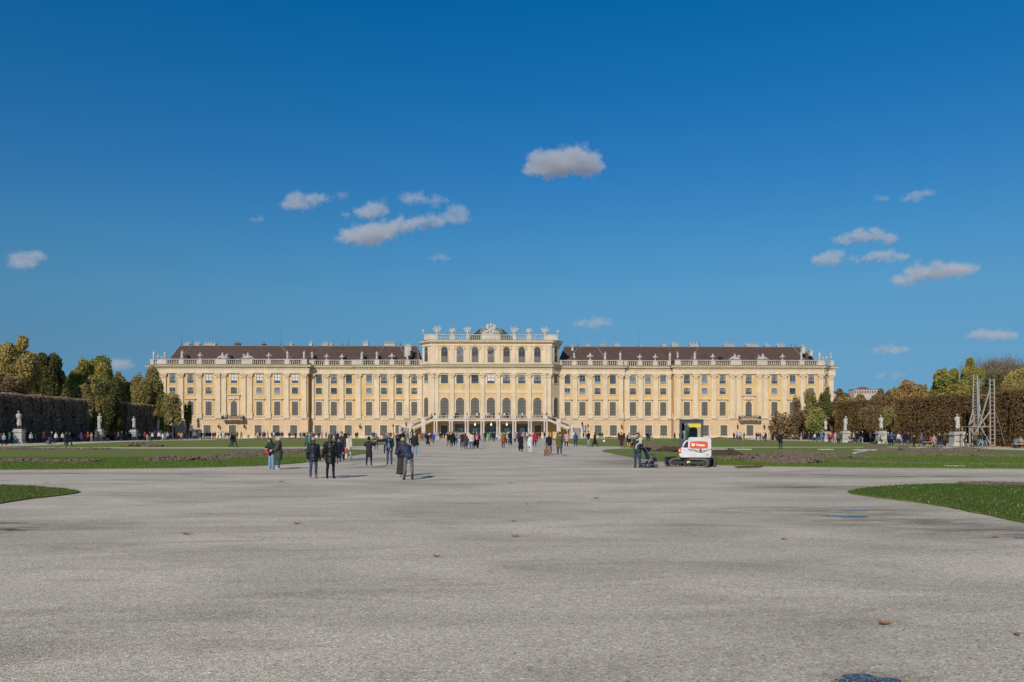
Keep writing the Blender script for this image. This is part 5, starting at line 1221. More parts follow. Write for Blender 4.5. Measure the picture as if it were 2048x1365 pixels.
# centre attic: trophies, vases, coat of arms
def trophy(px,ht,label,seed):
    rr=random.Random(seed); m=MB(); m.lathe((0,0,0),[(.4,0),(.4,.15),(.2,.3),(.25,.6),(.35,.9),(.2,1.1)],10); m.ell((0,-.12,.85),(.36,.2,.45)); m.ell((0,0,1.45),(.16,.16,.22))
    for j in range(11):
        a=-1.15+2.3*j/10+rr.uniform(-.06,.06); L=ht*(.92+rr.uniform(-.14,.1))*(1 if abs(a)>.25 else .85); d=V(math.sin(a)*.62,rr.uniform(-.08,.08),math.cos(a*.75)); p=V(0,0,.35)+d*.45; q=V(0,0,.2)+d*L*.88; m.cyl(p,q,.05,.07,6); m.ell(q,(.09+.05*(j%2),.07,.17),6,5)
    for s in (-1,1): m.ell((s*.42,0,.75),(.25,.14,.32),8,6)
    m.v=[(a+XY(px,ySt),b+ySt,c+zA3) for a,b,c in m.v]; tag(m.thing('trophy',STAT,True),label,'sculpture','stone trophies on the centre block')
for i,(px,t_,lb) in enumerate(((874.3,2.25,'spiky stone trophy, leftmost on the centre block'),(905,1.7,'lower stone trophy, second from left on the centre block'),(935.4,2.25,'stone trophy just left of the copper roof'),(1028.6,2.15,'stone trophy just right of the copper roof'),(1058,1.7,'lower stone trophy, second from right on the centre block'),(1090,2.15,'spiky stone trophy, rightmost on the centre block'))): trophy(px,t_,lb,i)
urn(846.5,ySt,zA3,1.5,'slim stone vase at the left corner of the centre block',.75); urn(1115.8,ySt,zA3,1.5,'slim stone vase at the right corner of the centre block',.75)
m=MB(); xp=XY(982,ySt); s=ySt/F
m.box(-19*s,-.35,0,19*s,.35,.25)
m.plate([(-2.45,.2),(2.45,.2),(1.9,.75),(.75,1.35),(0,1.7),(-.75,1.35),(-1.9,.75)],-.25,.25)
m.ell((0,-.3,1.35),(.42,.22,.75),12,8); m.ell((0,-.25,2.35),(.28,.2,.3)); m.ell((0,-.2,2.72),(.36,.18,.2)); m.ell((0,-.2,2.98),(.14,.14,.15)); m.box(-.035,-.22,3.05,.035,-.15,3.42); m.box(-.12,-.22,3.2,.12,-.15,3.27)
for sx in (-1,1):
    for j in range(7):     # spread wing feathers
        a=.35+j*.2; p=V(sx*.35,-.15,1.5); q=p+V(sx*math.sin(a),0,math.cos(a)*1.0)*(1.35-.08*j); m.cyl(p,q,.16,.07,6); m.ell(q,(.1,.08,.16),6,5)
    m.ell((sx*.75,-.15,2.35),(.42,.14,.16)); m.ell((sx*1.18,-.15,2.28),(.16,.12,.24)); m.cyl((sx*.3,-.15,2.2),(sx*.9,-.15,2.55),.1,.08,6); m.ell((sx*.3,-.2,2.55),(.13,.12,.22))
    for j in range(6):     # banners and lances
        a=.95+j*.13; p=V(sx*.5,-.1,.55); q=p+V(sx*math.sin(a),0,math.cos(a))*(2.15+.12*(j%3)); m.cyl(p,q,.075,.05,6); m.ell(q,(.14,.07,.1),6,5)
    m.ell((sx*1.35,-.2,.62),(.5,.25,.34)); m.ell((sx*.8,-.25,.8),(.35,.25,.4)); m.ell((sx*1.9,-.15,.45),(.4,.2,.22))
m.v=[(a+xp,b+ySt,c+zA3) for a,b,c in m.v]; tag(m.thing('coat_of_arms',STAT,True),'large carved coat of arms with eagle, wings and crown above the centre block','sculpture')
# ---- garden statues on pedestals
def gstat(px,py,ytop,i,label,rz=0,pw=1.38):
    x,y=G(px,py); yc=F*HC/(py-PY0); ht=HC+(PY0-ytop)/F*yc; ph=ht*.44
    root=empty('garden_statue',(x,y,0),0); tag(root,label,'statue','white statues on pedestals along the garden walks')
    m=MB(); w=pw/2; m.box(-w*1.15,-w*.9,0,w*1.15,w*.9,.3); m.box(-w*.88,-w*.7,.3,w*.88,w*.7,ph*.78); m.box(-w*1.1,-w*.9,ph*.78,w*1.1,w*.9,ph*.86); m.box(-w*.85,-w*.68,ph*.86,w*.85,w*.68,ph)
    m.box(-w*.7,-w*.74,.55,w*.7,-w*.7,ph*.7); m.box(-w*.7,-w*.74,.55,w*.7,-w*.7,.6)
    m.build('pedestal',plaster('pedestal_stone',(.5,.48,.44),dirt=.3) if 'pedm' not in cache else cache['pedm'],root)
    me=part(('gs',i),lambda: (lambda q:(q.materials.append(STAT),q)[1])((lambda J:(lambda q:(folds(q,.03),q)[1])(remesh(robe(J,fl=.03+.04*(i%2),L=(.5,.34)[i%2]).mesh('figure'),.04,1,'figure')))(pose(2.1,**SP[i%4]))))
    o=link('figure',me,root); k=(ht-ph)/2.1; o.scale=(k,k,k); o.location=(0,0,ph-.03*k); o.rotation_euler=(0,0,rz)
    return root
cache['pedm']=plaster('pedestal_stone',(.5,.48,.44),dirt=.3)
gstat(38.5,887.2,821.5,1,'white statue with bowed head on a pedestal before the long left hedge',.5)
gstat(198.5,882.8,827,0,'white statue at the right end of the long left hedge',.4)
gstat(268,881,833,3,'shaded statue before the short left hedge',.5)
gstat(316,879.7,837,2,'bluish shaded statue among the trees left of the palace',.4)
gstat(397,877.9,836,1,'dark streaked statue in front of the left pavilion',-.3)
gstat(1571,878.2,841,2,'statue group in front of the right pavilion, beside the columnar trees',.3)
gstat(1651.5,883.4,838.5,3,'slender statue at the left end of the right walk behind the red jackets',-.4)
gstat(1690.5,885.6,832.5,0,'statue on a pedestal right of the people in red jackets',-.4)
gstat(1762.5,887.5,830.5,3,'statue with a seated pair below it on the right walk',-.5)
gstat(1915.5,892.2,827.5,1,'statue on a wide pedestal left of the ladder tower',-.6,1.75)
# stone groups on the stair landings
for px,pz,i,lb in ((800,zl+.0,2,'stone figure on the left stair landing'),(1139,zl,0,'stone figure at the foot of the right stair flight'),(1169,1.5,1,'stone figure on the right stair landing wall'),(826,zl,3,'stone figure at the foot of the left stair flight')):
    roofstat(px,YT-.2 if px in(826,1139) else YT-3.0,pz+.4 if px in(826,1139) else 1.4,1.9,i,lb,None)
# ================= EXCAVATOR =================
ex,ey=G(1388,935.5); ex+=.2; EX=empty('excavator',(ex,ey+.9,0),0); tag(EX,'white and dark grey mini excavator on rubber tracks seen from behind, cab door open','excavator')
WP=mat('white_paint',(.56,.565,.57),.4,.16,2.2,spec=.5); DG=mat('dark_grey_paint',(.045,.05,.058),.45,.1,3,spec=.5); TRK=mat('muddy_track',(.17,.145,.12),.95,.4,4,bmp=.6,bscale=12); TRD=mat('dark_steel',(.04,.042,.045),.7,.35,4)
YLW=mat('yellow_sticker',(.75,.55,.02),.5,.05,4); ORG=mat('orange_badge',(.68,.085,.025),.4,.05,4); WLT=mat('white_letter',(.8,.8,.8),.4,.02,3); REDL=mat('red_lamp',(.45,.03,.02),.3,.05,4)
KX=Matrix.Rotation(R(-33),3,'Z')
def exb(mb,name,m_,parent=EX,M=None,off_=(0,0,0),bev=0,smooth=False):
    if M is not None: mb.v=[tuple((M@Vector(v))+Vector(off_)) for v in mb.v]
    o=mb.build(name,m_,parent)
    if bev:
        b_=o.modifiers.new('b','BEVEL'); b_.width=bev; b_.segments=3; b_.limit_method='ANGLE'
        dg=bpy.context.evaluated_depsgraph_get(); me=bpy.data.meshes.new_from_object(o.evaluated_get(dg)); o.modifiers.clear(); o.data=me
    return o
# undercarriage
def track(oy):
    L,r,w=.80,.2,.32; n=40; m=MB(); pts=[]
    def path(t): # t 0..1 round the track
        per=4*L+2*math.pi*r; s=t*per
        if s<2*L: return (-L+s,2*r),(0,1)
        s-=2*L
        if s<math.pi*r: a=s/r; return (L+r*math.sin(a),r+r*math.cos(a)),(math.sin(a),math.cos(a))
        s-=math.pi*r
        if s<2*L: return (L-s,0),(0,-1)
        s-=2*L; a=s/r; return (-L-r*math.sin(a),r-r*math.cos(a)),(-math.sin(a),-math.cos(a))
    n=56
    for i in range(n):
        (x,z),_=path(i/n); (x2,z2),_=path((i+1)/n); (xa_,za),nr_=path((i+.5)/n)
        m.hexa([(x*.97,-w/2,r+(z-r)*.8),(x2*.97,-w/2,r+(z2-r)*.8),(x2*.97,w/2,r+(z2-r)*.8),(x*.97,w/2,r+(z-r)*.8),(x,-w/2,z),(x2,-w/2,z2),(x2,w/2,z2),(x,w/2,z)])
        d=V(x2-x,0,z2-z).normalized()*.028; nn=V(nr_[0],0,nr_[1])*.026; c=V(xa_,0,za)
        m.hexa([c-d+V(0,-w/2,0),c+d+V(0,-w/2,0),c+d+V(0,w/2,0),c-d+V(0,w/2,0),c-d+nn+V(0,-w/2,0),c+d+nn+V(0,-w/2,0),c+d+nn+V(0,w/2,0),c-d+nn+V(0,w/2,0)])
    t=exb(m,'track',TRK,EX,KX,KX@V(0,oy,0)+V(0,0,.03))
    m=MB(); m.box(-L*.95,-.1,.13,L*.95,.1,.3); exb(m,'track_frame',TRD,t,KX,KX@V(0,oy,0)+V(0,0,.03))
    for x_,rr_,nm_ in ((-L,.155,'idler_wheel'),(L,.155,'sprocket'),(-.5,.09,'roller'),(0,.09,'roller'),(.5,.09,'roller')):
        m=MB(); m.cyl((x_,-.13,r if rr_>.1 else .12),(x_,.13,r if rr_>.1 else .12),rr_,rr_,16); m.cyl((x_,-.15,r if rr_>.1 else .12),(x_,.15,r if rr_>.1 else .12),rr_*.4,rr_*.4,10); exb(m,nm_,TRD,t,KX,KX@V(0,oy,0)+V(0,0,.03))
    if oy<0:
        m=MB(); m.box(-.1,-.108,.19,.06,-.102,.29); exb(m,'track_label',YLW,t,KX,KX@V(0,oy,0)+V(0,0,.03)); m=MB(); m.box(-.09,-.112,.17,.05,-.106,.22); exb(m,'track_label',WLT,t,KX,KX@V(0,oy,0)+V(0,0,.03))
track(-.6); track(.6)
m=MB(); m.box(-.6,-.5,.2,.6,.5,.38); m.cyl((0,0,.38),(0,0,.52),.42,.42,24); exb(m,'undercarriage',TRD,EX,KX)
m=MB(); m.hexa([(-1.28,-.75,.08),(-1.2,-.75,.08),(-1.2,.75,.08),(-1.28,.75,.08),(-1.34,-.75,.5),(-1.24,-.75,.5),(-1.24,.75,.5),(-1.34,.75,.5)]); m.bar((-1.25,-.4,.28),(-.6,-.4,.33),.1); m.bar((-1.25,.4,.28),(-.6,.4,.33),.1); bl=exb(m,'dozer_blade',DG,EX,KX)
m=MB(); m.box(-1.29,-.76,.03,-1.19,.76,.1); exb(m,'cutting_edge',mat('rusty_edge',(.32,.13,.07),.8,.2,4),bl,KX)
# upper structure, turned a little to the right; local -y faces the viewer
UX=Matrix.Rotation(R(-14),3,'Z'); UO=V(.02,0,0)
def up(mb,name,m_,parent=EX,bev=0): return exb(mb,name,m_,parent,UX,UO,bev)
def rpoly(x0,x1,z0,z1,r,n=5):
    o=[]
    for cx,cz,a0 in ((x1-r,z1-r,0),(x0+r,z1-r,90),(x0+r,z0+r,180),(x1-r,z0+r,270)):
        for i in range(n+1): a=R(a0+90*i/n); o.append((cx+r*math.cos(a),cz+r*math.sin(a)))
    return o
m=MB(); m.plate(rpoly(-.73,.86,.5,1.0,.13)[::-1],-.86,.75); base=up(m,'lower_body',WP,bev=.02)
m=MB(); m.plate(rpoly(-.29,.86,.86,1.53,.13)[::-1],-.90,-.35); cw=up(m,'counterweight',WP,bev=.03)
# badge with lettering
m=MB(); pts=[(-.19,.995),(.0,.97),(.28,.96),(.52,.97),(.68,.995),(.69,1.14),(.68,1.30),(.52,1.325),(.28,1.335),(0,1.325),(-.19,1.30),(-.2,1.14)]; m.plate(pts[::-1],-.915,-.901); bd=up(m,'badge',ORG,cw)
def textmesh(txt,size,x,z,y,name,m_,parent,sx=1.0):
    c=bpy.data.curves.new('t','FONT'); c.body=txt; c.size=size; c.extrude=.003; c.offset=.006; c.align_x='LEFT'; o=bpy.data.objects.new('t',c); C.objects.link(o)
    dg=bpy.context.evaluated_depsgraph_get(); dg.update(); me=bpy.data.meshes.new_from_object(o.evaluated_get(dg)); bpy.data.objects.remove(o)
    me.transform(Matrix.Translation((x,y,z))@Matrix.Rotation(R(90),4,'X')@Matrix.Diagonal((sx,1,1,1))); me.transform(Matrix.Translation(UO)@UX.to_4x4()); me.materials.clear(); me.materials.append(m_); return link(name,me,parent)
textmesh('Bobcat',.17,.12,1.085,-.922,'lettering',WLT,bd,.86)
m=MB(); hx,hz=-.02,1.16   # small cat face emblem
m.plate([(hx-.10,hz+.085),(hx-.055,hz+.055),(hx+.03,hz+.055),(hx+.075,hz+.085),(hx+.06,hz+.0),(hx+.10,hz-.03),(hx+.05,hz-.045),(hx+.015,hz-.085),(hx-.04,hz-.085),(hx-.075,hz-.045),(hx-.125,hz-.03),(hx-.085,hz)][::-1],-.925,-.916); em=up(m,'emblem',WLT,bd)
m=MB(); m.plate([(hx-.06,hz+.02),(hx-.02,hz),(hx-.055,hz-.005)],-.93,-.926); m.plate([(hx+.035,hz+.02),(hx-.005,hz),(hx+.03,hz-.005)],-.93,-.926); m.plate([(hx-.03,hz-.05),(hx+.005,hz-.05),(hx-.012,hz-.07)],-.93,-.926); up(m,'emblem_marks',ORG,em)
m=MB(); L_=[(-.29,.93),(-.1,.92),(.05,.86),(.2,.80),(.33,.785),(.46,.80),(.6,.87),(.68,.93),(.8,.935)]
for a,b in zip(L_,L_[1:]): m.bar((a[0],-.905,a[1]),(b[0],-.905,b[1]),.016,.02)
up(m,'panel_seam',DG,cw); m=MB(); m.ell((.33,-.9,.885),(.052,.02,.07),14,8); up(m,'rear_lock',DG,cw)
m=MB(); m.cyl((.68,-.9,.66),(.68,-.88,.66),.03,.03,10)
for x_,z_ in ((-.48,.87),(-.4,.855),(-.2,.84),(-.12,.81),(.62,.86),(.7,.82),(.74,.9)): m.cyl((x_,-.875,z_),(x_,-.855,z_),.014,.014,8)
up(m,'bolts',DG,base)
m=MB(); m.box(-.78,-.88,.73,-.63,-.72,.97); up(m,'tail_lamp',REDL,base,.015); m=MB(); m.box(-.74,-.892,.80,-.67,-.882,.9); up(m,'reflector',WLT,base)
m=MB(); P_=[(-.56,.98),(-.53,1.12),(-.47,1.24),(-.40,1.33),(-.30,1.38)]
for a,b in zip(P_,P_[1:]): m.bar((a[0],-.8,a[1]),(b[0],-.8,b[1]),.05,.08)
up(m,'corner_guard',WP,cw); m=MB(); m.box(-.50,-.74,.98,-.29,-.6,1.33); up(m,'radiator_grille',mat('charcoal_mesh',(.03,.03,.032),.8,.3,12),cw)
m=MB(); m.box(-.73,-.70,.98,-.4,.7,1.45); m.box(-.71,-.6,.98,.35,.7,1.02); up(m,'cab_side_panel',DG,base,.02)
# cab
X0,X1,Y0,Y1,ZA,ZB=-.72,.47,-.42,.72,1.42,2.40
m=MB()
for x_,y_ in ((X0,Y0),(X0,Y1),(X1,Y0),(X1,Y1)): m.bar((x_+(.05 if x_<0 else -.05),y_+(.05 if y_<0 else -.05),ZA-.35),(x_+(.05 if x_<0 else -.05),y_+(.05 if y_<0 else -.05),ZB),.12,.12)
m.box(X0,Y0,ZB-.15,X1,Y0+.1,ZB); m.box(X0,Y1-.1,ZB-.1,X1,Y1,ZB); m.box(X0,Y0,ZB-.1,X0+.1,Y1,ZB); m.box(X1-.1,Y0,ZB-.1,X1,Y1,ZB)
m.box(X0+.02,Y0+.02,ZB-.12,X1-.02,Y0+.09,ZB-.1); m.bar((X0+.34,Y0+.045,ZA),(X0+.34,Y0+.045,ZB-.08),.12,.1)
cab=up(m,'cab_frame',DG,EX,.015)
m=MB(); m.plate(rpoly(X0-.02,X1+.02,ZB-.03,ZB+.06,.04,3)[::-1],Y0-.05,Y1+.05); up(m,'cab_roof',DG,cab,.03)
GCL=bpy.data.materials.new('clear_glass'); GCL.use_nodes=True; _b=GCL.node_tree.nodes['Principled BSDF']; _b.inputs['Base Color'].default_value=(.8,.9,.84,1); _b.inputs['Transmission Weight'].default_value=1; _b.inputs['Roughness'].default_value=.02; _b.inputs['IOR'].default_value=1.08
m=MB(); m.box(X0+.42,Y0+.03,ZA+.1,X1-.1,Y0+.036,ZB-.12); rg=up(m,'rear_window',GCL,cab)
m=MB(); m.box(X1-.05,Y0+.12,ZA+.1,X1-.045,Y1-.1,ZB-.12); up(m,'side_window',GCL,cab); m=MB(); m.box(X0+.1,Y1-.05,ZA+.1,X1-.1,Y1-.045,ZB-.12); up(m,'windscreen',GCL,cab)
m=MB(); m.box(X0+.47,Y0+.015,ZB-.34,X1-.12,Y0+.027,ZB-.2); st=up(m,'sticker',YLW,rg)
rr=random.Random(8); m=MB(); x_=X0+.52
while x_<X1-.2: w_=rr.uniform(.02,.05); m.box(x_,Y0+.011,ZB-.25,x_+w_,Y0+.0145,ZB-.235); x_+=w_+.018
up(m,'sticker_lines',DG,st)
m=MB(); m.box(X0+.02,Y1-.06,ZA-.3,X0+.24,Y1+.0,ZB-.12); m.box(X0+.12,Y0+.5,ZA-.35,X0+.15,Y1-.08,ZB-.15); up(m,'cab_door',mat('door_black',(.012,.013,.015),.5,.1,3),cab)
m=MB(); m.box(-.25,-.2,1.02,.2,.25,1.5); m.box(-.24,-.28,1.5,.18,-.14,2.0); up(m,'seat',mat('seat_cloth',(.03,.045,.055),.8,.1,6),EX,.04); m=MB(); m.box(-.14,-.27,2.0,.1,-.17,2.16); up(m,'head_rest',mat('pale_head_rest',(.5,.5,.36),.7,.1,4),EX,.03)
m=MB(); m.bar((-.1,.5,1.0),(-.1,.45,1.75),.05); m.box(-.3,.42,1.65,.1,.6,1.8); m.bar((-.45,.2,1.0),(-.45,.2,1.6),.04); m.ell((-.45,.2,1.63),(.04,.04,.06)); up(m,'control_levers',DG,EX)
m=MB()
for k in range(3):
    pts_=[(.1+k*.06,-.2,1.5),(.2+k*.05,.3,1.52),(.3,.75,1.2+k*.05),(.15+k*.04,1.1,1.0)]
    for a,b in zip(pts_,pts_[1:]): m.cyl(a,b,.018,.018,6)
up(m,'hydraulic_hoses',mat('hose_rubber',(.02,.02,.02),.6,.1,8))
m=MB(); m.bar((.862,-.6,.95),(.862,.5,.95),.012); m.bar((.862,-.1,.62),(.862,-.1,.95),.012); m.box(.862,-.55,.66,.868,-.2,.86); up(m,'access_panel_lines',DG,base)
# boom, folded low in front of the cab
m=MB(); m.box(-.12,.75,.6,.18,1.15,1.0); m.bar((.03,1.1,.85),(.03,1.9,2.0),.18,.24); m.bar((.03,1.9,2.0),(.03,2.75,1.75),.16,.22); up(m,'boom',WP,EX,.015)
m=MB(); m.bar((.03,2.72,1.85),(.03,2.35,.75),.14,.18); arm=up(m,'dipper_arm',WP,EX,.01); m=MB(); m.plate([(0,0),(.5,.05),(.62,.3),(.5,.5),(.1,.45)],-.28,.28); m.v=[(b*1+.03,a+2.1,c+.15) for a,b,c in m.v]; up(m,'bucket',TRD,arm)
m=MB(); m.cyl((.03,1.2,1.0),(.03,1.9,1.65),.04,.04,8); up(m,'hydraulic_ram',mat('chrome',(.5,.5,.5),.2,.05,3,metal=1),EX)
# ================= PUSHCHAIRS, LADDER TOWER, SMALL THINGS =================
BLKF=mat('black_fabric',(.018,.018,.022),.8,.3,8); NVF=mat('navy_fabric',(.03,.035,.09),.8,.2,8); RUB=mat('rubber',(.025,.025,.025),.8,.2,9); ALU=mat('grey_metal',(.3,.3,.31),.35,.1,5,metal=.7)
def pushchair(px,py,rz,cloth,label,k=1.0,seatc=None,xy=None):
    x,y=xy or G(px,py); r=empty('pushchair',(x,y,0),rz); r.scale=(k,k,k); tag(r,label,'pushchair')
    m=MB()
    for s in (-.22,.22): m.cyl((-.4,s,1.02),(.18,s,.18),.014,.014,8); m.cyl((-.05,s,.55),(-.28,s,.12),.013,.013,8); m.cyl((.18,s,.16),(-.28,s,.14),.011,.011,8)
    m.cyl((-.4,-.22,1.02),(-.4,.22,1.02),.017,.017,8); m.cyl((-.28,-.22,.14),(-.28,.22,.14),.012,.012,8); m.cyl((.18,-.22,.16),(.18,.22,.16),.012,.012,8); m.build('frame',ALU,r)
    m=MB(); m.hexa([(-.12,-.19,.42),(.22,-.19,.46),(.22,.19,.46),(-.12,.19,.42),(-.12,-.19,.5),(.22,-.19,.54),(.22,.19,.54),(-.12,.19,.5)]); m.hexa([(-.16,-.19,.44),(-.08,-.19,.44),(-.08,.19,.44),(-.16,.19,.44),(-.34,-.19,.98),(-.27,-.19,1.0),(-.27,.19,1.0),(-.34,.19,.98)]); m.hexa([(.2,-.18,.3),(.3,-.18,.3),(.3,.18,.3),(.2,.18,.3),(.2,-.18,.5),(.26,-.18,.5),(.26,.18,.5),(.2,.18,.5)]); m.build('seat',seatc or cloth,r)
    m=MB(); m.cyl((.12,-.2,.66),(.12,.2,.66),.02,.02,8); m.build('bumper_bar',RUB,r)
    # canopy: ribbed quarter shell
    m=MB(); n=7; q=[]
    for i in range(n+1):
        a=R(135-95*i/n); q.append((-.24+.27*math.cos(a)*1.0,.78+.26*math.sin(a)))
    for (a,b),(c_,d) in zip(q,q[1:]): m.hexa([(a,-.21,b-.012),(c_,-.21,d-.012),(c_,.21,d-.012),(a,.21,b-.012),(a,-.21,b),(c_,-.21,d),(c_,.21,d),(a,.21,b)])
    for s in (-.205,.205): m.add([(-.24,s,.78)]+[(a,s,b) for a,b in q],[(0,i+1,i) for i in range(1,n+1)]+[(0,i,i+1) for i in range(1,n+1)])
    m.build('canopy',cloth,r)
    m=MB(); m.hexa([(-.2,-.16,.2),(.12,-.16,.2),(.12,.16,.2),(-.2,.16,.2),(-.22,-.18,.34),(.14,-.18,.34),(.14,.18,.34),(-.22,.18,.34)]); m.build('basket',cloth,r)
    for a,s in ((-.28,-.22),(-.28,.22),(.2,-.2),(.2,.2)):
        rr_=.13 if a<0 else .1; m=MB(); m.cyl((a,s-.02,rr_),(a,s+.02,rr_),rr_,rr_,18); w_=m.build('wheel',RUB,r); m=MB(); m.cyl((a,s-.025,rr_),(a,s+.025,rr_),rr_*.55,rr_*.55,14); m.build('hub',ALU,w_)
    return r
pushchair(1301,936,.25,BLKF,'black pushchair with navy seat standing beside the man, left of the digger',1.0,NVF)
pushchair(97,889.5,math.pi-.2,mat('grey_fabric',(.14,.14,.15),.8,.2,8),'grey pushchair pushed along the left walk',.95)
pushchair(178,883.2,.3,BLKF,'black pushchair standing near the orange jacket on the left walk',.9)
pushchair(1702,886.2,.1,mat('rose_fabric',(.38,.26,.24),.8,.2,8),'pinkish pushchair beside the statue pedestal on the right walk')
pushchair(1717,886.5,2.9,mat('blue_fabric',(.10,.17,.25),.8,.2,8),'blue pushchair in front of the navy jacket on the right walk')
pushchair(1750,888.8,.1,BLKF,'black pushchair beside the seated pair on the right walk')
pushchair(243,882.6,2.8,NVF,'dark pushchair left of the short hedge',.9)
pushchair(1055,884.5,1.6,BLKF,'black pushchair in the crowd before the centre block',.9)
# suitcase, handbag, backpacks
def box_thing(name,c,s,rz,m_,label,cat,bev=.03,extra=None):
    r=empty(name,c,rz); tag(r,label,cat); m=MB(); m.box(-s[0]/2,-s[1]/2,0,s[0]/2,s[1]/2,s[2]); o=m.build('shell',m_,r)
    b_=o.modifiers.new('b','BEVEL'); b_.width=bev; b_.segments=3
    if extra: extra(r,s)
    return r
def hndl(r,s): 
    m=MB(); 
    for k in (-1,1): m.cyl((k*s[0]*.3,s[1]*.3,s[2]),(k*s[0]*.3,s[1]*.3,s[2]+.45),.012,.012,6)
    m.cyl((-s[0]*.3,s[1]*.3,s[2]+.45),(s[0]*.3,s[1]*.3,s[2]+.45),.016,.016,6); m.build('handle',ALU,r)
    for k in (-1,1): m=MB(); m.cyl((k*s[0]*.4-.02,0,-.03),(k*s[0]*.4+.02,0,-.03),.04,.04,10); m.build('wheel',RUB,r)
x_,y_=G(1092.5,913); box_thing('suitcase',(x_,y_,.07),(.32,.2,.42),.2,mat('rose_brown_case',(.22,.11,.09),.5,.15,5),'rose brown wheeled suitcase beside the long dark coat','suitcase',extra=hndl)
# ladder tower
LX,LY=G(1965,893.3); lyc=F*HC/(893.3-PY0); ks=lyc/F
LT=empty('ladder_tower',(LX,LY,0)); tag(LT,'weathered grey wooden tower of ladders and braces standing before the right hedge','scaffold')
WD=mat('weathered_wood',(.33,.29,.25),.9,.25,5,bmp=.4); AL2=mat('pale_aluminium',(.55,.56,.58),.4,.1,4,metal=.4)
def tp(zx,zy,dy=0): # from the measured drawing of its front
    px=1920+zx/8.53; py=740+zy/8.53; return V((px-1965)*ks,dy,HC+(PY0-py)*ks)
def ladder(name,a0,a1,b0,b1,n,m_,w=.09,parent=LT):
    m=MB(); m.bar(a0,a1,w); m.bar(b0,b1,w); o=m.build(name,m_,parent); m=MB()
    for i in range(n): t=(i+.5)/n; m.bar(a0.lerp(a1,t),b0.lerp(b1,t),w*.55)
    m.build('rungs',m_,o)
ladder('ladder',tp(230,80),tp(215,650),tp(292,85),tp(300,640),11,WD,.11); ladder('ladder',tp(222,650,.1),tp(250,985,.1),tp(300,640,.1),tp(318,1110,.1),8,WD,.1)
ladder('aluminium_ladder',tp(268,215,-.25),tp(285,915,-.25),tp(298,218,-.25),tp(312,820,-.25),20,AL2,.06)
ladder('ladder',tp(510,150),tp(517,1275),tp(585,150),tp(594,1280),16,WD,.12)
for a,b,dy in (((160,960),(162,1270),0),((330,150),(345,1130),1.6),((375,160),(378,400),1.6),((515,310),(340,950),.15),((520,700),(340,950),.1),((340,955),(520,1280),0),((150,950),(222,680),0),((150,950),(242,820),0),((155,970),(320,970),0),((345,970),(512,970),0),((160,975),(225,1090),0),((330,960),(230,1110),-.1),((345,160),(505,160),1.2),((345,235),(505,235),1.2),((350,700),(440,420),1.6),((430,960),(480,760),1.6),((400,960),(430,1280),1.6),((350,1075),(515,1075),1.2),((140,1272),(185,1272),0),((505,1285),(605,1285),0),((345,430),(510,430),.8),((315,680),(345,680),.8),((300,470),(345,470),.8)):
    m=MB(); m.bar(tp(*a,dy*.0),tp(*b,dy),.13 if dy<.5 else .09); m.build('brace',WD,LT)
m=MB(); p=tp(345,290); q=tp(505,290); m.box(p.x,0,p.z-.12,q.x,1.5,p.z); m.build('platform',mat('dark_board',(.07,.06,.05),.9,.2,3),LT)
for zx in (340,512,162): m=MB(); a=tp(zx,970); m.bar((a.x,1.5,0),(a.x,1.5,a.z),.1); m.bar((a.x,0,a.z),(a.x,1.5,a.z),.09); m.build('rear_post',WD,LT)
m=MB(); m.cyl(tp(600,700),tp(705,1010),.025,.025,5); m.cyl(tp(705,1010),tp(760,1270),.025,.025,5); m.build('guy_wire',mat('pale_wire',(.3,.29,.27),.6,.1,3),LT)
# litter bins, lamp posts, round sign
def bin_(px,py,label):
    x,y=G(px,py); r=empty('litter_bin',(x,y,0)); tag(r,label,'bin'); m=MB(); m.lathe((0,0,.25),[(.2,0),(.26,.05),(.28,.7),(.3,.74)],14); m.build('bin_body',mat('green_grey_bin',(.14,.2,.18),.5,.15,5),r); m=MB(); m.lathe((0,0,.99),[(.3,0),(.22,.1),(.05,.14)],14); m.build('lid',TRD,r); m=MB()
    for s in (-.15,.15): m.cyl((s,0,0),(s,0,.3),.025,.025,6)
    m.build('legs',TRD,r)
bin_(1732,885.2,'grey green litter bin between the two middle statues of the right walk'); bin_(2033,896,'green litter bin at the right frame edge')
def lamppost(px,Y,label):
    x=XY(px,Y); r=empty('lamp_post',(x,Y,0)); tag(r,label,'lamp'); h=HC+(PY0-851.5)/F*Y; m=MB(); m.lathe((0,0,0),[(.2,0),(.16,.3),(.08,.45),(.05,h-.55),(.09,h-.5)],10); m.build('post',IRON,r)
    m=MB(); m.lathe((0,0,h-.5),[(.1,0),(.22,.5),(.26,.55),(.1,.75),(.03,.95)],8); m.build('lantern',mat('bronze_lantern',(.07,.045,.025),.5,.2,6),r)
lamppost(786.5,202,'slim black lamp post left of the left stair'); lamppost(1176,202,'slim black lamp post right of the right stair')
x_,y_=G(1208,890.5); r=empty('round_sign',(x_,y_,0)); tag(r,'white round sign on a short stick on the right lawn','sign'); m=MB(); m.cyl((0,-.03,.55),(0,.03,.55),.14,.14,20); m.build('disc',WLT,r); m=MB(); m.cyl((0,0,0),(0,0,.42),.02,.02,6); m.build('stick',ALU,r)
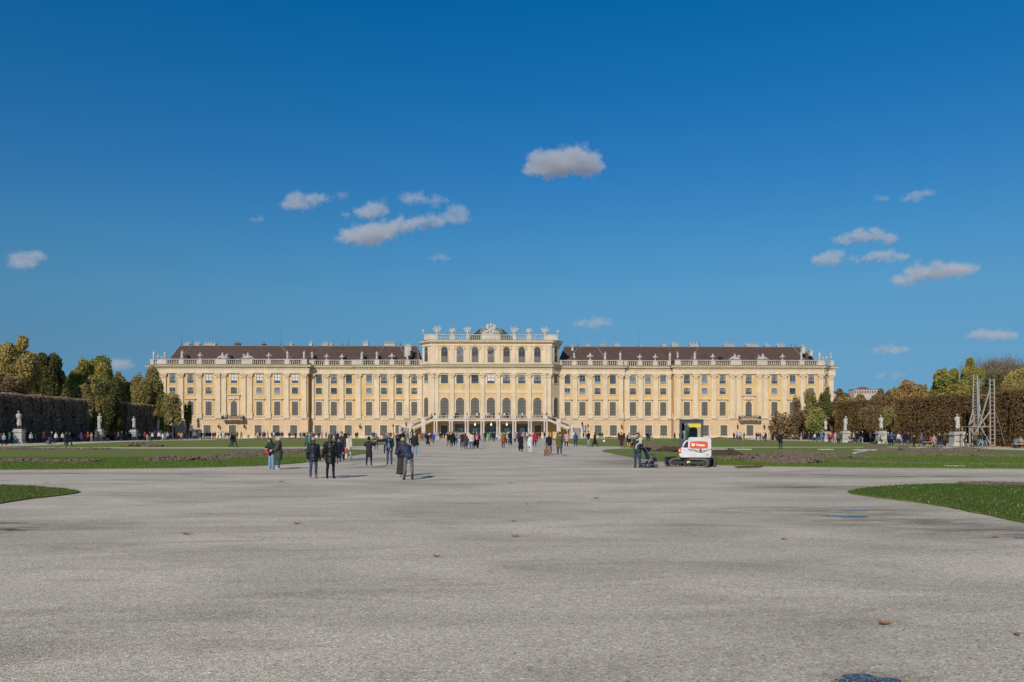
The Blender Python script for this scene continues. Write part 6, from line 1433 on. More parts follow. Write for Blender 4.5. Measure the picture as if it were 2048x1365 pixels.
# white dog-like and bench free ledges: stone bench slabs on the walks
def bench(px,py,label,w=1.8):
    x,y=G(px,py); r=empty('bench',(x,y,0)); tag(r,label,'bench'); m=MB(); m.box(-w/2,-.25,.4,w/2,.25,.48); m.build('seat',WD,r)
    for s in (-1,1): m=MB(); m.box(s*w*.36-.05,-.2,0,s*w*.36+.05,.2,.4); m.build('leg',TRD,r)
bench(1762,888.3,'low bench under the seated pair beside the right walk pedestal'); bench(35,887.2,'low bench against the pedestal of the bowed statue'); bench(2042,896.8,'low bench at the right frame edge'); bench(1859,891.2,'low bench under the child in red'); bench(1589,880.6,'low bench under the beige and sage green coats',2.6)
# ================= NEAR PEOPLE (each built for its own pose) =================
def near(px,py,rz,P_,top,bot,hair,label,shoe='dark',H=1.7,vox=.011,extra=None,tmat=None,bmat=None,hmat=None,boots=0):
    """top: dict(hem,k,flare,hood,puff); bot: dict(kind,k,wide)"""
    J=pose(H,**P_); x,y=G(px,py); root=empty('person',(x,y,0),rz); tag(root,label,'person')
    def put(nm_,me,m_,par=root):
        me.materials.clear(); me.materials.append(m_); return link(nm_,me,par)
    put('body',remesh(body_mesh(J,True).mesh('body'),vox*.75,1,'body'),SKIN)
    me=remesh(jacket_mesh(J,top.get('hem',.06),top.get('k',.014),top.get('flare',0),hood=top.get('hood',False)).mesh('jacket'),vox*1.25,2,'jacket')
    if top.get('puff'): puff(me,top['puff'],top.get('fq',34),H)
    else: folds(me,.006)
    put(top.get('name','jacket'),me,tmat)
    if bot['kind']=='skirt': me=remesh(skirt_mesh(J,bot.get('L',.46),bot.get('flare',.09)).mesh('skirt'),vox*1.4,1,'skirt'); folds(me,.012); put('skirt',me,bmat)
    else: me=remesh(trous_mesh(J,bot.get('k',.006),bot.get('wide',0)).mesh('trousers'),vox*1.1,1,'trousers'); folds(me,.006); put('trousers',me,bmat)
    put('shoes',remesh(shoes_mesh(J,boots).mesh('shoes'),vox,1,'shoes'),cm(shoe) if isinstance(shoe,str) else shoe)
    nmh={'short':'hair','long':'hair','bun':'hair','beanie':'hat','tall':'hat','hood':'hood','brim':'hat'}[hair]
    put(nmh,cuthead(remesh(hair_mesh(J,hair).mesh(nmh),vox,1,nmh),J),hmat)
    if extra: extra(J,root,put)
    sx=J['hu'].cross(J['hf']).normalized(); m=MB()
    for s in (-1,1): m.ell(J['head']+J['hf']*.047*H+sx*s*.017*H+J['hu']*.006*H,(.005*H,.004*H,.004*H),6,5)
    m.build('eyes',HAIRC['bk'],root); return root,J
def gloss(c,name,r=.3): return mat(name,tuple(x*.8 for x in lin(c)),r,.2,6,spec=.4)
def hat_over(kind,m_,grow=0):
    def f(J,root,put): me=remesh(hair_mesh(J,kind).mesh('hat'),.012,1,'hat'); put('hat',cuthead(me,J),m_)
    return f
def glasses(J,root,put):
    H=J['H']; sx=J['hu'].cross(J['hf']).normalized(); m=MB()
    for s in (-1,1): m.ell(J['head']+J['hf']*.05*H+sx*s*.018*H+J['hu']*.006*H,(.016*H,.007*H,.012*H),10,6)
    m.bar(J['head']+J['hf']*.052*H-sx*.03*H+J['hu']*.012*H,J['head']+J['hf']*.052*H+sx*.03*H+J['hu']*.012*H,.006); m.build('sunglasses',gloss((12,12,14),'dark_lens',.15),root)
def phone(J,root,put): m=MB(); w,d=J['hd'][0]; c=w+d*.07*J['H']; m.box(c.x-.04,c.y-.012,c.z-.02,c.x+.04,c.y,c.z+.12); m.build('phone',gloss((15,15,18),'phone_body',.25),root)
DEN=mat('denim',(.035,.055,.105),.85,.3,9); LDEN=mat('pale_denim',(.17,.28,.37),.85,.25,9); IDN=mat('indigo_denim',(.045,.055,.11),.85,.25,9); MDN=mat('mid_denim',(.03,.06,.12),.85,.25,9)
# 1 walking pair from behind
near(627,957.5,math.pi+.12,dict(lean=.03,arms=((.15,.12,.25),(-.1,.28,.3)),legs=((.12,.05),(-.14,.24)),spread=.02,inw=(-.1,.3)),dict(hem=.07,k=.024,hood=True,puff=.012,fq=36,name='padded_jacket'),dict(kind='t',k=.004),'long','person from behind in navy padded jacket, pink knitted hat and tan boots','tan',H=1.59,tmat=gloss((28,30,46),'navy_nylon',.55),bmat=IDN,hmat=HAIRC['br'],boots=.25,extra=hat_over('beanie',mat('pink_knit',(.36,.27,.27),.95,.3,25,bmp=.5,bscale=60)))
def scarf(J,root,put): pass
near(661,957.8,math.pi-.1,dict(lean=.0,arms=((.1,.22,.2),(.05,.3,.2)),legs=((.06,.04),(-.05,.06)),spread=.045),dict(hem=.16,k=.026,flare=.03,hood=True,puff=.014,fq=30,name='padded_coat'),dict(kind='t',k=.0),'long','person from behind in a glossy black quilted coat, black leggings and black shoes',gloss((14,14,16),'black_leather',.3),H=1.70,tmat=gloss((20,20,23),'black_nylon',.42),bmat=cm('black'),hmat=HAIRC['br'])
# 2 standing pair at left
J=near(543,939,-.45,dict(lean=.1,arms=((.35,.05,1.4),(.35,.1,1.3)),inw=(.6,.5),legs=((.0,.02),(.02,.02)),spread=.04,head=.45),dict(hem=.05,k=.018,name='jacket'),dict(kind='t',k=.008,wide=.016),'long','person in pale blue jeans and a dark jacket looking down at a phone, grey beanie','white',H=1.53,tmat=cm('dgreen'),bmat=LDEN,hmat=HAIRC['br'],extra=lambda J,r,p:(hat_over('beanie',mat('grey_knit',(.09,.09,.09),.95,.3,25))(J,r,p),phone(J,r,p)))
x_,y_=G(537,939); hb=empty('handbag',(x_+.02,y_-.18,.72)); tag(hb,'bright red shoulder bag hanging at the side of the person in pale jeans','handbag'); m=MB(); m.ell((0,0,.1),(.09,.05,.1),12,8); m.build('bag_body',mat('red_leather',(.6,.02,.03),.4,.1,5),hb); m=MB(); m.cyl((-.1,0,.18),(.22,.14,.48),.012,.012,6); m.cyl((.1,.02,.18),(.25,.16,.48),.012,.012,6); m.build('strap',mat('red_strap',(.45,.03,.05),.6,.1,5),hb)
def whood(J,root,put): me=remesh(hair_mesh(J,'hood').mesh('hood'),.012,1,'hood'); me.transform(Matrix.Translation(V(0,.03,-.02))); put('fur_hood',cuthead(me,J),mat('cream_fur',(.62,.6,.55),.95,.2,40,bmp=.8,bscale=70))
near(558,939.6,-1.2,dict(lean=.08,arms=((.25,.05,1.1),(.25,.1,1.0)),inw=(.4,.4),legs=((.0,.02),(.04,.04)),spread=.04,head=.3),dict(hem=.21,k=.026,flare=.02,hood=True,puff=.010,fq=34,name='quilted_coat'),dict(kind='t',k=.0),'short','person in long dark olive quilted coat with pale fur hood','white',H=1.60,tmat=mat('olive_nylon',(.045,.052,.035),.55,.25,8),bmat=MDN,hmat=HAIRC['bl'],extra=whood)
# 3 trio behind the walking pair
near(678,931,.35,dict(lean=.02,arms=((.1,.15,.3),(.2,.1,.4)),legs=((.25,.05),(-.32,.35)),spread=.06),dict(hem=.02,k=.016,name='jacket'),dict(kind='t',k=.002),'short','child in navy beanie and sunglasses walking between the grown ups','white',H=1.46,tmat=cm('navy'),bmat=cm('jeans'),hmat=HAIRC['bk'],extra=lambda J,r,p:(hat_over('beanie',cm('navy'))(J,r,p),glasses(J,r,p)),vox=.014)
near(683,922.5,.1,dict(arms=((.1,.14,.3),(.0,.14,.3)),legs=((.1,.05),(-.1,.1))),dict(hem=.12,k=.016,name='coat'),dict(kind='t',k=.006),'short','brown haired person in an open dark grey coat behind the child in sunglasses','dark',H=1.80,tmat=cm('dgrey'),bmat=cm('navy'),hmat=HAIRC['br'],vox=.014)
near(697,919.5,-.1,dict(arms=((.1,.2,.3),(.3,.2,.5)),legs=((.3,.05),(-.25,.3)),spread=.03),dict(hem=.12,k=.022,flare=.02,name='jacket'),dict(kind='t',k=.006,wide=.008),'bun','person in an open cream jacket and white trousers walking to the camera','brown',H=1.64,tmat=cm('cream'),bmat=mat('white_cotton',(.55,.54,.52),.85,.15,8),hmat=HAIRC['bk'],vox=.014)
x_,y_=G(690,921); bg_=empty('handbag',(x_,y_,.42)); tag(bg_,'rust red tote bag carried beside the cream jacket','handbag'); m=MB(); m.hexa([(-.13,-.05,0),(.13,-.05,0),(.13,.05,0),(-.13,.05,0),(-.17,-.06,.34),(.17,-.06,.34),(.17,.06,.34),(-.17,.06,.34)]); m.build('bag_body',mat('rust_leather',(.32,.08,.05),.6,.15,5),bg_); m=MB(); m.cyl((-.1,0,.33),(0,0,.6),.01,.01,5); m.cyl((.1,0,.33),(0,0,.6),.01,.01,5); m.build('strap',mat('rust_leather',(.3,.08,.05)),bg_)
# 4 photographer in black, from behind
near(738,934.8,math.pi-.1,dict(arms=((1.15,.25,1.2),(1.05,.45,1.0)),inw=(.1,.5),legs=((0,.02),(0,.02)),spread=.085,head=-.02),dict(hem=.17,k=.016,flare=.05,hood=True,name='coat'),dict(kind='t',k=-.002),'bun','person from behind in short black coat and leggings, arms raised','white',H=1.55,tmat=mat('black_wool',(.022,.022,.026),.8,.3,10),bmat=cm('black'),hmat=HAIRC['bk'])
near(752.5,901.5,.1,dict(arms=((.5,.3,1.6),(.4,.3,1.4)),inw=(.4,.4),legs=((0,.02),(0,.02)),spread=.06),dict(hem=.07,k=.02,name='jacket'),dict(kind='t',k=0),'long','person in a taupe jacket and blue leggings standing behind the photographer','white',H=1.6,tmat=cm('taupe'),bmat=cm('blue'),hmat=HAIRC['bk'],vox=.018)
# 5 man with sunglasses, arm out
def shirt(J,root,put):
    H=J['H']; m=MB(); m.ell(J['waist']+V(0,-.062*H,-.01*H),(.045*H,.04*H,.14*H),12,8); m.ell(J['chest']+V(0,-.05*H,.03*H),(.035*H,.04*H,.09*H),10,8); put('shirt',m.mesh('shirt',smooth=True),mat('blue_shirt',(.10,.2,.36),.8,.2,9))
near(779,929.5,-.15,dict(arms=((1.25,1.0,.25),(.05,.22,.7)),inw=(-.1,.45),legs=((.03,.03),(-.02,.02)),spread=.03,side=-.04,twist=.15),dict(hem=.06,k=.018,name='leather_jacket'),dict(kind='t',k=.003),'short','person in sunglasses and open black leather jacket with one arm stretched out','dark',H=1.72,tmat=gloss((24,26,28),'black_leather_jacket',.4),bmat=MDN,hmat=HAIRC['br'],extra=lambda J,r,p:(shirt(J,r,p),glasses(J,r,p)))
near(772,908,.2,dict(arms=((0,.1,.2),(0,.1,.2))),dict(hem=.1,k=.016,name='coat'),dict(kind='t'),'short','person in a grey coat half hidden behind the sunglasses wearer','dark',H=1.74,tmat=cm('grey'),bmat=cm('dark'),hmat=HAIRC['br'],vox=.02)
# 6 bending figure in grey trousers and the one in the long skirt before it
near(817,960.3,math.pi+.35,dict(lean=.75,arms=((1.35,.1,.5),(.35,.5,1.1)),inw=(.2,1.3),legs=((.03,.0),(.03,.0)),spread=.115,head=.5,side=.12),dict(hem=.03,k=.02,hood=True,name='hooded_jacket'),dict(kind='t',k=.002),'short','person from behind in navy hooded jacket and grey trousers bending forward','dark',H=1.74,tmat=mat('navy_cloth',(.025,.035,.065),.6,.25,7),bmat=mat('grey_flannel',(.13,.135,.135),.85,.15,9),hmat=HAIRC['br'],boots=.3)
near(803,953.5,math.pi+.3,dict(lean=.28,arms=((.9,.35,.7),(.6,.2,.8)),inw=(.1,.5),legs=((0,.02),(.0,.02)),spread=.03,head=.35,side=-.14),dict(hem=.03,k=.02,name='jacket'),dict(kind='skirt',L=.47,flare=.08),'short','person in floor length dark brown skirt and navy jacket, beside the bending one','white',H=1.62,tmat=cm('navy'),bmat=mat('brown_skirt',(.04,.032,.03),.85,.2,9),hmat=HAIRC['bl'])
near(804,907,.2,dict(arms=((.05,.1,.2),(.05,.1,.2))),dict(hem=.18,k=.02,name='coat'),dict(kind='t'),'short','tall black haired person in a black coat seen above the bending back','dark',H=1.92,tmat=cm('black'),bmat=cm('dark'),hmat=HAIRC['bk'],vox=.018)
near(796,904,.5,dict(arms=((.5,.2,1.6),(.4,.2,1.6)),inw=(.3,.3)),dict(hem=.14,k=.02,name='coat'),dict(kind='t'),'long','person in sunglasses and dark coat left of the tall black haired one','dark',H=1.75,tmat=cm('dark'),bmat=cm('dark'),hmat=HAIRC['br'],vox=.018,extra=glasses)
near(829.5,914,math.pi-.2,dict(arms=((.1,.12,.3),(0,.1,.3))),dict(hem=.06,k=.018,name='jacket'),dict(kind='t',k=.004),'short','person in pale hat, dark jacket and pale jeans just right of the bending one','white',H=1.70,tmat=cm('dark'),bmat=LDEN,hmat=HAIRC['br'],vox=.016,extra=hat_over('brim',cm('cream')))
# 7 man with child on the right
def child(J,root,put):
    pass
near(1275,935.8,-.45,dict(arms=((.75,.25,1.2),(.5,.35,1.3)),inw=(.5,.6),legs=((.02,.02),(-.02,.02)),spread=.045,head=.1),dict(hem=.05,k=.02,name='jacket'),dict(kind='t',k=.006),'short','person in dark green patterned top and blue jeans holding a small child beside the pushchair','dark',H=1.74,tmat=mat('camouflage',(.03,.045,.035),.8,.6,11),bmat=mat('blue_denim',(.03,.05,.09),.85,.25,9),hmat=HAIRC['br'])
J=pose(.85,lean=-.05,legs=((1.2,1.1),(1.1,1.1)),arms=((.9,.3,.9),(.9,.3,.9)),spread=.5); x_,y_=G(1275,935.8); ch=empty('person',(x_+.10,y_-.30,.92),math.pi+.2); tag(ch,'small child with pink hat held against the chest beside the pushchair','person')
for nm_,me,m_ in (('body',remesh(body_mesh(J,False).mesh('body'),.012,1,'body'),SKIN),('jacket',remesh(jacket_mesh(J,.03,.02).mesh('jacket'),.014,1,'jacket'),cm('cream')),('trousers',remesh(trous_mesh(J,.01).mesh('trousers'),.014,1,'trousers'),cm('white')),('hat',remesh(hair_mesh(J,'beanie').mesh('hat'),.012,1,'hat'),cm('salmon'))): me.materials.clear(); me.materials.append(m_); link(nm_,me,ch)
# operator inside the digger
J=pose(1.72,**POSES['si']); op=empty('person',(ex-.36,ey+.9+.1,1.0),math.pi-.25); tag(op,'machine operator in pale cap and green vest sitting in the digger cab','person')
for nm_,me,m_ in (('body',remesh(body_mesh(J,False).mesh('body'),.02,1,'body'),SKIN),('jacket',remesh(jacket_mesh(J,.02,.012).mesh('jacket'),.02,1,'jacket'),mat('green_vest',(.16,.30,.20),.7,.2,6)),('trousers',remesh(trous_mesh(J).mesh('trousers'),.02,1,'trousers'),cm('dark')),('cap',remesh(hair_mesh(J,'short').mesh('cap'),.015,1,'cap'),cm('cream'))): me.materials.clear(); me.materials.append(m_); link(nm_,me,op,); 
for c_ in op.children: c_.location=(0,0,-J['hip'].z+.15)
op.scale=(.85,.85,.85); op.location.z=1.3
# ================= THE CROWD =================
# px, feet py, height, pose, turn, top kind+colour, trousers kind+colour, hair kind+colour, extra words
TK={'j':'jacket','p':'padded jacket','c':'coat','d':'long coat','s':'sweater'}
PW={'st':'standing','wa':'walking','wb':'walking','ph':'looking at a phone','po':'with arms raised','cr':'crouching','si':'sitting'}
HW_={'short':'','long':'long haired ','bun':'','beanie':'in a knitted hat ','tall':'in a tall hat ','hood':'hooded ','brim':'in a hat '}
ZONES={
'on the left walk before the long dark hedge':[(20,889.6,1.7,'wa',-.5,'j teal','t black','short br'),(62,887.8,1.66,'st',.3,'j lgrey','t dark','long bl'),(88,886.6,1.72,'wa',.4,'j maroon','t navy','short bk'),(112,886,1.66,'st',.3,'j white','t jeans','short gr'),(163,884,1.6,'st',.2,'j purple','t grey','long bk'),(176,884.4,1.72,'wa',.3,'j red','t dark','beanie white'),(192,883.8,1.7,'st',-.3,'j olive','t brown','short gr'),
 (2,888,1.55,'wa',.3,'p pink','t jeans','short br'),(8,892.4,1.62,'wa',.2,'s lgrey','t black','long bl'),(34,886.6,1.65,'si',0,'s dark','t jeans','short br'),(50,887,1.6,'si',.5,'p olive','t dark','short gr'),
 (74,886.6,1.72,'wb',3.0,'p dgrey','t jeans','short br'),(104,888.6,1.78,'wa',-1.3,'j navy','t dteal','beanie cream'),(117,884.2,1.2,'st',.2,'c pink','t grey','long br'),(125,885,1.6,'st',.3,'j cream','t black','short br'),
 (132,893.8,1.78,'wa',1.5,'p dgreen','t black','hood dgrey'),(139,893.2,1.72,'wb',1.5,'j black','t black','short br'),(147,883.3,1.78,'st',0,'c dgrey','t ljeans','hood grey'),(155,882.6,1.62,'st',.4,'j dark','t dark','beanie white'),
 (157.5,883.6,1.25,'st',0,'j salmon','t jeans','long bl'),(168.5,883.2,1.68,'st',0,'j orange','t beige','short br'),(183,884,1.6,'ph',.2,'j beige','t ljeans','long bl'),(187,882.5,.95,'st',.3,'j blue','t white','beanie white')],
'on the left walk between the statues':[(206,883.6,1.7,'wa',.8,'j taupe','t dark','short br'),(222,881.8,1.66,'st',.2,'j teal','t black','long bk'),(237,882.6,1.7,'wa',-.4,'j grey','t navy','short gr'),(252,881.6,1.72,'st',.3,'j dgreen','t jeans','short br'),(261,881.2,1.66,'wa',.5,'p maroon','t black','long br'),(270,881.4,1.6,'st',.2,'j beige','t dark','short bl'),(279,881,1.7,'st',.4,'j lgrey','t navy','short bk'),(304.6,882,1.66,'st',.2,'j white','t dark','short bk'),
 (214,880.6,1.7,'st',0,'j navy','t jeans','short br'),(231,882,1.7,'po',.2,'p magenta','t ljeans','short br'),(243.5,882.7,1.8,'wa',0,'j black','t navy','beanie white'),(275,880,1.75,'st',1.2,'j black','t black','short gr'),(283,879.6,1.72,'st',0,'c black','t dark','short br'),
 (290,882.1,1.75,'wb',.2,'j red','t navy','short br'),(294.5,882.3,1.3,'st',.4,'j beige','t lgrey','long bl'),(300.3,883.2,1.78,'wa',0,'j maroon','w jade','long br'),(309,881,1.7,'st',.3,'j dark','t black','short br'),(313.5,880.6,1.66,'st',2,'c navy','t dark','short bk')],
'in the dense crowd before the left pavilion':[
 (318,882.2,1.86,'wa',.4,'j white','t black','long bk'),(325.5,882.2,1.55,'wb',-.5,'j white','t white','short br'),(330,880.4,1.7,'st',.2,'j taupe','t grey','short br'),(335,881.4,1.78,'st',0,'p lilac','t black','short br'),(340,879,1.7,'st',.6,'j white','t jeans','short gr'),(344,879.2,1.55,'st',3,'c rust','t dgrey','short br'),(348.5,878.5,1.7,'st',.2,'j black','t dark','short br'),
 (353,881,1.72,'st',2.8,'c navy','t navy','short bk'),(358,879,1.7,'st',.3,'j mustard','t dark','short br'),(363.2,881.4,1.78,'wb',2.9,'c salmon','t brown','long br'),(369,878.6,1.7,'st',.2,'j navy','t dark','short br'),(373.5,878.3,1.72,'st',0,'j lgrey','t ljeans','short br'),(377.5,878.3,1.66,'st',0,'j taupe','t paleblue','long br'),
 (381.5,877.5,1.7,'st',.5,'j dark','t black','short bk'),(386,879.6,1.78,'wa',.2,'j grey','t jeans','short br'),(389,878.4,1.62,'st',.2,'p lilac','t dark','short gr'),(392.3,878.2,1.7,'st',.5,'j teal','t dark','beanie dgrey'),(395.5,879.2,1.62,'wa',.5,'d cream','t cream','long bl'),(399.2,878.3,1.75,'st',.2,'j brown','t dgrey','short bk'),
 (403.2,878.9,1.72,'st',2.9,'p purple','t black','short bk'),(408,879,1.76,'wb',.1,'j white','t grey','short br'),(411.2,878.5,1.66,'st',.1,'j navy','t navy','short gr'),(413.5,878.7,1.75,'st',3,'p dgreen','t grey','short bk'),(417,878.7,1.6,'st',.2,'j navy','t lgrey','short br'),(420.4,878.6,1.82,'st',2.9,'c navy','t navy','short bk'),
 (426.3,879.4,1.72,'wa',.1,'j navy','t black','short br'),(430.3,878,1.72,'st',.2,'j maroon','t maroon','short bk'),(436.2,879.5,1.66,'wb',2.9,'j white','t dgreen','short br'),(443.3,878.2,1.75,'st',.3,'j brown','t dark','short br'),(446,879.6,1.8,'wa',2.8,'p white','t ljeans','short br'),
 (450.6,878,1.7,'st',.3,'j taupe','t dark','short bk'),(454,878,1.7,'st',.1,'j dgrey','t cream','short br'),(457.5,878.3,1.66,'st',.5,'j purple','t navy','long bk'),(461.8,877.8,1.65,'st',.1,'j grey','t sage','long bl'),(469.5,878,1.6,'st',.3,'j lilac','t brown','short br'),(474.3,878.4,1.85,'st',3.0,'p olive','t brown','short br'),
 (482.5,878.5,1.78,'wa',2.9,'p taupe','t dark','short bk'),(495,877.7,1.6,'cr',1.2,'j purple','t lilac','short bk')],
'on the pale cross path of the left lawn':[(463.5,895.2,1.74,'wa',1.55,'j black','t dteal','beanie black'),(469,894.4,1.7,'wb',1.55,'p navy','t dark','short br')],
'before the inner half of the left pavilion':[
 (515.2,878.8,1.66,'st',.2,'s cream','k rust','long bk'),(519.8,878.5,1.72,'st',.3,'j black','t dgreen','short bk'),(524,878.6,1.6,'st',.1,'s beige','t lgrey','short br'),(526.6,878.7,1.66,'st',2.9,'j purple','t jeans','short bk'),(529.6,878,1.78,'st',.4,'j maroon','t black','long br'),(535.4,879.1,1.78,'st',2.9,'d lilac','t white','long br'),
 (543.6,878,1.75,'st',.2,'j maroon','t purple','short br'),(547.8,878.4,1.76,'st',3.0,'j white','t grey','short bk'),(551,879.1,1.62,'st',2.9,'p dgreen','t black','hood dgrey'),(554.2,878.4,1.82,'st',.5,'j navy','t dark','beanie white'),(557.6,878.3,1.8,'st',2.9,'p navy','t maroon','short bk'),(562.2,878.7,1.72,'st',2.9,'p bright','t salmon','short br'),(565.4,879.1,1.78,'wa',2.8,'j navy','t beige','short br'),
 (578.4,878.4,1.66,'st',0,'j maroon','t brown','short bk'),(591.2,878.4,1.68,'st',.4,'s dark','k maroon','short bk'),(600.6,877.8,1.64,'st',.2,'j maroon','t blue','short br'),(603.8,877.8,1.62,'st',.2,'d ljeans','t jeans','long bk'),(607.6,877.9,1.7,'st',.3,'j maroon','t magenta','long br'),(609.8,877.8,1.6,'st',.2,'j navy','t navy','short br')],
'on the lawn side before the left wing':[
 (614,893.8,1.72,'wa',2.9,'d teal','t dteal','short bk'),(619.5,886,1.74,'wa',.3,'j lgrey','t lgrey','short br'),(623.6,890,1.8,'wb',.2,'p grey','t dgrey','short bk'),(627,879,1.6,'st',.2,'j maroon','t dark','short br'),(638,879.5,1.66,'po',.6,'j black','t dgreen','short bk'),(644,880.4,1.72,'wa',2.9,'p salmon','t ljeans','short bk'),
 (652.3,878.5,1.72,'st',.2,'j sage','t purple','short br'),(656.7,878.5,1.62,'st',1.1,'j white','t dark','long br'),(671.5,886,1.75,'st',2.9,'p purple','t navy','short bk'),(675.5,884,1.74,'st',.2,'j navy','t dark','beanie dgrey'),(690,887,1.78,'st',.3,'j dark','t black','short br'),(693.5,884,1.78,'st',.2,'c purple','t dark','short gr'),
 (711.5,877.8,1.6,'st',.2,'j dgreen','t dark','short gr'),(714.6,877.8,1.72,'st',.3,'j dgrey','t dgrey','short br'),(745.5,878,1.74,'st',.2,'p bright','t jeans','short br'),(748.6,878,1.7,'st',.4,'p blue','t navy','short br'),(767.5,880,1.74,'st',.2,'j grey','t grey','short br'),(782,879.5,1.78,'st',.2,'j taupe','t grey','short gr'),(787.5,881,1.6,'st',.3,'j beige','t grey','short br')],
'on the gravel before the left stair':[
 (793,884,1.6,'st',.2,'j lgrey','t jeans','short gr'),(811,884.6,1.66,'st',.3,'p lime','t jeans','short br'),(815.5,880,1.8,'st',.3,'c rust','t dark','short br'),(820.5,889,1.72,'st',2.8,'j lilac','t dark','short br'),(833.5,880,1.78,'st',.2,'j maroon','t black','short bk'),
 (839.8,889.8,1.76,'wb',2.9,'c tan','t beige','long br'),(844,882,1.7,'st',.1,'j red','t dark','short br'),(848.3,884,1.76,'st',.1,'j taupe','t grey','short gr'),(851.5,887,1.62,'st',1.2,'j navy','t ljeans','short bk'),(855.5,893.2,1.70,'wa',2.9,'d black','t grey','short br'),(859,881,1.66,'st',.3,'j white','t beige','short bk'),
 (862,885,1.6,'st',.3,'j maroon','t olive','long br'),(866.8,887.2,1.64,'wa',.2,'p bright','t brown','short bk'),(871.5,881.5,1.7,'st',.2,'j lilac','t lgrey','short br'),(875,882.6,1.78,'wb',.6,'s lgrey','t white','short bk'),(879.8,880.4,1.66,'st',.4,'j dgreen','t dark','short bk')],
'in the group on the gravel before the terrace':[
 (895,886,1.62,'st',1.4,'j dark','t dark','short br'),(898.5,893.2,1.72,'wa',1.2,'p black','t sage','long bk'),(902.8,893.2,1.68,'st',.2,'d navy','t black','short br'),(905.2,884,1.86,'st',.3,'j dgreen','t dark','beanie black'),(909.2,893,1.6,'wb',2.8,'j dark','t black','short bk'),(912,880.8,1.72,'st',.3,'j pink','t jeans','short bl'),(915,890,1.82,'st',2.8,'j sky','t navy','short br'),
 (918.6,899.4,1.90,'ph',-1.3,'s beige','t paleblue','brim navy'),(923.8,896,1.72,'st',.4,'j maroon','t dark','short br'),(927.5,893,1.72,'st',.2,'j magenta','t grey','short br'),(931.5,898.3,1.62,'st',3.0,'d dgrey','t navy','long bk'),(938,890,1.76,'st',.2,'j cream','t dark','short br'),(943.4,898.7,1.72,'st',3.1,'p cream','t jeans','short bk'),(946.5,889,1.8,'st',.4,'j maroon','t dark','short br'),
 (951,898.4,1.72,'st',2.5,'d navy','t tan','short bk'),(955.8,897.3,1.72,'wb',2.9,'j maroon','t black','short bk'),(964.6,893.4,1.72,'st',3.0,'s lilac','w lgrey','long bl'),(969.6,885.2,1.82,'st',.2,'c navy','t navy','short br')],
'before the middle arch of the terrace':[
 (976,884.4,1.64,'wa',.2,'c lime','t pink','short br'),(979.8,882,1.62,'st',.3,'j jade','t grey','short gr'),(983.3,881.2,1.7,'st',.2,'j dgreen','t dark','short bk'),(987.6,884.6,1.72,'st',.1,'j navy','t navy','short br'),(991.5,881.4,1.62,'st',.3,'j purple','t jeans','short bk'),(994.3,882.7,1.6,'wa',.4,'j white','t ljeans','short bl'),(997.4,880.6,1.62,'st',.3,'s paleblue','t white','short bk')],
'on the gravel right of the middle arch':[
 (1006.4,897.2,1.70,'wb',3.1,'p rust','t brown','tall mustard'),(1012.2,887,1.66,'st',.3,'j brown','t navy','long br'),(1014.8,889.5,1.62,'wa',2.9,'j lgrey','t navy','short gr'),(1020.2,891.8,1.92,'wa',3.0,'d black','w grey','beanie sage'),(1029.8,887.4,1.70,'wb',2.8,'p lilac','t dteal','long bk'),(1035,885,1.72,'st',.2,'p purple','t maroon','long br'),
 (1041.6,905,1.72,'wa',3.1,'d black','t black','bun br'),(1046.4,888,1.78,'st',.3,'j beige','t cream','short bk'),(1049.2,883,1.76,'st',.4,'j dark','t black','short br'),(1053.2,880,1.66,'st',.1,'j white','t grey','short bk'),(1056.2,880.5,1.66,'st',.3,'j lilac','t jeans','short br'),(1060.4,906,1.58,'wb',3.0,'c white','w white','short br'),
 (1064.5,882,1.62,'st',.2,'j pink','t cream','long br'),(1069.4,893.8,1.80,'wa',3.0,'p red','t navy','hood red'),(1074.2,885.6,1.66,'st',.2,'j maroon','t maroon','short bk'),(1079.6,879.9,1.74,'st',.4,'j navy','t navy','short bk'),(1089.2,879.2,1.78,'st',.2,'j dark','t brown','short bk')],
'on the right side of the central gravel':[
 (1097.8,910,1.72,'wa',3.1,'d navy','k tan','short bl'),(1115,881.4,1.74,'st',1.3,'j dgreen','t dark','short bk'),(1119,912,1.82,'wb',3.1,'c olive','t jeans','short br'),(1132.6,893.8,1.86,'wa',3.0,'c pink','t black','long bk'),(1151,894,1.72,'wb',3.1,'p blue','t dteal','hood blue')],
'at the edge of the right lawn near the centre':[(1177.2,893.8,1.86,'ph',-.9,'j black','t ljeans','short bk'),(1189.8,894,1.74,'wa',-1.2,'d black','t dark','long bk')],
'before the right wing near the stair':[(1167,877.6,1.7,'st',.3,'j dgreen','t dark','short gr'),(1200,877.8,1.7,'st',.3,'j navy','t navy','short gr'),(1205,877.8,1.62,'wa',-.4,'j dark','t maroon','short bk'),(1237.3,881,1.72,'st',.3,'j maroon','t maroon','short br')],
'standing on the right lawn left of the digger':[
 (1242.8,896.2,1.76,'wa',.2,'d maroon','t dgrey','long bk'),(1247.8,884,1.76,'st',.4,'j brown','t brown','short bl'),(1257.6,895.8,1.68,'st',3.0,'c black','t yellow','beanie mustard'),(1273.5,880,1.66,'st',.3,'j navy','t dark','short gr'),(1277.6,880,1.66,'st',.4,'j purple','t navy','short br'),(1294.4,882.2,1.76,'st',.3,'j navy','t dteal','short bk'),(1298.6,882,1.66,'wa',.2,'p blue','t jeans','short br'),(1349.4,882.6,1.68,'wa',-.9,'j maroon','t dark','short bk'),(1359.5,880,1.6,'st',.5,'j dark','t dark','short bk')],
'before the left half of the right pavilion':[
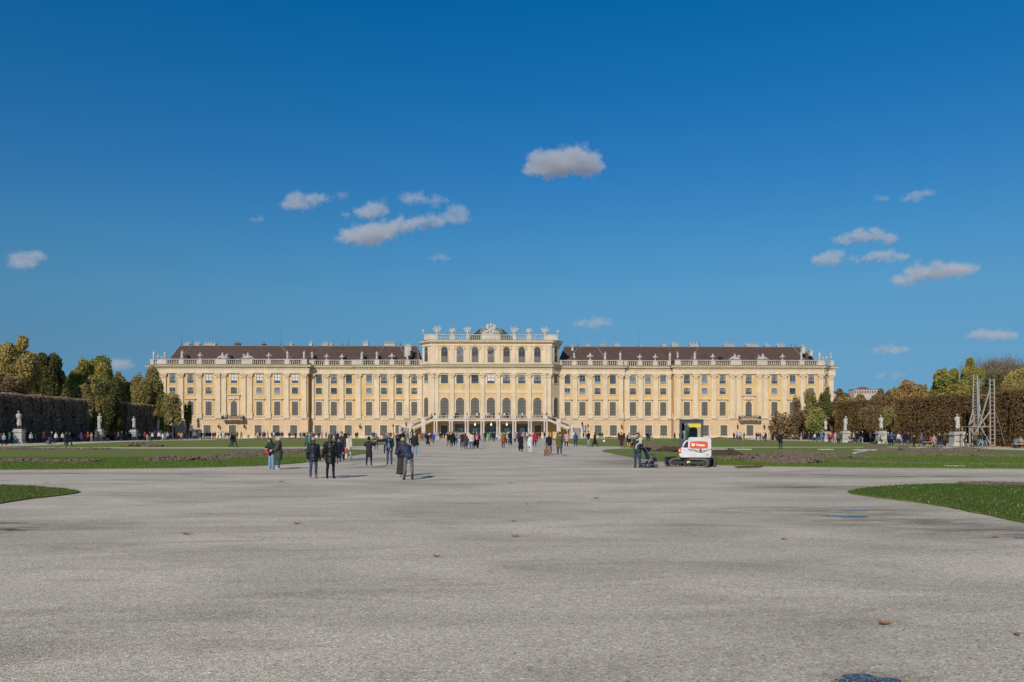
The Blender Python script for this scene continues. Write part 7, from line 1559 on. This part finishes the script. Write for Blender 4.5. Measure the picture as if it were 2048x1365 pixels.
 (1467.8,880.6,1.62,'st',.2,'j black','t bright','short bk'),(1473.6,880.2,1.76,'st',.1,'s lgrey','t navy','short bk'),(1478,880,1.66,'st',.4,'s white','t jeans','short bk'),(1481.3,881.2,1.68,'st',2.9,'j paleblue','t dark','short bk'),(1485.3,882,1.3,'cr',.6,'j dark','t cream','short br'),(1488.2,880.1,1.66,'wa',.5,'j olive','t maroon','short br')],
'before the balcony of the right pavilion':[
 (1512.8,880.4,1.66,'st',.3,'j maroon','t dark','short br'),(1516.2,883,1.74,'wa',.3,'j purple','t white','short bk'),(1520.6,879.8,1.6,'st',.2,'j red','t dark','short bk'),(1524.2,880,1.58,'si',.4,'j lgrey','t grey','short bk'),(1527.4,880.4,1.58,'st',.2,'s white','t dark','short bk'),(1531.2,883.4,1.7,'st',.2,'c maroon','t dark','short bk'),(1545.4,883.6,1.7,'wa',1.4,'d black','t dark','long br')],
'alone on the pale path of the right lawn':[(1561,898,1.76,'ph',-.7,'c navy','t dteal','beanie dgrey')],
'beside the clipped trees of the right walk':[
 (1585.4,880.8,1.62,'si',.2,'p beige','t dark','short br'),(1592.6,881,1.62,'si',.3,'p sage','t dark','short br'),(1602.5,880.8,1.66,'st',.3,'j grey','t cream','short br'),(1606.6,880.8,1.72,'st',.2,'j brown','t dark','short bl'),(1611,880.6,1.62,'st',.3,'j dark','t black','short bk'),(1617.8,883.6,1.72,'wa',-.6,'j dgrey','t grey','short gr')],
'on the right walk by the far statues':[(1625,883,1.7,'st',.2,'j dark','t jeans','short bk'),(1629.5,883.6,1.6,'wa',.5,'j white','t dark','long br'),(1661,884.8,1.66,'st',.2,'j cream','t navy','short gr'),(1681,886.4,1.7,'wa',-.5,'j brown','t dark','short bk'),
 (1634.4,884.2,1.78,'st',.2,'j navy','t jeans','short bl'),(1638.4,883,1.66,'st',.4,'j navy','t sage','short bk'),(1643.4,884.2,1.74,'wa',.2,'p sky','t ljeans','short bl'),(1646.8,884,1.84,'st',.3,'j navy','t jeans','short gr'),(1652.2,880.8,1.15,'wa',.6,'j red','t cream','short br'),(1657.8,886.4,1.68,'wb',-.5,'j red','t navy','short br'),
 (1665.8,887.2,1.68,'wa',2.9,'p red','t beige','short br'),(1671,887.4,1.74,'wb',2.9,'j pink','t white','short gr'),(1675.8,887.6,1.6,'wa',2.8,'j green','t navy','short br')],
'on the right walk between the two middle statues':[(1707.5,885.2,1.66,'st',.3,'j beige','t dark','short gr'),(1730,885.6,1.7,'wa',-.4,'j maroon','t jeans','short br'),(1741,886.8,1.72,'st',.4,'p dgrey','t black','short bk'),(1714,886.4,1.76,'st',-.5,'j black','t black','short gr'),(1719.6,885.6,1.6,'st',-.4,'j dgreen','t dark','short br'),(1725,886.6,1.82,'st',.8,'j navy','t beige','short gr'),(1736.6,884.6,1.8,'st',1.3,'j taupe','t brown','short bk')],
'beside the third statue of the right walk':[(1760.5,888.6,1.6,'si',.2,'j taupe','t jeans','long bk'),(1765,888.6,1.6,'si',.1,'p cream','t cream','short bk')],
'on the right walk before the long brown hedge':[(1777,889.6,1.7,'st',.4,'j dgreen','t black','short gr'),(1817,892,1.72,'wa',-.6,'p navy','t grey','short br'),(1843,893.4,1.7,'wa',.6,'j grey','t jeans','beanie maroon'),(1890,894.6,1.7,'st',.2,'j brown','t dark','short bk'),
 (1783.4,890.8,1.74,'po',-1.1,'j sky','t navy','beanie purple'),(1788.3,891.2,1.45,'st',.3,'j dgreen','t grey','short br'),(1797.4,891.2,1.66,'st',2.9,'s white','t blue','short br'),(1802.4,889.6,1.1,'st',.3,'j pink','t dark','short bl'),(1806,890.8,1.5,'wa',.8,'j purple','t lgrey','short br'),(1810.4,891,1.76,'wb',2.9,'j black','t dteal','short br'),
 (1828,895.4,1.36,'st',0,'j black','t black','short bl'),(1859.6,891,1.35,'si',.2,'p red','t maroon','beanie salmon'),(1867.8,897.4,1.56,'wa',.1,'d beige','t dark','short br'),(1878.6,898,1.62,'wb',0,'j navy','t blue','short gr')],
'at the foot of the ladder tower':[(1946.4,892.6,1.5,'st',.4,'p maroon','t dark','short br'),(1951.6,894.6,1.66,'wa',.4,'j olive','t dteal','short br'),(1961.4,894,1.66,'wb',1.2,'j dteal','t ljeans','short br'),(1969.2,895.4,1.66,'wa',-1.2,'j navy','t ljeans','short bk')],
'at the right frame edge by the hedge':[(2041,896.6,1.6,'si',.1,'p beige','t salmon','short br'),(2034,896,1.5,'si',.3,'j dgreen','t dark','short br')],
}
ent=[]
for zn,L in ZONES.items():
    for e in L:
        tk,tc=e[5].split(); bk,bc=e[6].split(); hk,hc=e[7].split(); c=lambda q:NAMES.get(q,q)
        hd={'short':{'bk':'black hair','br':'brown hair','bl':'fair hair','gr':'grey hair'}.get(hc,''),'long':{'bk':'long black hair','br':'long brown hair','bl':'long fair hair','gr':'long grey hair'}.get(hc,''),'bun':'hair in a bun','beanie':c(hc)+' knitted hat','tall':'tall '+c(hc)+' hat','hood':c(hc)+' hood','brim':c(hc)+' hat'}[hk]
        k1='%s %s'%(c(tc),TK[tk]); k2='%s %s'%(c(bc),{'t':'trousers','w':'wide trousers','k':'skirt'}[bk]); ent.append([zn,e,k1,k2,hd,PW[e[3]],tk,tc,bk,bc,hk,hc])
for q in ent:
    zn,e,k1,k2,hd,pw,tk,tc,bk,bc,hk,hc=q
    same=[r for r in ent if r[0]==zn and r[2]==k1]
    base='%sperson in %s %s'%('small ' if e[2]<1.35 else '',k1,zn)
    if len(same)==1: lb='%sperson in %s and %s %s'%('small ' if e[2]<1.35 else '',k1,k2,zn)
    else:
        s2=[r for r in same if r[3]==k2]
        if len(s2)==1: lb='person in %s and %s %s'%(k1,k2,zn)
        else: lb='%s person in %s and %s %s'%('left hand' if e[0]==min(r[1][0] for r in s2) else 'right hand',k1,k2,zn)
    w=lb.split()
    if len(w)>16: lb=lb.replace('person in ','',1).replace(' trousers',' legs'); w=lb.split()
    if len(w)>16: lb=' '.join(w[:16])
    yc=F*HC/(e[1]-PY0); vx=.022 if yc<75 else (.03 if yc<110 else .042)
    ps='st'
    person(e[0],e[1],e[2],e[4],e[3],tk,tc,bk,bc,hk,hc,lb,'people strolling in the palace garden',vox=vx,shoe='white' if (int(e[0])%3==0) else 'dark',z=-.0 if e[3]!='si' else .0)
for o in list(C.objects):      # seated figures sit on their ledges at 0.45 m
    pass
# people on the terrace and on the stairs (they stand behind the railing)
for i,(px,tc,hk,hc,ps,lb) in enumerate(((869.5,'maroon','long','br','st','at the left end of the terrace railing'),(887,'dark','beanie','white','st','before the leftmost arched window on the terrace'),(911.5,'dgreen','short','bk','st','left one of the pair at the second arched window'),(915.5,'black','short','bl','st','right one of the pair at the second arched window'),
    (934,'salmon','short','br','po','leaning on the pier between the second and third arched windows'),(954,'white','short','br','st','left one at the third arched window'),(958.2,'maroon','short','br','st','right one at the third arched window'),(975,'cream','long','br','st','left one at the middle arched window'),(979,'lgrey','short','br','st','second from left at the middle arched window'),(987.5,'dark','long','bk','st','right one at the middle arched window'),(999,'tan','short','br','po','between the middle and fifth arched windows'),
    (1009,'white','short','br','st','left one at the fifth arched window'),(1013.6,'black','short','bk','st','middle one at the fifth arched window'),(1016,'lilac','short','bl','st','right one at the fifth arched window'),(1044.5,'white','short','bl','st','alone at the sixth arched window'),(1084.6,'beige','short','br','st','left of the right end pier of the terrace'),(1093,'brown','short','bk','st','at the top of the right stair'))):
    y=YT+.75+(i%3)*.25; person(0,0,1.68,.2*(i%5)-.4,ps,'j',tc,'t','dark',hk,hc,'%s clad person %s'%(NAMES.get(tc,tc),lb),'people on the palace terrace',vox=.042,xyz=(XY(px,y),y,zf))
for px,tc,lb in ((1108,'dark','upper person walking down the right stair'),(1116.5,'navy','lower person walking down the right stair'),(863,'dgrey','person on the top step of the left stair')):
    y=YT+1.6; t=(abs(px-(866.5 if px<1000 else 1095.5)))/42.5; person(0,0,1.7,0,'wa','j',tc,'t','dark','short','bk',lb,'people on the palace terrace',vox=.042,xyz=(XY(px,y),y,zf-(zf-ty(855.2))*math.ceil(t*16)/16))
for px,tc,lb in ((812.5,'rust','person in a rust jacket on the left stair landing'),(1164.5,'maroon','person in maroon on the right stair landing')):
    y=YT+1.6; person(0,0,1.7,0,'st','j',tc,'t','dark','short','br',lb,'people on the palace terrace',vox=.042,xyz=(XY(px,y),y,zl))
# silver backpack on the yellow trousered figure
x_,y_=G(1257.6,895.8); box_thing('backpack',(x_+.02,y_-.28,.98),(.3,.16,.42),0,mat('silver_nylon',(.3,.31,.32),.4,.1,5),'silver grey backpack worn with the yellow trousers on the right lawn','backpack',.05)
x_,y_=G(1561,898); box_thing('backpack',(x_-.3,y_-.02,.85),(.2,.3,.48),.3,mat('black_nylon_bag',(.02,.02,.022),.5,.1,5),'black backpack worn by the lone figure on the right pale path','backpack',.05)
x_,y_=G(952.6,898.4); box_thing('backpack',(x_+.05,y_-.26,.95),(.3,.16,.45),.2,mat('pink_nylon_bag',(.62,.16,.24),.5,.1,5),'bright pink backpack in the group before the terrace','backpack',.05)
